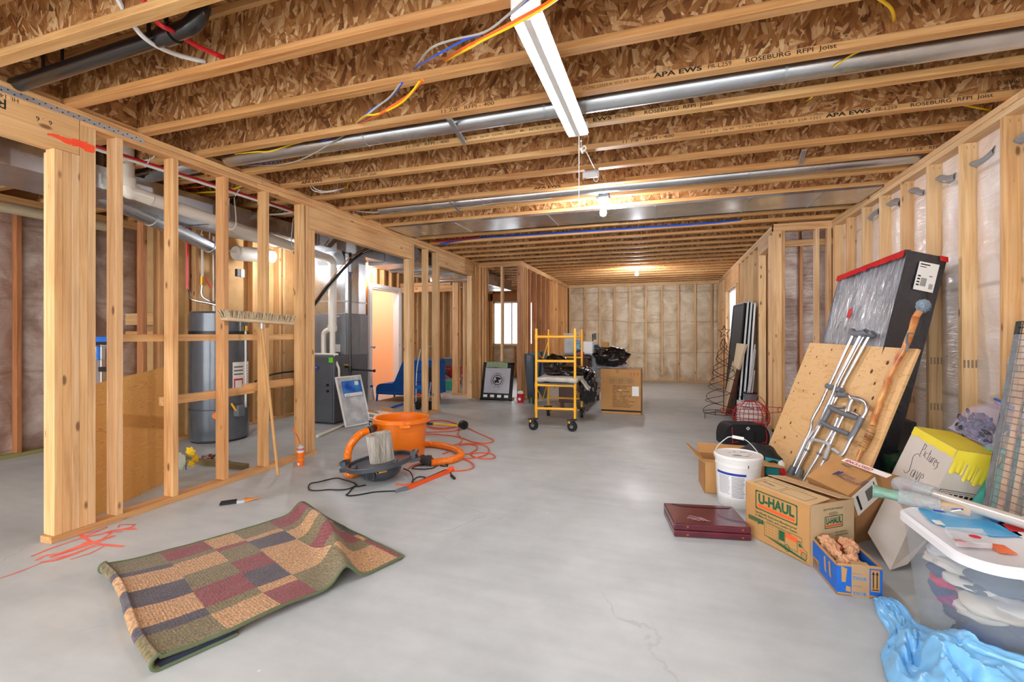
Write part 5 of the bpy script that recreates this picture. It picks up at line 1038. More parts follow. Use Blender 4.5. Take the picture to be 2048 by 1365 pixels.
m = MB(); m.lathe([(0,0),(.05,0),(.05,.11),(.052,.115),(.045,.115),(.045,.02)], p, 20); m.out('tin', plain('rusty_tin','5b4a34',.5,.3), t, smooth=True); m = MB(); m.cyl(p+V(.012,-.045,.0), p+V(.012,-.045,.10), .014, n=10); m.out('teal_drip', plain('teal_paint','2f9e88',.4), t)
slate = plain('slate_blue_panel', '2d3f4e', .35, coat=.2)
for i, (u0, v0, u1, v1, ub, vb, lab) in enumerate(((1049,708,1057,712,1062,800,'narrow dark slate panel leaning at the front of the leaning stack'),(1055,706,1072,704,1070,800,'wide slate blue panel leaning behind the narrow dark one'),(1066,704,1086,703,1088,797,'slate blue panel hidden partly behind the yellow scaffold'))):
    y = 8.0+.08*i; a, b, c = gy(u0,v0,y+.25), gy(u1,v1,y+.25), gz(ub,vb); x0 = -2.26+.10*i+.03
    m = MB(); w = .30 if i else .16; 
    pb0 = V(gz(ub-8,806).x, 0, 0)
    A = gy(u0, v0, y); B = gy(u1+8, v1, y); C_ = gy(ub+4, 800, y); C_.z = .01; D_ = gy(ub-7, 800, y); D_.z = .01
    m._add([A,B,C_,D_]+[q+V(.02,.05,0) for q in (A,B,C_,D_)], [(0,1,2,3),(7,6,5,4),(0,4,5,1),(1,5,6,2),(2,6,7,3),(3,7,4,0)]); o = m.out('slate_panel', slate); props(o, lab, 'panel')
# ================= SCAFFOLD =================
t = T('rolling_scaffold', 'yellow tubular rolling scaffold with four black casters', 'scaffold', (-1.33,6.0,0))
sw = [V(-1.545,5.55,0), V(-1.065,5.60,0), V(-1.60,6.50,0), V(-1.12,6.47,0)]
sw = [gz(1072.5,860), gz(1150,863), gz(1097,832), gz(1163.6,836)]
zt_ = 1.235
for p in sw: m = MB(); m.cyl((p.x,p.y,.15),(p.x,p.y,zt_),.0165,n=14); m.out('post', yel, t, smooth=True)
def bar(a, b, z0, z1, r=.0135, nm='rung'): m = MB(); m.cyl((a.x,a.y,z0),(b.x,b.y,z1),r,n=12); m.out(nm, yel, t, smooth=True)
for z in (1.135,.84,.545,.262): bar(sw[0],sw[1],z,z,.0165)
for z in (1.135,.84,.262): bar(sw[2],sw[3],z,z)
bar(sw[0],sw[2],.545,.545,nm='side_rail'); bar(sw[1],sw[3],.545,.545,nm='side_rail')
q = sw[0].lerp(sw[2],.5); bar(sw[0],q,.95,.84,.009,'brace'); bar(sw[2],q,1.09,.84,.009,'brace'); bar(sw[0],q,.52,.30,.009,'brace'); bar(sw[2],q,.52,.30,.009,'brace')
q = sw[1].lerp(sw[3],.5); bar(sw[1],q,.52,.35,.009,'brace'); bar(sw[3],q,.52,.35,.009,'brace')
for p in sw: 
    for z in (.545,.262,1.135): m = MB(); m.cyl((p.x,p.y,z-.03),(p.x,p.y,z+.03),.021,n=14); m.out('collar', yel, t, smooth=True)
for i, p in enumerate(sw):
    g = p+V(-.03,-.02,.06) if i < 2 else p+V(0,0,.06); d = V(1,.1,0) if i >= 2 else V(.35,1,0); d.normalize()
    m = MB(); m.cyl(g-d*.018, g+d*.018, .06, n=28); o = m.out('caster_wheel', rubber, t, smooth=True)
    m = MB(); m.cyl(g-d*.022, g+d*.022, .022, n=16); m.out('hub', gal2, o); m = MB(); m.cbox(g+V(.015,.01,.075), (.07,.06,.014), .003); m.cbox(g+V(-.04,-.01,.07),(.04,.03,.02),.004)
    for s in (-1,1): m.cyl(g+d*.026*s, g+d*.026*s+V(.01,.01,.075), .008, n=6)
    m.out('fork', black, o); m = MB(); m.cbox(g-d*.03+V(-.02,0,.05),(.02,.012,.03),.002); m.out('brake_pedal', yel, o)
m = MB(); m.box((sw[0].x+.02,sw[0].y-.0,.562),(sw[1].x-.01,sw[2].y,.578)); m.out('deck', dgrey, t)
blk = plain('grey_white_pad', 'b9b2a8', .9, var=.15); dk_ = .58
m = MB(); m.grid(lambda u, v: V(sw[0].x+.0+(.50)*u, sw[0].y-.01+.85*v, dk_+.035+.012*fbm((u*3,v*3,2))-.0*(u)), 20, 20); 
o = m.out('moving_pad', blk, smooth=True, solid=.05); props(o, 'folded grey moving pad on the scaffold deck', 'blanket')
m = MB(); a = V(sw[1].x+.0, sw[1].y+.35, .62); m.grid(lambda u, v: a+V(.02+.10*u, -.12+.22*v, -.02-.13*u+.01*math.sin(v*9)), 8, 8); o = m.out('pad_corner', blk, smooth=True, solid=.02); props(o, 'corner of grey pad hanging over the right side of the scaffold', 'blanket')
def bagblob(name, lab, cat, c, r, sc, mat, seed, amp=.35, fr=2.2, sub=5):
    m = MB(); m.ico(c, r, sub, sc, lambda q: 1+amp*noise.noise(q*fr+V(seed,seed,0))+.10*abs(noise.noise(q*fr*4+V(seed,0,3)))+.04*noise.noise(q*fr*9)); o = m.out(name, mat, smooth=True, ang=180); return props(o, lab, cat)
bagblob('trash_bag', 'black plastic bag slumped across the scaffold deck', 'bag', V(-1.22,6.0,.685), .26, (1.0,1.1,.30), blackbag, 2, .3)
bagblob('trash_bag', 'small black plastic bag bunched at the left end of the scaffold deck', 'bag', V(-1.42,6.15,.75), .15, (1.1,1.1,.9), blackbag, 5, .25)
bagblob('trash_bag', 'black plastic hanging down between scaffold and dresser', 'bag', V(-.97,6.1,.50), .20, (.55,.9,1.1), blackbag, 8)
bagblob('trash_bag', 'large shiny black bag heaped on top of the big carton', 'bag', gy(1220,714,7.2), .235, (1.12,.8,.62), blackbag, 11, .28)
# dresser under clear plastic
dkw = plain('dark_brown_wood', '4a2a18', .35, coat=.3)
t = T('dresser', 'dark brown dresser wrapped in clear plastic behind the scaffold', 'dresser', (-1.35,7.6,0)); dx0, dx1, dy0, dy1 = -1.56, -1.10, 7.0, 8.3
m = MB(); m.box((dx0,dy0,.12),(dx1,dy1,.80),.008); m.out('carcass', dkw, t); m = MB(); m.box((dx0-.02,dy0-.02,.80),(dx1+.02,dy1+.02,.83),.006); m.out('top', dkw, t)
for x in (dx0+.02, dx1-.06):
    for y in (dy0+.02, dy1-.06): m = MB(); m.box((x,y,0),(x+.05,y+.05,.12),.004); m.out('leg', dkw, t)
for r_ in range(3):
    for c__ in range(2): m = MB(); y = dy0+.05+c__*.61; m.box((dx1,y,.16+r_*.21),(dx1+.02,y+.58,.35+r_*.21),.004); o = m.out('drawer', dkw, t); m = MB(); m.cyl((dx1+.02,y+.29,.255+r_*.21),(dx1+.045,y+.29,.255+r_*.21),.015,n=12); m.out('knob', brass, o)
m = MB(); m.grid(lambda u, v: V(dx0-.02+(dx1-dx0+.06)*min(1,u*1.6), dy0-.03+.75*v, .86-(.0 if u < .62 else (u-.62)*1.25)+.02*fbm((u*6,v*6,3)))+(V(.02+.05*fbm((v*5,u*5,1)),0,0) if u > .62 else V(0,0,0)), 30, 30); o = m.out('plastic_sheet', film('milky_polythene','cfe0ee',.12,.8,.55), smooth=True); props(o, 'crumpled clear plastic sheet hanging over the dresser corner', 'plastic sheet')
# clutter on the dresser
t, a, b = farbox('clear_tote', 'clear tote of crumpled things on the left end of the dresser', 'tote', 1128, 669, 1150, 707, 7.35, film('clear_tote_plastic','c8ccce',.15,.5,.6), .35, .845)
m = MB(); m.ico(((a.x+b.x)/2,7.5,a.z+.12), .09, 3, (1,1,.9), lambda c: .8+.4*noise.noise(c*3)); m.out('contents', plain('olive_cloth','6d6b52',.9,var=.3), t); m = MB(); m.box((a.x-.01,7.34,b.z),(b.x+.01,7.72,b.z+.012),.003); m.out('lid', white, t)
t, a, b = farbox('white_box', 'plain white rounded box standing on the dresser', 'box', 1166, 683, 1185, 712, 7.3, white, .16, .845, bev=.012)
t, a, b = farbox('black_device', 'black device under the white box on the dresser edge', 'device', 1172, 712.5, 1186, 720, 7.1, black, .1, None)
t, a, b = farbox('red_box', 'little red box on the dresser left of the white box', 'box', 1156, 704, 1167, 711, 7.05, red, .08, .835)
t, a, b = farbox('kraft_box', 'small kraft box behind the large black bag', 'box', 1204, 685, 1216.5, 700, 7.26, cardb, .1, .657)
t = T('wall_mount_bracket', 'black monitor arm bracket sticking up behind the white box', 'bracket', gy(1187,690,7.6)); m = MB(); m.cyl(gy(1185.5,715,7.6), gy(1185.5,668,7.6), .012, n=10); m.out('pole', black, t)
m = MB(); a, b = gy(1188,680,7.58), gy(1192,667,7.58); m.box((a.x,7.56,a.z),(b.x,7.6,b.z),.003); m.out('plate', black, t)
m = MB(); m.cyl(gy(1185.5,673,7.6), gy(1190,673,7.58), .008, n=8); m.out('arm', black, t)
bagblob('blue_bundle', 'blue fabric bundle slumped behind the white box on the dresser', 'bundle', gy(1190,706,7.6), .14, (1.2,.8,.8), plain('blue_nylon','23506e',.5,var=.2), 3)
bagblob('white_foam', 'white and blue plastic bundle on the dresser behind the scaffold', 'bundle', gy(1155,693,7.5), .13, (1.1,.8,.7), plain('pale_blue_plastic','7ba6c4',.4,var=.4), 6)
bagblob('foam_sheet', 'crumpled grey foam sheet under the large black bag', 'foam', gy(1225,735,7.3), .22, (1.25,.9,.16), plain('grey_foam','b9b3b6',.8,var=.2), 4)
# big carton
t = T('carton', 'large printed kraft carton standing under the black bag in mid floor', 'box', (-.61,7.2,0)); cx0, cx1, cy0 = -.905, -.335, 6.93
m = MB(); m.box((cx0,cy0,0),(cx1,cy0+.45,.655),.004); m.out('box', cardb, t)
Mf = Matrix(((1,0,0,cx0),(0,0,-1,cy0-.001),(0,1,0,0),(0,0,0,1)))
m = MB(Mf); m.box((0,.035,0),(cx1-cx0,.058,.001)); m.out('black_band', ink, t); w_ = cx1-cx0
m = MB(Mf)
lines = ['FREE CRAFTSMAN POWER','CHAMBER TABLE','ART NO.18','P.O. NO : T-NH0008','QTY     : 001','CTN     : 5/6/APR/1,200','G.W.    : 17 LBS','MEAS    : 17.3X2.25','FACTORY CODE: PENYEA','MADE IN VIETNAM','FABRIQUE EN VIETNAM','HECHO EN VIETNAM']
for i, s in enumerate(lines): m.text(s, .026, Matrix.Translation((.165,.40-i*.0265-(.012 if i > 4 else 0),0)), sx=1.05)
m.out('printed_text', ink, t)
m = MB(Mf)
for i in range(3):
    x0 = .10+i*.125
    for a, b in (((x0,.445),(x0+.12,.447)),((x0,.535),(x0+.12,.537)),((x0,.445),(x0+.002,.537)),((x0+.118,.445),(x0+.12,.537))): m.box((a[0],a[1],0),(b[0],b[1],.001))
    for k in range(6): m.box((x0+.01+.006*abs(k-3),.455+k*.012,0),(x0+.11-.006*abs(k-3),.459+k*.012,.001))
m.out('printed_grid', greyink, t)
m = MB(Mf); m.box((w_-.125,.27,0),(w_-.03,.41,.001)); m.box((.25,.345,0),(.30,.355,.001)); m.out('paper_label', paper, t)
m = MB(Mf)
for i, sh in enumerate(('A','U','U')): x0 = w_-.16+i*.048; m.box((x0,.56,0),(x0+.04,.562,.001)); m.box((x0,.60,0),(x0+.04,.602,.001)); m.box((x0+.017,.57,0),(x0+.022,.595,.001)); m.poly([(x0+.008,.585,.001),(x0+.032,.585,.001),(x0+.02,.598,.001)])
m.out('red_handling_marks', redink, t); m = MB(Mf); m.box((w_*.38,.60,0),(w_*.45,.655,.0015)); m.out('tape', cardi, t)
# ================= RIGHT SIDE =================
def slab8(name, top, bot, mat, parent):       # eight corners: front quad (TL,TR,BR,BL) and back quad
    m = MB(); m._add(list(top)+list(bot), [(0,1,2,3),(7,6,5,4),(0,4,5,1),(1,5,6,2),(2,6,7,3),(3,7,4,0)]); return m.out(name, mat, parent)
# ---- wrapped mattress box ----
TLf, TRf = V(1.355,4.469,1.638), V(1.534,3.773,1.727); off = V(.24,.057,-.055)
BLf, BRf = V(.975,4.36,.012), V(1.134,3.66,.012); offb = V(.24,.06,0)
wrapm = N('grey_wrapped_board'); wrapm.col(wrapm.ramp(wrapm.noise(wrapm.coord((1,1,.4)), 3, 4), [(.3,'5b6068'),(.7,'7d838b')])); wrapm.set(Roughness=.22, Specular_IOR_Level=.8); wrapm.b.inputs['Coat Weight'].default_value = .8; wrapm.b.inputs['Coat Roughness'].default_value = .1
wrapm.bump(wrapm.noise(wrapm.coord((26,26,3.2), (0,.25,0)), 1, 5, .6, 1.5), .8, .02); wrapm = wrapm.m
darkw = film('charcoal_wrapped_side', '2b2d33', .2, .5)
t = T('boxed_mattress', 'tall grey slab box wrapped in clear film with red tape leaning on right wall', 'box', (1.2,4,0))
F4 = [TLf, TRf, BRf, BLf]; B4 = [TLf+off, TRf+off, BRf+offb, BLf+offb]
m = MB(); vs = F4+B4; m._add(vs, [(0,1,2,3)]); m.bm.free()
m = MB()
def fgr(u, v):
    p = TLf.lerp(TRf,u).lerp(BLf.lerp(BRf,u), v); return p-V(.9,.35,.3).normalized()*(.005*fbm((u*5,v*7,1))+.0035*fbm((u*22,v*9,4))-.004)
m.grid(fgr, 70, 110); m._add([B4[0],B4[1],B4[2],B4[3]], [(3,2,1,0)]); m._add([F4[0],F4[1],B4[1],B4[0]], [(0,1,2,3)]); m._add([F4[0],F4[3],B4[3],B4[0]], [(0,1,2,3)]); m.out('wrapped_face', wrapm, t, smooth=True, ang=30)
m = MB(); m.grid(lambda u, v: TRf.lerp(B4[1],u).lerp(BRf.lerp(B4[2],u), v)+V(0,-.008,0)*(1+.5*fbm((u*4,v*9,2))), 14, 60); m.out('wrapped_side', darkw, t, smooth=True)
tape = plain('red_tape', 'c4161c', .3, var=.1, coat=.4)
random.seed(8); m = MB(); n = 14; dn = (BLf-TLf).normalized()
for i in range(n):
    a, b = TLf.lerp(TRf, i/n), TLf.lerp(TRf, (i+1)/n); o_ = V(-.016,-.012,.004); w1, w2 = .035+.02*random.random(), .035+.02*random.random(); k = .006*random.random()
    m.quad(a+o_+dn*k, b+o_, b+o_+dn*w2, a+o_+dn*w1); m.quad(a+o_, b+o_, b+V(.03,.01,.004), a+V(.03,.01,.004))
m.out('red_tape', tape, t); m = MB(); c = fgr(.36,.19)+V(-.012,-.006,0); e_ = (TRf-TLf).normalized(); m.quad(c, c+e_*.055+V(0,0,.01), c+e_*.05+dn*.075, c+dn*.065); m.out('red_tape_square', tape, t)
m = MB(); a = B4[1]; o_ = V(0,-.018,.002); m.quad(a+o_, a+V(-.05,-.012,.012)+o_, a+V(-.05,-.012,-.02)+o_, a+V(0,0,-.035)+o_); m.out('corner_tape', tape, t)
sdx = (B4[1]-TRf).normalized(); sdn = (BRf-TRf).normalized(); c = TRf+sdx*.085+sdn*.06+V(0,-.02,0); M_ = Matrix((sdx, -sdn, sdx.cross(-sdn))).transposed().to_4x4(); M_.translation = c+sdn*.19
m = MB(M_); m.box((0,0,0),(.125,.19,.001)); m.out('shipping_label', paper, t); m = MB(M_); m.box((.01,.17,.001),(.07,.178,.0014)); m.box((.01,.155,.001),(.05,.16,.0014)); m.box((.08,.10,.001),(.10,.105,.0014))
for i in range(9): m.box((.035+i*.004,.03,.001),(.037+i*.004,.085,.0014)); 
for i in range(7): m.box((.09,.02+i*.005,.001),(.115,.0225+i*.005,.0014))
for i in range(4): m.box((.01,.03+i*.02,.001),(.028,.04+i*.02,.0014))
m.out('label_print', ink, t)
# ---- plywood ----
pTL, pTR, pBL, pBR = V(1.139,4.434,1.094), V(1.476,3.49,1.074), V(.716,4.283,.0), V(1.053,3.34,.0)
pe = (pTR-pTL).normalized(); pd = (pBL-pTL).normalized(); pn = pe.cross(pd).normalized()
if pn.x > 0: pn = -pn
plyw = N('knotty_plywood'); v_ = plyw.coord((1.5,1.5,5)); g_ = plyw.noise(v_, 1.7, 3, .5, 3); k_ = plyw.n('ShaderNodeMath', operation='MULTIPLY'); k_.inputs[1].default_value = 8; plyw.l(g_, k_.inputs[0]); w_ = plyw.n('ShaderNodeMath', operation='PINGPONG'); w_.inputs[1].default_value = 1; plyw.l(k_.outputs[0], w_.inputs[0])
c_ = plyw.ramp(w_.outputs[0], [(0,'dcb27b'),(.6,'e0b780'),(.9,'d8ab70'),(1,'cb9b60')]); plyw.col(c_); plyw.set(Roughness=.6); plyw = plyw.m
t = T('plywood_sheet', 'knotty plywood sheet leaning on the film-wrapped box with crutches on it', 'plywood', (1,3.8,0))
slab8('sheet', [pTL,pTR,pBR,pBL], [q-pn*.018 for q in (pTL,pTR,pBR,pBL)], plyw, t)
def onply(u, v, off=0.0, P0=None, n_=None):
    d = _ray(u, v); P0 = P0 or pTL; n_ = n_ or pn; C0 = V(0,0,CH); k = ((P0+n_*off)-C0).dot(n_)/d.dot(n_); return C0+d*k
def oc(x, y, off): return onply(1540+x/4.015, 640+y/4.015, off)
kn = plain('knot_brown', '5a3217', .7); 
for (x, y, r) in ((495,240,.010),(375,298,.009),(325,255,.007),(942,345,.015),(283,372,.008),(450,370,.008),(815,415,.016),(320,430,.010),(228,508,.009),(840,512,.012),(268,570,.009),(350,597,.008),(825,630,.014),(190,575,.007),(165,828,.012),(118,945,.012),(215,935,.008),(85,870,.008),(170,1065,.012),(40,985,.009),(684,727,.013),(718,450,.006),(870,935,.012)):
    p = oc(x, y, .0035); m = MB(); m.poly([p+pe*r*.62*math.cos(a)-pd*r*math.sin(a) for a in [i*.628 for i in range(10)]]); m.out('knot', kn, t)
# ---- crutches ----
def tubes(t, lst, off, r, mat, nm, sub=4):
    for pl in lst:
        m = MB(); m.tube([oc(x, y, off) for x, y in pl], r, n=10, sub=sub); m.out(nm, mat, t, smooth=True)
for lab, pad, tl_, grip, ft_, off in (('aluminium crutch with grey pad, left one of the pair on the plywood', [(655,85),(665,105),(700,115),(740,112),(768,105),(775,100)], [[(672,120),(600,270),(495,490),(455,570),(400,690),(342,795),(332,860),(310,920),(290,965)],[(728,128),(640,300),(545,480),(505,590),(440,730),(395,840),(345,905),(305,960)],[(292,955),(245,1060),(182,1195)]], [(460,530),(490,545),(520,545)], (168,1228), .05),
                        ('aluminium crutch with grey pad, right one of the pair on the plywood', [(760,95),(785,112),(810,120),(832,108)], [[(755,128),(660,300),(560,490),(505,620),(430,760),(385,850),(350,910),(325,975)],[(795,138),(700,310),(600,490),(540,620),(470,740),(405,860),(350,930),(330,985)],[(328,975),(285,1070),(215,1215)]], [(525,560),(560,565),(580,570)], (228,1252), .028)):
    t = T('crutch', lab, 'crutch', oc(200,1200,off)*1.0, 'pair of crutches on the plywood')
    tubes(t, tl_[:2], off, .0105, alu, 'tube'); tubes(t, tl_[2:], off, .0145, alu, 'lower_tube', 2)
    m = MB(); m.tube([oc(x,y,off) for x,y in pad], .023, n=14, sub=4); m.out('armpit_pad', mgrey, t, smooth=True); m = MB(); m.tube([oc(x,y,off) for x,y in grip], .02, n=12); m.out('hand_grip', mgrey, t, smooth=True)
    p = oc(*ft_, off); d = (p-oc(tl_[2][0][0],tl_[2][0][1],off)).normalized(); m = MB(); m.cyl(p-d*.05, p+d*.01, .021, .026, n=16); m.out('rubber_tip', mgrey, t, smooth=True); m = MB(); 
    for pl in tl_[:2]:
        for k in range(5): q = oc(*pl[2],off).lerp(oc(*pl[4],off), .15+.17*k); m.ico(q-V(.0,.0108,-.0)+pn*.0, .0035, 1)
    m.out('adjustment_hole', black, t)
# ---- folded walker ----
t = T('folding_walker', 'folded aluminium walking frame with grey grips resting on the plywood', 'walker', oc(290,1270,.04))
tubes(t, [[(400,850),(430,780),(480,700),(502,650),(520,615),(560,602),(610,605),(645,620),(652,655),(628,700),(600,750),(560,830),(500,960),(455,1065),(438,1125),(395,1200)], [(545,790),(520,850),(480,930),(420,1030),(395,1080),(350,1160),(270,1290)], [(400,855),(360,930),(322,990),(300,1050),(250,1140),(205,1235)]], .045, .0125, alu, 'leg')
tubes(t, [[(630,740),(660,640),(700,640),(750,655),(780,690),(770,740),(735,800),(700,870),(640,980),(590,1080),(560,1110)]], .065, .0135, alu, 'far_leg')
tubes(t, [[(545,603),(575,606),(620,606)],[(665,632),(705,638),(745,655)]], .058, .0175, mgrey, 'hand_grip')
tubes(t, [[(488,705),(450,780),(405,855)],[(738,785),(700,860),(635,975)]], .065, .0185, mgrey, 'grey_upright', 2); tubes(t, [[(480,700),(520,725),(600,760),(710,795)],[(418,820),(450,845),(540,885),(640,922)]], .07, .0165, mgrey, 'crossbar')
tubes(t, [[(490,690),(540,705),(600,705)],[(640,740),(680,755),(720,775)]], .05, .010, alu, 'fold_rod', 2); tubes(t, [[(325,985),(345,965),(380,970),(450,990),(475,1010),(462,1060),(440,1120)],[(505,1040),(530,1055),(560,1080)]], .05, .012, lgrey, 'lower_brace')
for x, y in ((300,1050),(396,1078),(444,1125)): m = MB(); a, b = oc(x+4,y-8,.045), oc(x-4,y+8,.045); m.cyl(a, b, .0175, n=14); m.out('adjustment_collar', mgrey, t, smooth=True)
# ---- carved walking stick ----
t = T('walking_stick', 'long carved wooden staff with a fuzzy grey top leaning on the plywood', 'staff', oc(700,1110,.03)); stw = plain('honey_wood', 'cf8e4a', .35, var=.3, coat=.4)
m = MB(); m.tube([oc(x,y,.03) for x, y in ((1170,-20),(1140,80),(1080,230),(1030,310),(985,400),(950,470),(930,540),(885,640),(870,700),(838,780),(822,850))], lambda q: .019-.002*q+.001*math.sin(q*50), n=14, sub=4); m.out('shaft', stw, t, smooth=True)
m = MB(); m.tube([oc(x,y,.03) for x, y in ((1262,-150),(1235,-110),(1170,-20),(1145,60))], .0185, n=16, sub=10, ridge=.04); m.out('cord_wrap', plain('terracotta_cord','cf8a5a',.9), t, smooth=True)
pk = oc(1232,-110,.03); m = MB(); m.ico(pk, .036, 4, (1,1,1.15), lambda c: 1+.25*noise.noise(c*9)+.12*noise.noise(c*25)); m.out('fuzzy_top', plain('grey_blue_fleece','6f7f8a',.95,var=.5), t, smooth=True)
m = MB(); m.tube([oc(x,y,.03) for x, y in ((815,870),(790,940),(760,1000),(730,1040))], lambda q: .0205+.002*math.sin(q*60), n=16, sub=14); m.out('carved_grip', plain('grip_wood','b98a55',.4,var=.3), t, smooth=True); m = MB(); m.tube([oc(735,1030,.03), oc(712,1090,.03), oc(690,1150,.03)], lambda q: .016-.006*q, n=12); m.out('foot', stw, t, smooth=True)
for x, y in ((805,905),(796,930),(788,948),(745,1018)): a, b = oc(x,y,.03), oc(x-1.2,y+2.4,.03); m = MB(); m.cyl(a, b, .0235, n=16); m.out('dark_ring', kn, t)
m = MB(); m.tube([oc(1115,105,.055), oc(1150,110,.055)], .004, n=6); m.tube([oc(1105,110,.05), oc(1098,170,.05), oc(1108,210,.05), oc(1095,255,.05)], .006, n=6); m.out('feather_string', mgrey, t)
# ---- five gallon pail ----
pb_ = V(.475,3.52,0)
t = T('bucket', 'white lidded plastic pail with wire handle and blue striped label', 'bucket', pb_)
m = MB(); m.lathe([(0,0),(.128,0),(.132,.006),(.143,.27),(.146,.272),(.146,.285),(.144,.287),(.145,.305),(.149,.307),(.149,.318),(.146,.32)], pb_, 64); m.out('body', white, t, smooth=True, ang=35)
m = MB(); m.lathe([(.146,.318),(.153,.319),(.155,.323),(.155,.337),(.150,.344),(.143,.345),(.141,.339),(0,.339)], pb_, 64); m.out('lid', white, t, smooth=True, ang=35)
ang1 = math.atan2(-pb_.y, -pb_.x)
def onp(a, z, e=.0): r = .1325+(.143-.1325)*(z/.27)+.0012+e; return pb_+V(r*math.cos(ang1+a), r*math.sin(ang1+a), z)
def ppatch(nm, a0, a1, z0, z1, mat, e=0): m = MB(); m.grid(lambda u, v: onp(a0+(a1-a0)*u, z0+(z1-z0)*v, e), 16, 1); m.out(nm, mat, t, smooth=True)
ppatch('label', -1.1, .75, .065, .245, plain('label_paper','eceef0',.5,var=0)); ppatch('label_stripe', -1.1, .35, .222, .238, blueink, .0006)
random.seed(12)
for i in range(15): 
    z = .21-i*.0095; ppatch('label_text', -.28, .28+random.uniform(-.05,.03), z, z+.0035, greyink, .0006)
    if i < 13: ppatch('label_text', -.95, -.36+random.uniform(-.08,0), z, z+.0028, greyink, .0006)
m = MB(); M_ = Matrix.Translation(onp(.42,.285,.008)); a = onp(.42,.29,.006); m.cbox(a, (.004,.004,.02)); m.out('arrow_mark', ink, t)
hA = pb_+V(.150*math.cos(ang1-1.5), .150*math.sin(ang1-1.5), .31); hB = pb_+V(.150*math.cos(ang1+1.45), .150*math.sin(ang1+1.45), .285)
top_ = D_ = gy(1490,868,pb_.y+.0)
m = MB(); hd_ = (hB-hA); pts = [hA, hA+hd_*.06+V(0,.0,.07), hA+hd_*.24+V(0,0,.135), hA+hd_*.36+V(0,0,.155), hA+hd_*.66+V(0,0,.15), hA+hd_*.9+V(0,0,.08), hB+V(0,0,.02), hB]
m.tube(pts, .0032, n=8); m.out('wire_handle', gal2, t, smooth=True); m = MB(); m.cyl(hA+hd_*.38+V(0,0,.158), hA+hd_*.62+V(0,0,.156), .011, n=12); m.out('handle_grip', white, t, smooth=True)
m = MB(); random.seed(3)
for i in range(9): a = V(random.uniform(-.09,.09), random.uniform(-.07,.07), .3405)+pb_; b = a+V(random.uniform(-.06,.06), random.uniform(-.03,.03), 0); m.tube([a,a.lerp(b,.5)+V(.01,.01,0),b], .0012, n=5, sub=3)
m.out('scuff_mark', mgrey, t)
# ---- moving carton with printed lettering ----
A_, B_, C_ = V(.446,3.0,0), V(.69,2.673,0), V(.934,2.853,0)
t = T('moving_box', 'kraft moving box with green lettering and half open flaps beside the burgundy case', 'box', A_); fx = (B_-A_); fw_ = fx.length; sxv = (C_-B_); sw_ = sxv.length; hh = .3055
M_ = frame(A_, fx); MU = M_
m = MB(M_); w = .004
for a, b in (((0,0,0),(fw_,w,hh)), ((0,sw_-w,0),(fw_,sw_,hh)), ((0,0,0),(w,sw_,hh)), ((0,0,0),(fw_,sw_,w))): m.box(a, b)
m.out('box', cardb, t); m = MB(M_); m.box((fw_-w,0,0),(fw_+.0005,sw_,hh)); m.out('pale_side', plain('side_kraft','c9ad86',.8), t)
m = MB(M_); m._add([(0,0,hh),(fw_,0,hh),(fw_-.015,sw_*.5,hh+.012),(.01,sw_*.5,hh+.014)], [(0,1,2,3)]); m.out('front_flap', card('flap_kraft','cfae80'), t, solid=.004)
m = MB(M_); m._add([(0,sw_,hh),(fw_,sw_,hh),(fw_+.01,sw_*.62,hh+.02),(.0,sw_*.55,hh+.02)], [(0,1,2,3)]); m.out('back_flap', cardp, t, solid=.004)
m = MB(M_); m._add([(fw_,0,hh),(fw_,sw_,hh),(fw_-.12,sw_-.01,hh-.006),(fw_-.12,.01,hh-.006)], [(0,1,2,3)]); m._add([(0,0,hh),(0,sw_,hh),(.1,sw_-.02,hh-.01),(.1,.02,hh-.01)], [(0,1,2,3)]); m.out('side_flap', cardi, t, solid=.004)
Mf = M_ @ Matrix(((1,0,0,0),(0,0,-1,-.0006),(0,1,0,0),(0,0,0,1))); Ms = M_ @ Matrix(((0,0,1,fw_+.0011),(1,0,0,0),(0,1,0,0),(0,0,0,1)))
def logo(M, x, y, w, h):
    def rr(mb, x0, y0, x1, y1, th, z):
        for a, b in (((x0+th,y0),(x1-th,y0+th)), ((x0+th,y1-th),(x1-th,y1)), ((x0,y0+th),(x0+th,y1-th)), ((x1-th,y0+th),(x1,y1-th))): mb.box((a[0],a[1],z),(b[0],b[1],z+.0008))
        for cx__, cy__ in ((x0+th,y0+th),(x1-th,y0+th),(x0+th,y1-th),(x1-th,y1-th)): mb.cyl((cx__,cy__,z),(cx__,cy__,z+.0008), th, n=12)
    m = MB(M); rr(m, x, y, x+w, y+h, h*.055, 0); m.out('logo_border', greenink, t)
    vs, _ = text_geo('U-HAUL','LEFT',.045); tw = max(q.x for q in vs)-min(q.x for q in vs); hs = h*.50; sz = hs/.73
    m = MB(M); m.text('U-HAUL', sz, Matrix.Translation((x+w*.07, y+h*.36, 0)), sx=w*.86/(tw*sz), bold=.045); m.out('logo_lettering', greenink, t)
    m = MB(M); m.box((x+w*.06,y+h*.13,0),(x+w*.94,y+h*.27,.0008)); m.out('logo_stripe', orink, t)
logo(Mf, .070, .175, .265, .105)
m = MB(Mf); m.text('Specifically Sized and Manufactured', .0165, Matrix.Translation((.068,.152,0)), sx=1.12, bold=.02); m.text('to Make Packing and Loading Easier.', .0165, Matrix.Translation((.068,.134,0)), sx=1.12, bold=.02); m.out('slogan', greenink, t)
m = MB(Mf); m.box((.02,.098,0),(.125,.122,.0006)); m.poly([(.09,.099,.0006),(.105,.099,.0006),(.08,.086,.0006)]); m.out('speech_banner', greenink, t); m = MB(Mf); m.text('CREATE YOUR WAY TO FASTER,', .0062, Matrix.Translation((.024,.112,.0006))); m.text('EASIER PACKING BOXES!', .0062, Matrix.Translation((.024,.102,.0006))); m.out('banner_lettering', cardb, t)
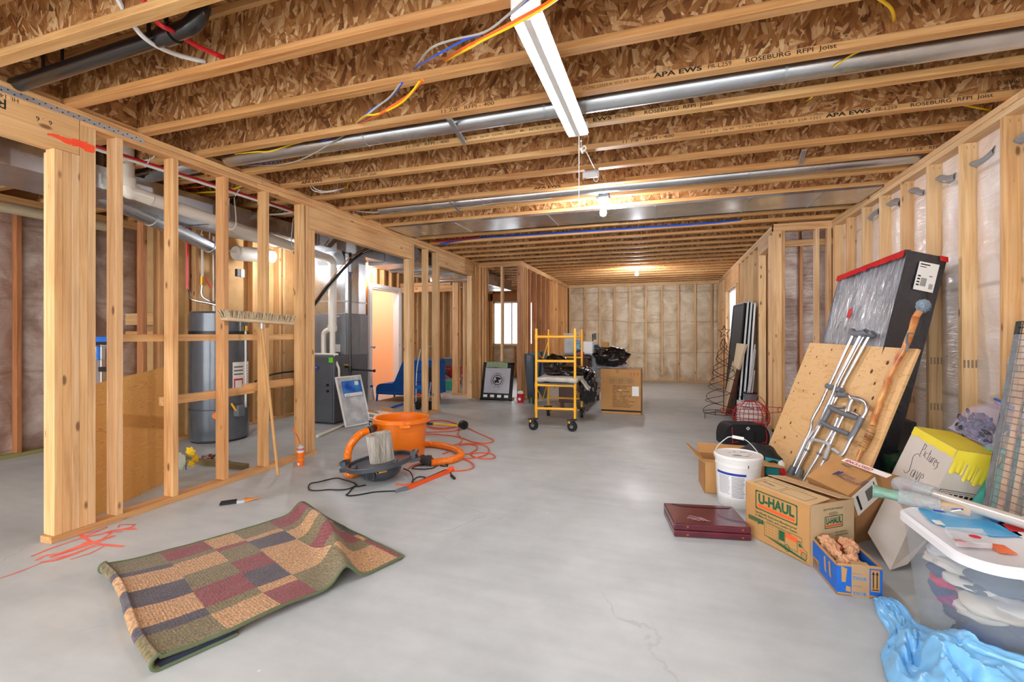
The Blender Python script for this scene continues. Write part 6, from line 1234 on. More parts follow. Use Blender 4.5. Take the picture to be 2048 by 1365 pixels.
m = MB(Mf)    # line drawing of a loaded truck
def ln(a, b, th=.0012): 
    d = V(b[0]-a[0], b[1]-a[1], 0); n_ = V(-d.y, d.x, 0).normalized()*th; m._add([V(a[0],a[1],.0006)-n_, V(b[0],b[1],.0006)-n_, V(b[0],b[1],.0006)+n_, V(a[0],a[1],.0006)+n_], [(0,1,2,3)])
for a, b in (((.13,.045),(.13,.118)),((.13,.118),(.22,.118)),((.22,.118),(.22,.045)),((.13,.045),(.22,.045)),((.145,.125),(.36,.122)),((.22,.045),(.34,.040)),((.36,.122),(.362,.100)),((.362,.100),(.335,.098)),((.335,.098),(.335,.042)),((.335,.098),(.355,.094)),((.355,.094),(.372,.070)),((.372,.070),(.388,.062)),((.388,.062),(.388,.035)),((.22,.118),(.26,.118)),((.262,.118),(.262,.05))): ln(a, b)
for r in range(5):
    for q in range(4): ln((.137+q*.021,.106-r*.014),(.149+q*.021,.106-r*.014), .0008)
for cx__ in (.275,.372):
    for i in range(16): a, b = i*.3927, (i+1)*.3927; ln((cx__+.016*math.cos(a),.035+.018*math.sin(a)),(cx__+.016*math.cos(b),.035+.018*math.sin(b)), .0016); ln((cx__+.008*math.cos(a),.035+.009*math.sin(a)),(cx__+.008*math.cos(b),.035+.009*math.sin(b)), .0008)
m.poly([(.14,.044,.0006),(.26,.024,.0006),(.39,.012,.0006),(.38,.020,.0006),(.25,.040,.0006)]); m.box((.225,.06,0),(.258,.112,.0005)); m.poly([(.342,.09,.0006),(.353,.088,.0006),(.365,.072,.0006),(.342,.072,.0006)])
m.out('truck_drawing', greenink, t); m = MB(Mf); m.poly([(.264,.112,.0006),(.333,.110,.0006),(.333,.085,.0006),(.264,.090,.0006)]); m.poly([(.345,.060,.0006),(.37,.062,.0006),(.355,.045,.0006)]); m.out('truck_orange', orink, t); m = MB(Mf); m.text('U-HAUL', .009, Matrix.Translation((.268,.1135,0)), bold=.02); m.out('truck_lettering', greenink, t)
logo(Ms, .095, .175, .125, .062)
m = MB(Ms); m.text('EASY-TO-LIFT HANDLES', .0125, Matrix.Translation((.085,.268,0)), bold=.02); m.text('BUY A BUNDLE—', .011, Matrix.Translation((.17,.145,0)), bold=.02); m.text('SAVE EVEN MORE!', .011, Matrix.Translation((.17,.13,0)), bold=.02); m.text('Two Bundle', .010, Matrix.Translation((.17,.115,0)))
m.box((.03,.0,0),(.035,.14,.0006)); m.box((.03,.14,0),(.13,.145,.0006)); m.out('side_print', greenink, t)
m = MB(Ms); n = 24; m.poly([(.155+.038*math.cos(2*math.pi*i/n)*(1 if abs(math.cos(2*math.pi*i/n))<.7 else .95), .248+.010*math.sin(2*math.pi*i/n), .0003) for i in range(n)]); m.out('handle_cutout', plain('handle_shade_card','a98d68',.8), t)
Mt = M_ @ Matrix.Translation((0,0,hh+.0035)) @ Matrix.Rotation(.085,4,'X'); m = MB(Mt)
for x0 in (.04,.21):
    for a, b in (((x0,.02),(x0+.155,.021)),((x0,.10),(x0+.155,.101)),((x0,.02),(x0+.001,.10)),((x0+.154,.02),(x0+.155,.10))): m.box((a[0],a[1],0),(b[0],b[1],.0008))
m.text('STACK AND SORT MOVING BOXES FASTER', .0115, Matrix.Translation((.03,.125,0)), sx=1.1); m.text('CONTENTS:', .007, Matrix.Translation((.09,.108,0))); m.text('CONTENTS:', .007, Matrix.Translation((.26,.108,0))); m.out('top_print', greenink, t)
m = MB(Mt); m.text('Blankets', .026, Matrix.Translation((.055,.065,0)) @ Matrix.Rotation(-.12,4,'Z')); m.out('handwriting', ink, t)
# ---- burgundy case ----
t = T('briefcase', 'flat burgundy leather case with brass catches lying on the slab', 'briefcase', V(.05,2.82,0)); burg = plain('burgundy_leather','571424',.28,var=.12,coat=.5)
M_ = frame(V(.047,2.819,0), V(.411,.073,0)); L = .418; Dp = .335
m = MB(M_); m.box((0,0,.002),(L,Dp,.039),.006); m.out('lower_shell', burg, t); m = MB(M_); m.box((0,0,.0405),(L,Dp,.077),.006); m.out('lid', burg, t)
for x in (.075, L-.045): m = MB(M_); m.box((x-.006,-.004,.012),(x+.006,.002,.022),.002); m.box((x-.006,-.004,.058),(x+.006,.002,.068),.002); m.out('brass_catch', brass, t)
m = MB(M_); m.tube([(.05,Dp-.02,.078),(.12,Dp-.05,.0785),(.25,Dp-.055,.0785),(.37,Dp-.05,.0785),(L-.02,Dp-.03,.078)], .0022, n=6); m.out('lid_piping', plain('dark_leather_piping','2b0a12',.4), t)
m = MB(M_); random.seed(9)
for i in range(9): x, y = .09+random.random()*.09, .06+random.random()*.07; m.tube([(x,y,.0775),(x+.02,y+.01,.0775),(x+.045,y-.004,.0775)], .0009, n=4, sub=3)
m.out('scratch', plain('pale_scratch','c8a7ac',.5), t)
# ---- small blue carton with paper ----
t = T('blue_carton', 'small blue printed carton filled with crumpled tan paper', 'box', V(.81,2.56,0)); M_ = frame(V(.726,2.424,0), V(.175,.016,0)); L, Dp, hh = .178, .285, .142; blc2 = plain('carton_blue','1762bd',.55)
m = MB(M_); w = .004
for a, b in (((0,0,0),(L,w,hh)), ((0,Dp-w,0),(L,Dp,hh)), ((0,0,0),(w,Dp,hh)), ((L-w,0,0),(L,Dp,hh)), ((0,0,0),(L,Dp,w))): m.box(a, b)
m.out('box', cardb, t); m = MB(M_); e = .0008
m.box((.0,-e,.012),(L,0,hh-.012)); m.box((-e,0,.012),(0,Dp,hh-.012)); m.box((L-w-e,w,.03),(L-w,Dp-w,hh-.01)); m.out('blue_print', blc2, t)
m = MB(M_); m.box((L*.33,-2*e,-.0),(L*.72,-e*1.1,hh+.001)); m.box((L*.33,-e,hh),(L*.72,.03,hh+.001)); m.out('tape', plain('tan_tape','b99268',.5), t)
m = MB(M_)
m.box((L*.75,-2*e,.03),(L*.94,-e*1.1,.125)); m.poly([(.02,-2*e,.06),(.035,-2*e,.06),(.042,-2*e,.12),(.018,-2*e,.13)]); m.poly([(.035,-2*e,.022),(.055,-2*e,.018),(.056,-2*e,.04),(.038,-2*e,.045)])
for y0 in (.05,.10): m.poly([(-2*e,y0,.045),(-2*e,y0+.02,.05),(-2*e,y0+.028,.11),(-2*e,y0+.012,.12)])
m.box((-2*e,Dp-.1,.02),(-e,Dp-.03,.055)); m.out('kraft_window', cardb, t)
m = MB(M_)
for x in (.79,.87): m.box((L*x,-3*e,.045),(L*x+.004,-2.1*e,.11)); m.poly([(L*x-.004,-3*e,.105),(L*x+.008,-3*e,.105),(L*x+.002,-3*e,.12)])
m.box((L*.77,-3*e,.036),(L*.92,-2.1*e,.040)); 
for i in range(4): m.box((-3*e,Dp-.095+i*.016,.024),(-2.1*e,Dp-.09+i*.016,.05))
m.out('arrow_print', ink, t); m = MB(M_ @ Matrix(((1,0,0,L*.345),(0,0,-1,-3*e),(0,1,0,0),(0,0,0,1)))); m.text('TX1B', .019, Matrix.Translation((.0,.075,0)), bold=.03, sx=1.2); m.text('TX1B', .019, Matrix.Translation((.0,.008,0)), bold=.03, sx=1.2); m.text('uline shipping', .007, Matrix.Translation((.0,.10,0))); m.text('uline shipping', .007, Matrix.Translation((.0,.045,0))); m.out('tape_print', plain('tape_blue_ink','2c86c8',.6), t)
crp = plain('tan_packing_paper','cf9a72',.8,var=.12); random.seed(21)
t = T('packing_paper', 'crumpled tan packing paper stuffed in the small blue carton', 'paper', V(.81,2.56,.1))
for i in range(9):
    x, y = .035+random.random()*(L-.07), .05+random.random()*(Dp-.09); c = M_ @ V(x, y, .105+.035*(y/Dp)+random.random()*.012); s_ = i*3.7
    m = MB(); m.ico(c, .042, 4, (random.uniform(.5,.9),random.uniform(.7,1.25),random.uniform(.5,.8)), lambda q: .85+.8*abs(noise.noise(q*1.5+V(s_,0,0)))-.10*abs(noise.noise(q*3.5+V(0,s_,0)))); m.out('crumple', crp, t, smooth=True, ang=25)
for x, y in ((.05,.2),(.11,.23),(.08,.17)): m = MB(); m.ico(M_ @ V(x,y,.142), .014, 2, (1,1.6,.5)); m.out('red_scrap', redink, t)
# ---- open kraft box left ----
t = T('open_box', 'open kraft box with spread flaps behind the white pail', 'box', V(.3,3.8,0)); M_ = frame(V(.272,3.668,0), V(.40,.03,0)); L, Dp, hh = .40, .30, .225
m = MB(M_); w = .004
for a, b in (((0,0,0),(L,w,hh)), ((0,Dp-w,0),(L,Dp,hh)), ((0,0,0),(w,Dp,hh)), ((L-w,0,0),(L,Dp,hh)), ((0,0,0),(L,Dp,w))): m.box(a, b)
m.out('box', cardb, t)
for q in ([(0,0,hh),(0,Dp,hh),(-.10,Dp+.02,hh+.075),(-.06,.03,hh+.045)], [(0,Dp,hh),(L,Dp,hh),(L,Dp+.09,hh+.05),(0,Dp+.09,hh+.06)], [(0,0,hh),(L,0,hh),(L-.02,.1,hh-.02),(0,.1,hh-.0)], [(L,0,hh),(L,Dp,hh),(L+.13,Dp-.08,hh+.005),(L+.13,.02,hh-.01)]): m = MB(M_); m._add(q, [(0,1,2,3)]); m.out('flap', cardb, t, solid=.004)
# ---- tool bags ----
t = T('tool_bag', 'black tool bag with red piping and white diamond badge', 'bag', V(.82,5.4,0)); nyl = plain('black_nylon','1b1c20',.6,bump=.2,bs=200)
p0, p1 = gz(1452,893), gz(1538,893); p1 = p0+(p1-p0)*1.02; M_ = frame(p0, p1-p0); L = (p1-p0).length
prof = [(0,0),(L,0),(L*1.02,.10),(L*.97,.17),(L*.86,.215),(L*.14,.225),(L*.03,.18),(-.01*L,.10)]
m = MB(M_ @ Matrix(((1,0,0,0),(0,0,1,0),(0,1,0,0),(0,0,0,1)))); m.prism(prof, 0, .24); 
bmesh.ops.bevel(m.bm, geom=m.bm.edges[:], offset=.012, segments=2, affect='EDGES'); m.out('body', nyl, t, smooth=True)
for pl in ([(L*.14,-.008,.03),(L*.135,-.006,.20)],[(L*.90,-.008,.03),(L*.93,-.006,.10),(L*.90,-.006,.17)],[(L*.80,-.008,.03),(L*.93,-.008,.045)],[(L*.14,-.008,.04),(L*.27,-.008,.05)]): m = MB(M_); m.tube(pl, .0035, n=6, sub=2); m.out('red_piping', redink, t)
m = MB(M_); m.poly([(L*.5,-.003,.165),(L*.55,-.003,.185),(L*.5,-.003,.205),(L*.45,-.003,.185)]); m.out('badge', paper, t); m = MB(M_); m.poly([(L*.5,-.0035,.177),(L*.522,-.0035,.185),(L*.5,-.0035,.193),(L*.478,-.0035,.185)]); m.out('badge_centre', ink, t)
for x in (.35,.65): m = MB(M_); m.box((L*x-.02,-.006,.02),(L*x+.02,.0,.15),.002); m.out('pocket_strap', black, t)
t = T('tool_bag', 'black bag with teal panel slumped behind the white pail', 'bag', V(.65,3.9,0)); M_ = frame(V(.50,3.86,0), V(.30,-.02,0))
m = MB(M_); m.ico((.16,.10,.17), .17, 4, (1.08,.62,1.0), lambda q: .95+.12*noise.noise(q*2)); m.out('body', nyl, t, smooth=True); m = MB(M_); m.grid(lambda u, v: V(.20+.12*u, -.02+.02*u, .13+.13*v-.02*u), 6, 6); m.out('teal_panel', plain('teal_nylon','1f9fa8',.5), t, smooth=True, solid=.004)
m = MB(M_); m.tube([(.19,-.03,.20),(.25,-.04,.24),(.31,-.02,.20)], .008, n=8); m.out('strap', black, t)
t = T('red_rag', 'white and red rag stuffed at the corner by the teal bag', 'rag', V(.86,3.6,0)); p = gy(1563,930,3.78); m = MB(); m.ico(p, .028, 3, (.8,.6,1.3), lambda q: .8+.4*noise.noise(q*3)); m.out('white_cloth', paper, t, smooth=True); m = MB(); m.ico(p+V(.005,-.01,-.05), .028, 3, (.9,.7,1.1), lambda q: .8+.4*noise.noise(q*3)); m.out('red_cloth', redink, t, smooth=True)
# ---- shipping carton tipped behind ----
t = T('shipping_box', 'tipped kraft shipping box with white barcode label behind the moving box', 'box', V(1.1,3.4,0))
P1, P2, P3, P4 = V(.794,3.16,.322), V(.993,3.331,.424), V(1.129,3.113,.402), V(.916,2.884,.311)
nn = (P4-P1).cross(P2-P1).normalized(); nn = nn if nn.z > 0 else -nn; th = .13
slab8('box', [P1,P2,P3,P4], [q-nn*th for q in (P1,P2,P3,P4)], cardb, t)
ex, ey = (P4-P1).normalized(), (P2-P1).normalized(); ey = (ey-ex*ey.dot(ex)).normalized(); Mb = Matrix((ex, ey, ex.cross(ey))).transposed().to_4x4(); Mb.translation = P1+nn*.001
if Mb.col[2].to_3d().dot(nn) < 0: pass
m = MB(Mb); sg = 1 if Mb.col[2].to_3d().dot(nn) > 0 else -1
m.text('United', .030, Matrix.Translation((.125,.125,0)), ex=.001*sg); m.text('Healthcare', .030, Matrix.Translation((.125,.098,0)), ex=.001*sg); m.text('FRAGILE', .019, Matrix.Translation((.03,.205,0)), ex=.001*sg, bold=.02)
m.box((.083,.10,0),(.096,.145,.001*sg)); m.box((.099,.11,0),(.112,.152,.001*sg)); m.box((.252,.115,0),(.256,.16,.001*sg)); m.box((.268,.115,0),(.272,.16,.001*sg)); m.box((.245,.108,0),(.28,.111,.001*sg)); m.out('printed_text', plain('navy_ink','2e3566',.7,var=0), t)
m = MB(Mb); m.box((.0,.236,-.001),(.30,.272,.0012*sg)); m.out('packing_slip_strip', paper, t); m = MB(Mb); m.text('ENCLOSED', .029, Matrix.Translation((.02,.242,.0012*sg)), ex=.001*sg, bold=.03, sx=1.25); m.out('strip_lettering', redink, t)
# label on the near side of the carton
s0, s1 = P4, P3; ex2 = (s1-s0).normalized(); dn2 = -nn; Ml = Matrix((ex2, -dn2, ex2.cross(-dn2))).transposed().to_4x4(); Ml.translation = s0+dn2*th+V(.002,-.004,0)+(ex.normalized()*.002)
m = MB(Ml); m.box((.02,.005,-.001),(.27,.115,.002)); m.out('barcode_label', paper, t); m = MB(Ml)
for i in range(16): m.box((.14+i*.005,.03,-.0022),(.1425+i*.005,.09,.0028))
m.box((.05,.02,-.0022),(.07,.10,.0028)); m.box((.235,.05,-.0022),(.245,.10,.0028)); m.out('barcode', ink, t)
m = MB(); q0 = P4-nn*th; q1 = P3-nn*th; m._add([q1, P3, P3+V(.10,-.02,-.02), q1+V(.12,-.02,-.02)], [(0,1,2,3)]); m.out('side_flap', cardi, t, solid=.004)
m = MB(); m._add([P4-nn*th, P1-nn*th, V(.88,3.30,0), V(.99,3.03,0)], [(0,1,2,3)]); m._add([P4-nn*th, P3-nn*th, V(1.17,3.2,.0), V(.99,3.03,0)], [(0,1,2,3)]); m.out('lower_wall', cardi, t, solid=.004)
# ---- picture carton ----
TL, TR, R3 = V(1.4055,3.362,.616), V(1.436,3.003,.564), V(1.62,3.01,.543); hv_ = V(-.133,.008,-.346)/.371*.655
Tb = TL+(R3-TR)
t = T('picture_box', 'tall white carton with yellow tape and handwriting leaning at the right wall', 'box', V(1.3,3.2,0))
slab8('box', [TL,TR,TR+hv_,TL+hv_], [Tb,R3,R3+hv_,Tb+hv_], cardl, t)
ytape = plain('yellow_masking_tape','f0dc3c',.55,var=.08)
wv = (TR-TL); dv = (R3-TR); hn = hv_.normalized()
def pq(a, b, c, d, nm, mat, out_, par=t): m = MB(); m._add([q+out_ for q in (a,b,c,d)], [(0,1,2,3)]); m.out(nm, mat, par, solid=.001)
nf = wv.cross(hv_).normalized(); nf = nf if nf.x < 0 else -nf; ns = dv.cross(hv_).normalized(); ns = ns if ns.y < 0 else -ns; nt = wv.cross(dv).normalized(); nt = nt if nt.z > 0 else -nt
random.seed(2); m = MB(); n = 16
for i in range(n): a, b = TL.lerp(TR,i/n), TL.lerp(TR,(i+1)/n); w0 = .045+.012*noise.noise(V(i*.5,0,0)); w1 = .045+.012*noise.noise(V((i+1)*.5,0,0)); m._add([a+nf*.002,b+nf*.002,b+hn*w1+nf*.002,a+hn*w0+nf*.002],[(0,1,2,3)])
m._add([TL+nt*.002,TR+nt*.002,R3+nt*.002,Tb+nt*.002],[(0,1,2,3)]); m._add([TR+ns*.002,R3+ns*.002,R3+hn*.09+ns*.002,TR+hn*.06+ns*.002],[(0,1,2,3)]); m.out('yellow_tape', ytape, t)
for a, b, z0, z1 in ((.02,.33,.05,.125),(.38,.62,.06,.155),(.64,.95,.07,.17)): m = MB(); m.grid(lambda u, v: TR.lerp(R3,a+(b-a)*u)+hn*(z0+(z1-z0)*v+.008*math.sin(u*9))+ns*(.004+.008*v*abs(math.sin(u*7))), 8, 6); m.out('tape_strip', ytape, t, smooth=True)
Mp = Matrix((wv.normalized(), -hn, wv.normalized().cross(-hn))).transposed().to_4x4(); Mp.translation = TL; sg = 1 if Mp.col[2].to_3d().dot(nf) > 0 else -1
m = MB(Mp)
def hand(P, th=.0016): m.tube([V(x,y,.0015*sg) for x, y in P], th, n=5, sub=4)
def scrib(mm, pts): mm.tube([V(x,y,.0015*sg) for x,y in pts], .0010, n=5, sub=4)
for st_ in ([(.14,-.125),(.138,-.055)],[(.138,-.06),(.155,-.06),(.155,-.085),(.139,-.09)],[(.168,-.12),(.168,-.09)],[(.19,-.095),(.178,-.10),(.178,-.12),(.192,-.122)],[(.205,-.13),(.205,-.07)],[(.198,-.09),(.214,-.092)],[(.22,-.10),(.22,-.125),(.233,-.128),(.234,-.10),(.236,-.13)],[(.245,-.13),(.246,-.10),(.256,-.10)],[(.262,-.115),(.274,-.112),(.27,-.10),(.262,-.108),(.262,-.13),(.276,-.135)],[(.296,-.105),(.284,-.11),(.294,-.13),(.282,-.15)]): scrib(m, st_)
for st_ in ([(.15,-.135),(.125,-.125),(.10,-.15),(.11,-.19),(.12,-.235),(.10,-.26),(.08,-.25)],[(.165,-.215),(.145,-.22),(.145,-.25),(.163,-.25),(.168,-.215),(.172,-.255)],[(.185,-.21),(.198,-.255),(.208,-.205)],[(.22,-.23),(.24,-.225),(.232,-.205),(.218,-.22),(.224,-.26),(.245,-.275)]): scrib(m, st_)
m.out('handwriting', ink, t)
Ms2 = Matrix((dv.normalized(), -hn, dv.normalized().cross(-hn))).transposed().to_4x4(); Ms2.translation = TR; sg2 = 1 if Ms2.col[2].to_3d().dot(ns) > 0 else -1; m = MB(Ms2); z = .0012*sg2
for a, b in (((.01,-.225),(.175,-.222)),((.01,-.30),(.013,-.222)),((.172,-.30),(.175,-.222)),((.02,-.235),(.165,-.233)),((.02,-.29),(.022,-.233))): m.box((a[0],a[1],0),(b[0],b[1],z))
for i in range(6): m.box((.03+i*.023,-.262+(i%2)*.004,0),(.046+i*.023,-.242,z))
for i in range(4): m.box((.05+i*.028,-.292,0),(.07+i*.028,-.27,z))
m.out('printed_diagram', ink, t)
t = T('white_carton', 'whitish carton tilted on its corner between blue carton and storage bin', 'box', V(1.1,2.9,0))
q1, q2, q3 = V(1.161,3.12,.233), V(1.035,2.976,.094), V(1.048,2.745,.004); q4 = q1+(q3-q2)*1.6; q3b = q2+(q3-q2)*1.0; nn2 = (q2-q1).cross(q4-q1).normalized(); nn2 = nn2 if nn2.x < 0 else -nn2
e1 = (q1-q2)*1.35
slab8('box', [q2+e1,q2,q3,q3+e1], [q+V(.10,.03,-.06) if i not in (1,2) else q+V(.09,.05,.02) for i, q in enumerate((q2+e1,q2,q3,q3+e1))], cardl, t)
# green bag and dark scraps behind
bagblob('green_bag', 'dark green plastic bag behind the plywood and the white carton', 'bag', D3 if False else V(1.50,3.62,.18), .20, (.75,.8,1.15), film('green_polythene','1f4a36',.2,.8,1), 7)
o = MB(); o.box((1.62,3.95,0),(1.66,4.3,.55)); o = o.out('grey_board', dgrey); props(o, 'dark grey board standing behind the green bag at the wall', 'board')
# ---- storage bin ----
bx0, bx1, by0, by1, bh = .905, 1.50, 1.835, 2.375, .44
t = T('storage_bin', 'clear plastic storage bin with white lid full of clothes at lower right', 'bin', V(1.2,2.1,0))
def rrect(x0, y0, x1, y1, r, n=8):
    P = []
    for cx__, cy__, a0 in ((x1-r,y0+r,-90),(x1-r,y1-r,0),(x0+r,y1-r,90),(x0+r,y0+r,180)):
        for i in range(n+1): a = math.radians(a0+90*i/n); P.append((cx__+r*math.cos(a), cy__+r*math.sin(a)))
    return P
clr = N('clear_bin_plastic'); clr.col('c9d3dc'); clr.set(Roughness=.2, Alpha=.28, Specular_IOR_Level=.7); clr = clr.m
a_, b_ = rrect(bx0+.06,by0+.05,bx1-.05,by1-.05,.07), rrect(bx0+.012,by0+.012,bx1-.012,by1-.012,.10); n = len(a_)
m = MB(); m._add([(x,y,.004) for x, y in a_]+[(x,y,bh-.03) for x, y in b_], [(i,(i+1)%n,(i+1)%n+n,i+n) for i in range(n)]+[tuple(range(n))]); m.out('body', clr, t, smooth=True)
lidm = plain('milky_white_lid','e9ebef',.35,coat=.2); a_, b_, c_ = rrect(bx0,by0,bx1,by1,.11), rrect(bx0,by0,bx1,by1,.11), rrect(bx0+.03,by0+.03,bx1-.03,by1-.03,.09)
m = MB(); m._add([(x,y,bh-.028) for x, y in a_]+[(x,y,bh-.004) for x, y in b_]+[(x,y,bh+.004) for x, y in rrect(bx0+.012,by0+.012,bx1-.012,by1-.012,.10)]+[(x,y,bh-.004) for x, y in c_], [(i,(i+1)%n,(i+1)%n+n,i+n) for i in range(n)]+[(i+n,(i+1)%n+n,(i+1)%n+2*n,i+2*n) for i in range(n)]+[(i+2*n,(i+1)%n+2*n,(i+1)%n+3*n,i+3*n) for i in range(n)]+[tuple(range(3*n,4*n))]); m.out('lid', lidm, t, smooth=True, ang=35)
ltm = plain('grey_blue_latch','7b8ba0',.4); m = MB(); m.box((1.13,by0-.016,bh-.055),(1.34,by0+.03,bh+.008),.008); m.out('latch', ltm, t)
m = MB(); m.box((1.13,by0+.014,bh-.20),(1.25,by0+.019,bh-.09)); 
m.bm.free(); yl = by0+.0205
def yw_(z): return by0+.012+(.05-.012)*(1-z/(bh-.03))
m = MB(); m._add([(1.145,yw_(.22)-.004,.22),(1.28,yw_(.22)-.004,.22),(1.28,yw_(.345)-.004,.345),(1.145,yw_(.345)-.004,.345)], [(0,1,2,3)]); m.out('bin_label', lgrey, t)
m = MB(); m._add([(1.148,yw_(.325)-.006,.325),(1.28,yw_(.325)-.006,.325),(1.28,yw_(.344)-.006,.344),(1.148,yw_(.344)-.006,.344)], [(0,1,2,3)]); m.out('label_header', redink, t); m = MB(); m.text('Sterilite', .017, Matrix(((1,0,0,1.152),(0,0,-1,yw_(.33)-.0065),(0,1,0,.329),(0,0,0,1)))); m._add([(1.148,yw_(.25)-.006,.222),(1.28,yw_(.25)-.006,.222),(1.28,yw_(.25)-.006,.252),(1.148,yw_(.25)-.006,.252)],[(0,1,2,3)]); m.out('label_lettering', paper, t)
m = MB(); 
for a, b in (((1.165,.262),(1.168,.315)),((1.225,.262),(1.228,.315)),((1.165,.312),(1.26,.315)),((1.165,.262),(1.26,.265)),((1.19,.262),(1.192,.315))): m.box((a[0],yw_(.3)-.0068,a[1]),(b[0],yw_(.3)-.006,b[1]))
m.out('label_drawing', ink, t)
# clothes inside
random.seed(31)
clothes = ['8f9ba2','d8d3cb','c7315f','3c4658','2f4f7c','1d4a86','44506a','cfd4d8','8c8474','c9c0b0','5a7c6a','8d2f78','d24a72','2b3d55','1b1f26','d9d6d0','6c7f96','b8c2cc']
cmat = [plain('cloth_'+c, c, .9, var=.1) for c in clothes]
for i in range(54):
    lev = i/53; z = .045+.31*lev; k = (.06-.048*z/.41); lx, ly, lzz = random.uniform(.07,.12), random.uniform(.07,.12), random.uniform(.022,.042)
    x = random.uniform(bx0+k+lx*1.18+.012, bx1-k-lx*1.18); y = random.uniform(by0+k+ly*1.18+.012, by1-k-ly*1.18)
    if i % 3 == 0: x = bx0+k+lx*1.18+.006
    if i % 3 == 1: y = by0+k+ly*1.18+.006
    ci = random.choice([5,4,3,13,6,11] if lev < .35 else [2,12,7,3,4,1,15,11,9] if lev < .7 else [0,7,8,9,15,16,17,1,13])
    o = MB(); o.ico((x,y,min(z,bh-.08)), 1.0, 4, (lx,ly,lzz), lambda q: .92+.16*noise.noise(q*1.8+V(i,0,0))+.05*noise.noise(q*6)); o.out('folded_clothes', cmat[ci], t, smooth=True, ang=180)
# ---- things on the lid ----
lz = bh-.002
def lay(name, lab, cat, pts, z, mat, th=.002):
    P = [gz(u,v,z) for u, v in pts]; m = MB(); m._add(P+[p+V(0,0,th) for p in P], [tuple(range(len(P)))[::-1], tuple(range(len(P),2*len(P)))]+[(i,(i+1)%len(P),(i+1)%len(P)+len(P),i+len(P)) for i in range(len(P))]); o = m.out(name, mat); return props(o, lab, cat)
cyan = plain('cyan_card','24a5e0',.3,coat=.4)
lay('blister_card', 'bright cyan backing card lying on the storage bin lid', 'card', [(1830,1012),(1848,1003),(1902,1008),(1960,1012),(2046,1074),(1990,1074),(1900,1058),(1862,1045)], bh, cyan)
bc1 = bpy.data.objects['blister_card']; m = MB(); P = [gz(u,v,bh+.003) for u, v in ((1862,1040),(1880,1042),(1892,1052),(1872,1049))]; m._add(P, [(0,1,2,3)]); m.out('white_patch', paper, bc1)
lay('leaflet', 'glossy red, green and white leaflet on the right of the bin lid', 'leaflet', [(1963,1030),(2060,1035),(2070,1080),(2046,1078)], bh, paper)
lf = bpy.data.objects['leaflet']
for pts, mt in (([(1990,1035),(2030,1036),(2040,1048),(2015,1046)], plain('leaflet_green','6cc832',.4)), ([(2003,1048),(2060,1050),(2062,1066),(2020,1063)], redink), ([(1966,1031),(1988,1034),(2000,1046),(1985,1044)], blue)): m = MB(); m._add([gz(u,v,bh+.003) for u, v in pts], [(0,1,2,3)]); m.out('colour_block', mt, lf)
t = T('blister_pack', 'clear dome pack of small red and blue wires on the bin lid', 'packet', gz(1915,1025,bh)); p = gz(1918,1030,bh+.004)
m = MB(); m.ico(p+V(0,.02,.0), .075, 3, (1.1,.75,.45)); m.out('dome', film('clear_blister','f0f4f8',.08,.3,.25), t, smooth=True); random.seed(14)
for i in range(16): a = p+V(random.uniform(-.06,.05), random.uniform(-.03,.05), random.uniform(.008,.03)); m = MB(); m.cyl(a, a+V(random.uniform(-.04,.04),random.uniform(-.03,.03),random.uniform(-.004,.012)), .003, n=6); m.out('wire', random.choice((redink,black,blueink,paper,black)), t)
t = T('clamshell_pack', 'clear clamshell pack with red and white card near the lid edge', 'packet', gz(1935,1078,bh)); P = [(1890,1064),(1965,1068),(1985,1098),(1912,1094)]
m = MB(); Q = [gz(u,v,bh+.004) for u, v in P]; m._add(Q+[q+V(0,0,.018) for q in Q], [(3,2,1,0),(4,5,6,7),(0,1,5,4),(1,2,6,5),(2,3,7,6),(3,0,4,7)]); m.out('shell', film('clear_shell','e8eef2',.1,.2,.35), t)
for pts, mt, nm in (([(1903,1078),(1920,1079),(1970,1093),(1925,1092)], redink, 'red_card'), ([(1925,1080),(1958,1082),(1968,1091),(1938,1089)], paper, 'white_card')): m = MB(); m._add([gz(u,v,bh+.008) for u, v in pts], [(0,1,2,3)]); m.out(nm, mt, t)
m = MB(); c = gz(1950,1074,bh+.024); m.cyl(c, c+V(0,0,.0008), .016, n=20); m.out('red_round_mark', redink, t)
lay('seed_packet', 'small red and yellow printed card at the edge of the bin lid', 'card', [(1972,1087),(2008,1092),(2036,1110),(1998,1107)], bh, plain('card_orange','e8622a',.3,var=.5))
# tubes
def rolled(name, lab, cat, a, b, r, mats):
    t = T(name, lab, cat, a); return t
t = T('foil_roll', 'long clear-wrapped cardboard tube with bubble wrapped end and red band', 'tube', gz(1900,1000,.5)); a, b = gz(1800,970,.49), gz(2052,1048,.475); d = (b-a); 
m = MB(); m.cyl(a.lerp(b,.2), b+d*.15, .021, n=24); m.out('tube', plain('wrapped_tube','cfc6bd',.25,.2,coat=.6), t, smooth=True)
m = MB(); m.tube([a-d*.06, a, a.lerp(b,.15), a.lerp(b,.32)], lambda q: .020+.016*min(1,q*3), n=24, sub=6, ridge=.05); m.out('bubble_wrap', bubble, t, smooth=True); m = MB(); m.cyl(a+d*.06, a+d*.075, .0305, n=20); m.out('red_band', redink, t)
t = T('green_wrapped_roll', 'green-tinted wrapped tube poking left off the bin lid', 'tube', gz(1800,990,.49)); a, b = gz(1746,982,.475), gz(1930,1022,.462); d = b-a
m = MB(); m.tube([a, a+d*.05, a+d*.3, a+d*.45], lambda q: .025+.004*math.sin(q*9), n=20, sub=6); m.out('green_wrap', greenf, t, smooth=True); m = MB(); m.cyl(a+d*.1, b+d*.05, .019, n=20); m.out('inner_tube', plain('kraft_tube','c2a684',.6), t, smooth=True); m = MB(); m.tube([a+d*.3, a+d*.5, a+d*.75], .030, n=20, sub=6, ridge=.05); m.out('bubble_wrap', bubble, t, smooth=True)
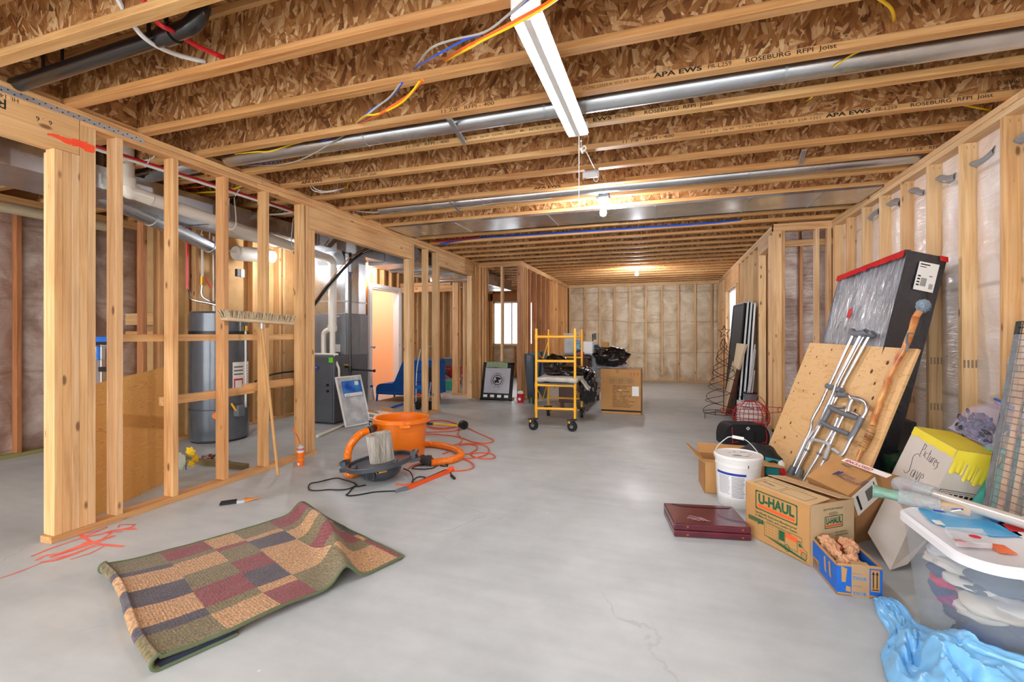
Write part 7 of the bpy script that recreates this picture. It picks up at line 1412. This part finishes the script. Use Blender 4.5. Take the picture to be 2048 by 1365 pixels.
# ---- zip bag ----
zc = V(1.60,3.07,.68)
t = T('zip_bag', 'clear zip bag with blue seal holding dark parts on top of the picture carton', 'bag', zc); def_l = lambda u, v: onp
def zq(u, v, d): r = _ray(u, v); return V(0,0,CH)+r*d
Z4 = [zq(1990,802,2.42), zq(2046,830,2.30), zq(2010,880,2.25), zq(1905,868,2.45)]
m = MB(); 
def zf(s, off):
    def f(u, v):
        top = Z4[0].lerp(Z4[1], u); bot = zq(1895,856,2.45).lerp(zq(1985,900,2.28), u); k = math.sin(v*math.pi*.95)*.8*math.sin(min(1,u*1.0)*math.pi)**.5 if 0 < u < 1 else 0
        return top.lerp(bot, v)+V(s*.075,0,-s*.065)*k*(1+.25*fbm((u*4,v*4,off)))
    return f
m.grid(zf(-1,1), 16, 16); m.grid(zf(1,4), 16, 16); m.out('film', film('violet_clear_film','cfc4e4',.1,.9,.22), t, smooth=True)
m = MB(); m.tube([Z4[0]+V(0,0,.01), Z4[0].lerp(Z4[1],.5)+V(0,0,.012), Z4[1]+V(0,0,.01)], .010, n=8, flat=.5); m.out('blue_seal', blue, t, smooth=True); m = MB(); m.tube([Z4[0]+V(0,0,-.012), Z4[1]+V(0,0,-.012)], .003, n=6); m.out('pink_seal', plain('magenta_seal','c0389c',.4), t)
random.seed(17)
navp = plain('navy_part','26365a',.3); darks = [black, dgrey, navp, blackbag]
for i in range(80):
    u, v = random.uniform(.08,.92), random.uniform(.42,.95); k = .75*math.sin(v*math.pi*.95); p = Z4[0].lerp(Z4[1],u).lerp(zq(1895,856,2.45).lerp(zq(1985,900,2.28),u), v)+V(-.05,0,.045)*random.uniform(-.6,.9)*k
    m = MB(Matrix.Translation(p) @ Euler((random.random()*3,random.random()*3,random.random()*3)).to_matrix().to_4x4()); m.ico((0,0,0), random.uniform(.010,.02), 2, (1.5,.8,.5)); m.out('dark_part', darks[i % 4], t, smooth=True)
# ---- teal rolls and wrapped panels at the right edge ----
teal = plain('teal_foam','2f9488',.6,var=.1)
t = T('foam_roll', 'smooth teal foam roll standing beside the picture carton', 'roll', zq(1960,1000,2.3)); a, b = zq(2018,925,2.36), zq(1962,1012,2.30); d = (b-a).normalized(); m = MB(); m.cyl(a, b+d*.35, .036, n=20); m.out('roll', teal, t, smooth=True); m = MB(); m.cyl(a-d*.04, a+d*.075, .0375, n=20); m.out('dark_end', plain('forest_foam','1e4a38',.5,var=.3), t, smooth=True)
t = T('foam_roll', 'film wrapped teal roll right of the smooth teal roll', 'roll', zq(2000,1000,2.3)); a, b = zq(2040,890,2.30), zq(1992,1010,2.26); d = (b-a).normalized(); m = MB(); m.cyl(a-d*.03, b+d*.35, .034, n=20); m.out('roll', film('glittery_teal_film','3f9c90',.15,1.0,1,60), t, smooth=True); m = MB(); m.cyl(a+V(.03,-.02,0), b+d*.3+V(.03,-.02,0), .02, n=14); m.out('brown_tube', kn, t, smooth=True)
t = T('foam_roll', 'light teal film sheet folded over behind the zip bag', 'roll', zq(2000,900,2.4)); m = MB(); a, b = zq(1972,898,2.46), zq(2048,925,2.3); m.tube([a, a.lerp(b,.5)+V(0,0,.015), b], .022, n=14, flat=.6); m.out('roll', plain('light_teal_foam','4db0a2',.4,var=.2), t, smooth=True)
t = T('slat_panel', 'film wrapped panel of wooden slats with black grid leaning at right edge', 'panel', V(1.4,2.9,0))
pa, pb2 = V(1.77,3.125,1.24), V(1.12,2.60,.06); ld = (pb2-pa); wd2 = V(.10,-.62,.0); nrm = ld.cross(wd2).normalized(); nrm = nrm if nrm.x < 0 else -nrm
pa2, pb3 = V(1.70,3.02,1.22), V(1.46,2.82,.30)
ld = pb3-pa2
for i in range(9): q = pa2+wd2*(.10+.1*i)+nrm*.0; m = MB(); m.tube([q, q+ld], .013, n=4, sub=1); m.out('slat', wz, t)
m = MB(); q = pa2+nrm*.012; m.tube([q+ld*k for k in (0,.25,.5,.75,1)], .012, n=4, sub=1)
for i in range(30): r_ = pa2+ld*(i/30)+nrm*.016; m.tube([r_, r_+wd2], .0022, n=4, sub=1)
for i in range(8): r_ = pa2+wd2*(.05+.12*i)+nrm*.018; m.tube([r_, r_+ld], .0022, n=4, sub=1)
m.out('black_grid', black, t); m = MB(); m.grid(lambda u, v: pa2+wd2*(u*1.02)+ld*(.08+.9*v)+nrm*(.028+.012*fbm((u*6,v*9,0))), 24, 30); m.out('film_wrap', film('wrap_film','dfe6ea',.08,1.0,.28,25), t, smooth=True)
m = MB(); m.tube([pa2+ld*1.0, pa2+ld*1.35], .02, n=4, sub=1); m.tube([pa2+ld*1.0+wd2*.5, pa2+ld*1.35+wd2*.5], .02, n=4, sub=1); m.out('panel_leg', wz, t)
# ---- blue plastic sheet ----
tarp = N('blue_plastic_sheet'); tarp.col('7cc0f0'); tarp.set(Roughness=.28, Specular_IOR_Level=.6); tarp.b.inputs['Subsurface Weight'].default_value = 0; tarp.bump(tarp.noise(tarp.coord((1,1,1)), 6, 4, .5, 1), .35, .02); tarp = tarp.m
outer = [V(.865,2.42,.0),V(.84,2.33,0),V(.81,2.15,0),V(.73,1.98,0),V(.70,1.80,0),V(.72,1.60,0),V(.74,1.40,0),V(.78,1.15,0)]
inner = [V(.90,2.43,.012),V(.92,2.33,.05),V(.93,2.20,.035),V(.92,2.03,.11),V(.905,1.87,.20),V(.96,1.80,.20),V(1.2,1.77,.19),V(1.55,1.72,.20)]
def cr(P, s):
    s *= len(P)-1; i = min(int(s), len(P)-2); f = s-i; a, b, c, d = P[max(i-1,0)], P[i], P[i+1], P[min(i+2,len(P)-1)]
    return .5*((2*b)+(c-a)*f+(2*a-5*b+4*c-d)*f*f+(3*b-a-3*c+d)*f**3)
def tf(u, v):
    a, b = cr(outer, u), cr(inner, u); p = a.lerp(b, v); amp = math.sin(min(1,v*1.15)*math.pi)**.7 if 0 < v < .87 else .25 if v >= .87 else 0
    rdg = abs(fbm((u*5.5+v*1.2, v*2.2, 3.3)))
    w_ = (b-a).length
    z = p.z*(v**.55)/max(v,.02) if v > .02 else p.z
    z = b.z*(v**.6)+amp*(.045*w_/.3 if w_ < .35 else .05)*(1.2-2.2*rdg)+.005*fbm((u*22,v*14,1))
    return V(p.x+.012*fbm((u*9,v*5,7)), p.y+.012*fbm((u*8,v*6,9)), max(z,.004)+.002)
m = MB(); m.grid(tf, 120, 60); o = m.out('plastic_sheet', tarp, smooth=True, solid=.002); props(o, 'sky blue plastic sheet heaped on the floor against the storage bin', 'plastic sheet')
# ================= BY THE FAR RIGHT WALL =================
rust = plain('rusty_brown_wire','4a2418',.5,.3); tb = gz(1447,838)
t = T('wire_tree', 'tall spiral wire tree with a star on top standing on the slab', 'wire tree', tb); zb, zt2 = .08, 1.10
m = MB(); m.cyl(tb+V(0,0,zb), tb+V(.01,0,1.12), .006, n=8); m.out('pole', rust, t)
for k in range(4):
    m = MB(); P = []; sgn = 1 if k % 2 else -1
    for i in range(97): q = i/96; r = (.255*(1-q)**.85+.012)*(1 if q < .8 else 1); a = sgn*q*2*math.pi*2.6+(k//2)*math.pi+.4; P.append(tb+V(r*math.cos(a), r*math.sin(a)*.9, zb+(zt2-zb)*q))
    m.tube(P, .0042, n=6, sub=1); m.out('spiral', rust, t, smooth=True)
m = MB(); m.tube([tb+V(.26*math.cos(i*.5236), .24*math.sin(i*.5236), .085) for i in range(12)], .0045, n=6, sub=3, closed=True); m.out('base_ring', rust, t)
for a in (.3,1.9,3.5,5.1): c = tb+V(.26*math.cos(a), .24*math.sin(a), 0); m = MB(); m.cyl(c+V(0,0,.002), c+V(0,0,.085), .0045, n=6); m.out('foot', rust, t); m = MB(); m.cyl(c+V(0,0,.085), tb+V(0,0,.085), .004, n=6); m.out('base_spoke', rust, t)
sc_ = tb+V(.01,0,1.20); SR = .088; sp_ = [sc_+V((SR if i%2==0 else SR*.42)*math.sin(i*math.pi/5)*.95, (SR if i%2==0 else SR*.42)*math.sin(i*math.pi/5)*.3, (SR if i%2==0 else SR*.42)*math.cos(i*math.pi/5)) for i in range(10)]
m = MB(); m.tube(sp_+[sp_[0]], .0055, n=6, sub=1); m.tube([q+V(0,.03,0) for q in sp_+[sp_[0]]], .0045, n=6, sub=1); m.out('star', rust, t)
# window screens
scr = plain('dark_screen_mesh','3a3f42',.7); frm = plain('screen_frame_white','d9dcdc',.4)
for i, (xb, xt, yb_, w, hgt, lab) in enumerate(((.90,1.05,7.05,.62,1.60,'dark window screen, outermost of the screens leaning on the far right wall'),(.95,1.09,7.02,.60,1.62,'white framed window screen, second from the room side of the leaning row'),(1.0,1.13,6.99,.60,1.62,'white framed window screen, third from the room side of the leaning row'),(1.05,1.165,6.96,.58,1.60,'white framed window screen, nearest the wall studs of the leaning row'))):
    t = T('window_screen', lab, 'window screen', V(xb, yb_, 0), 'window screens leaning on the wall'); up = V(xt-xb, .10, hgt); yv_ = V(-.06,w,0).normalized(); M_ = Matrix((yv_, up.normalized(), yv_.cross(up.normalized()))).transposed().to_4x4(); M_.translation = V(xb, yb_, .005); H_ = up.length
    m = MB(M_); m.box((.012,.012,-.003),(w-.012,H_-.012,.003)); m.out('mesh', scr, t); m = MB(M_)
    for a, b in (((0,0,-.011),(.022,H_,.011)),((w-.022,0,-.011),(w,H_,.011)),((0,0,-.011),(w,.022,.011)),((0,H_-.022,-.011),(w,H_,.011))): m.box(a, b, .002)
    m.out('frame', frm if i else black, t)
beige = plain('beige_panel','c9b595',.6)
def panel4(name, lab, cat, pts, mat, th=V(.03,.02,0)): 
    m = MB(); m._add(pts+[p+th for p in pts], [(0,1,2,3),(7,6,5,4),(0,4,5,1),(1,5,6,2),(2,6,7,3),(3,7,4,0)]); o = m.out(name, mat); return props(o, lab, cat)
panel4('beige_board', 'upper beige board leaning in front of the window screens', 'board', [gy(1473,687,6.98),gy(1491,689,6.93),gy(1476,740,6.90),gy(1467,728,6.95)], beige)
panel4('beige_board', 'lower beige board with dark edge leaning behind the wire tree', 'board', [gy(1465,722,7.2),gy(1475,733,7.1),gy(1450,828,7.0),gy(1441,828,7.1)], beige, V(.02,.03,0))
panel4('dark_board', 'narrow dark brown board leaning between beige board and screens', 'board', [gy(1475,732,7.05),gy(1479,734,7.0),gy(1455,831,6.95),gy(1450,830,6.98)], kn, V(.03,.04,0))
bagblob('dark_cloth', 'dark cloth hanging on the sill behind the wire tree', 'cloth', gx(1466,712,1.13), .10, (.5,.7,1.4), plain('black_cloth','2a2a2e',.8), 12)
t = T('rod_bundle', 'thin white metal rods standing in the grey pail by the wall', 'rods', gz(1500,830))
for (u0, u1, v0) in ((1494,1510,690),(1498,1511,700),(1503,1509,742)): m = MB(); m.cyl(gy(u0,795,6.62), gy(u1,v0,6.9), .009, n=8); m.out('rod', lgrey, t)
t = T('small_pail', 'dark grey pail standing on the white box behind the wire basket', 'pail', gy(1501,800,6.62)); p = gy(1500,803,6.64); m = MB(); m.lathe([(0,0),(.07,0),(.085,.10),(.088,.105)], p, 24); m.out('body', mgrey, t, smooth=True); m = MB(); m.lathe([(.088,.10),(.09,.115),(.06,.115),(.06,.10)], p, 24); m.out('rim', black, t)
t = T('white_carton', 'white product carton with black and red lettering behind the red wire basket', 'box', gz(1500,850)); a, b = gy(1478,832,6.55), gy(1523,804,6.55); m = MB(); m.box((a.x,6.55,0.001),(b.x,6.75,p.z-.003),.003); m.out('box', plain('white_card','e6e4df',.6), t)
Mq = Matrix(((1,0,0,a.x),(0,0,-1,6.549),(0,1,0,p.z-.095),(0,0,0,1))); m = MB(Mq); m.text('DYNA', .05, Matrix.Translation((.04,0,0)), bold=.03); m.out('black_lettering', ink, t); m = MB(Mq); m.text('TRAP', .05, Matrix.Translation((.19,0,0)), bold=.03); m.out('red_lettering', redink, t)
# red wire ornament
rw_ = gz(1502,868); t = T('wire_basket', 'red wire ornament basket with two looped arms in front of the white carton', 'basket', rw_); R_ = .20
m = MB()
for k in range(6): a = k*math.pi/6; m.tube([rw_+V(R_*math.cos(a)*math.sin(q), R_*.8*math.sin(a)*math.sin(q), .20-.19*math.cos(q)+.0) for q in [i*math.pi/12 for i in range(1,12)]]+[rw_+V(-R_*math.cos(a)*math.sin(q), -R_*.8*math.sin(a)*math.sin(q), .20-.19*math.cos(q)) for q in [i*math.pi/12 for i in range(11,0,-1)]], .0038, n=5, sub=1)
m.out('rib', redw, t)
m = MB()
for z in (.03,.08,.14,.20,.26,.33): rr = R_*math.sqrt(max(.05,1-((z-.20)/.20)**2)); m.tube([rw_+V(rr*math.cos(i*.5236), rr*.8*math.sin(i*.5236), z) for i in range(12)], .0038, n=5, sub=3, closed=True)
m.out('hoop', redw, t)
for s, u, v in ((1,1560,820),(-1,1444,822)): e = gy(u,v,rw_.y); m = MB(); m.tube([rw_+V(s*.17,0,.24), rw_.lerp(e,.6)+V(0,0,.14 if s>0 else .12), e+V(0,0,.02)], .0038, n=5); m.tube([rw_+V(s*.17,0,.16), e+V(-s*.1,0,-.05), e+V(0,0,-.03)], .0038, n=5); m.tube([e+V(.022*math.cos(i*.785),.0,.03*math.sin(i*.785)) for i in range(8)], .0038, n=5, sub=2, closed=True); m.out('arm', redw, t)
m = MB(); m.tube([rw_+V(-.02,0,.37), rw_+V(.0,0,.45), rw_+V(.10,0,.43), rw_+V(.16,0,.33), rw_+V(.14,0,.25)], .0038, n=5); m.out('top_loop', redw, t)
m = MB(); m.box((rw_.x-.12,rw_.y-.08,.03),(rw_.x+.14,rw_.y+.08,.14),.02); m.out('red_filling', red, t, smooth=True)
for dx, dz in ((-.07,.12),(.08,.07)): m = MB(); m.ico(rw_+V(dx,-.12,dz), .025, 2, (.6,.6,1.5)); m.out('yellow_figure', yel, t, smooth=True)
o = MB(); o.box((1.43,6.95,0),(1.46,7.1,1.6)); o = o.out('white_panel_edge', white); props(o, 'edge of a white panel standing inside the closet opening', 'panel')
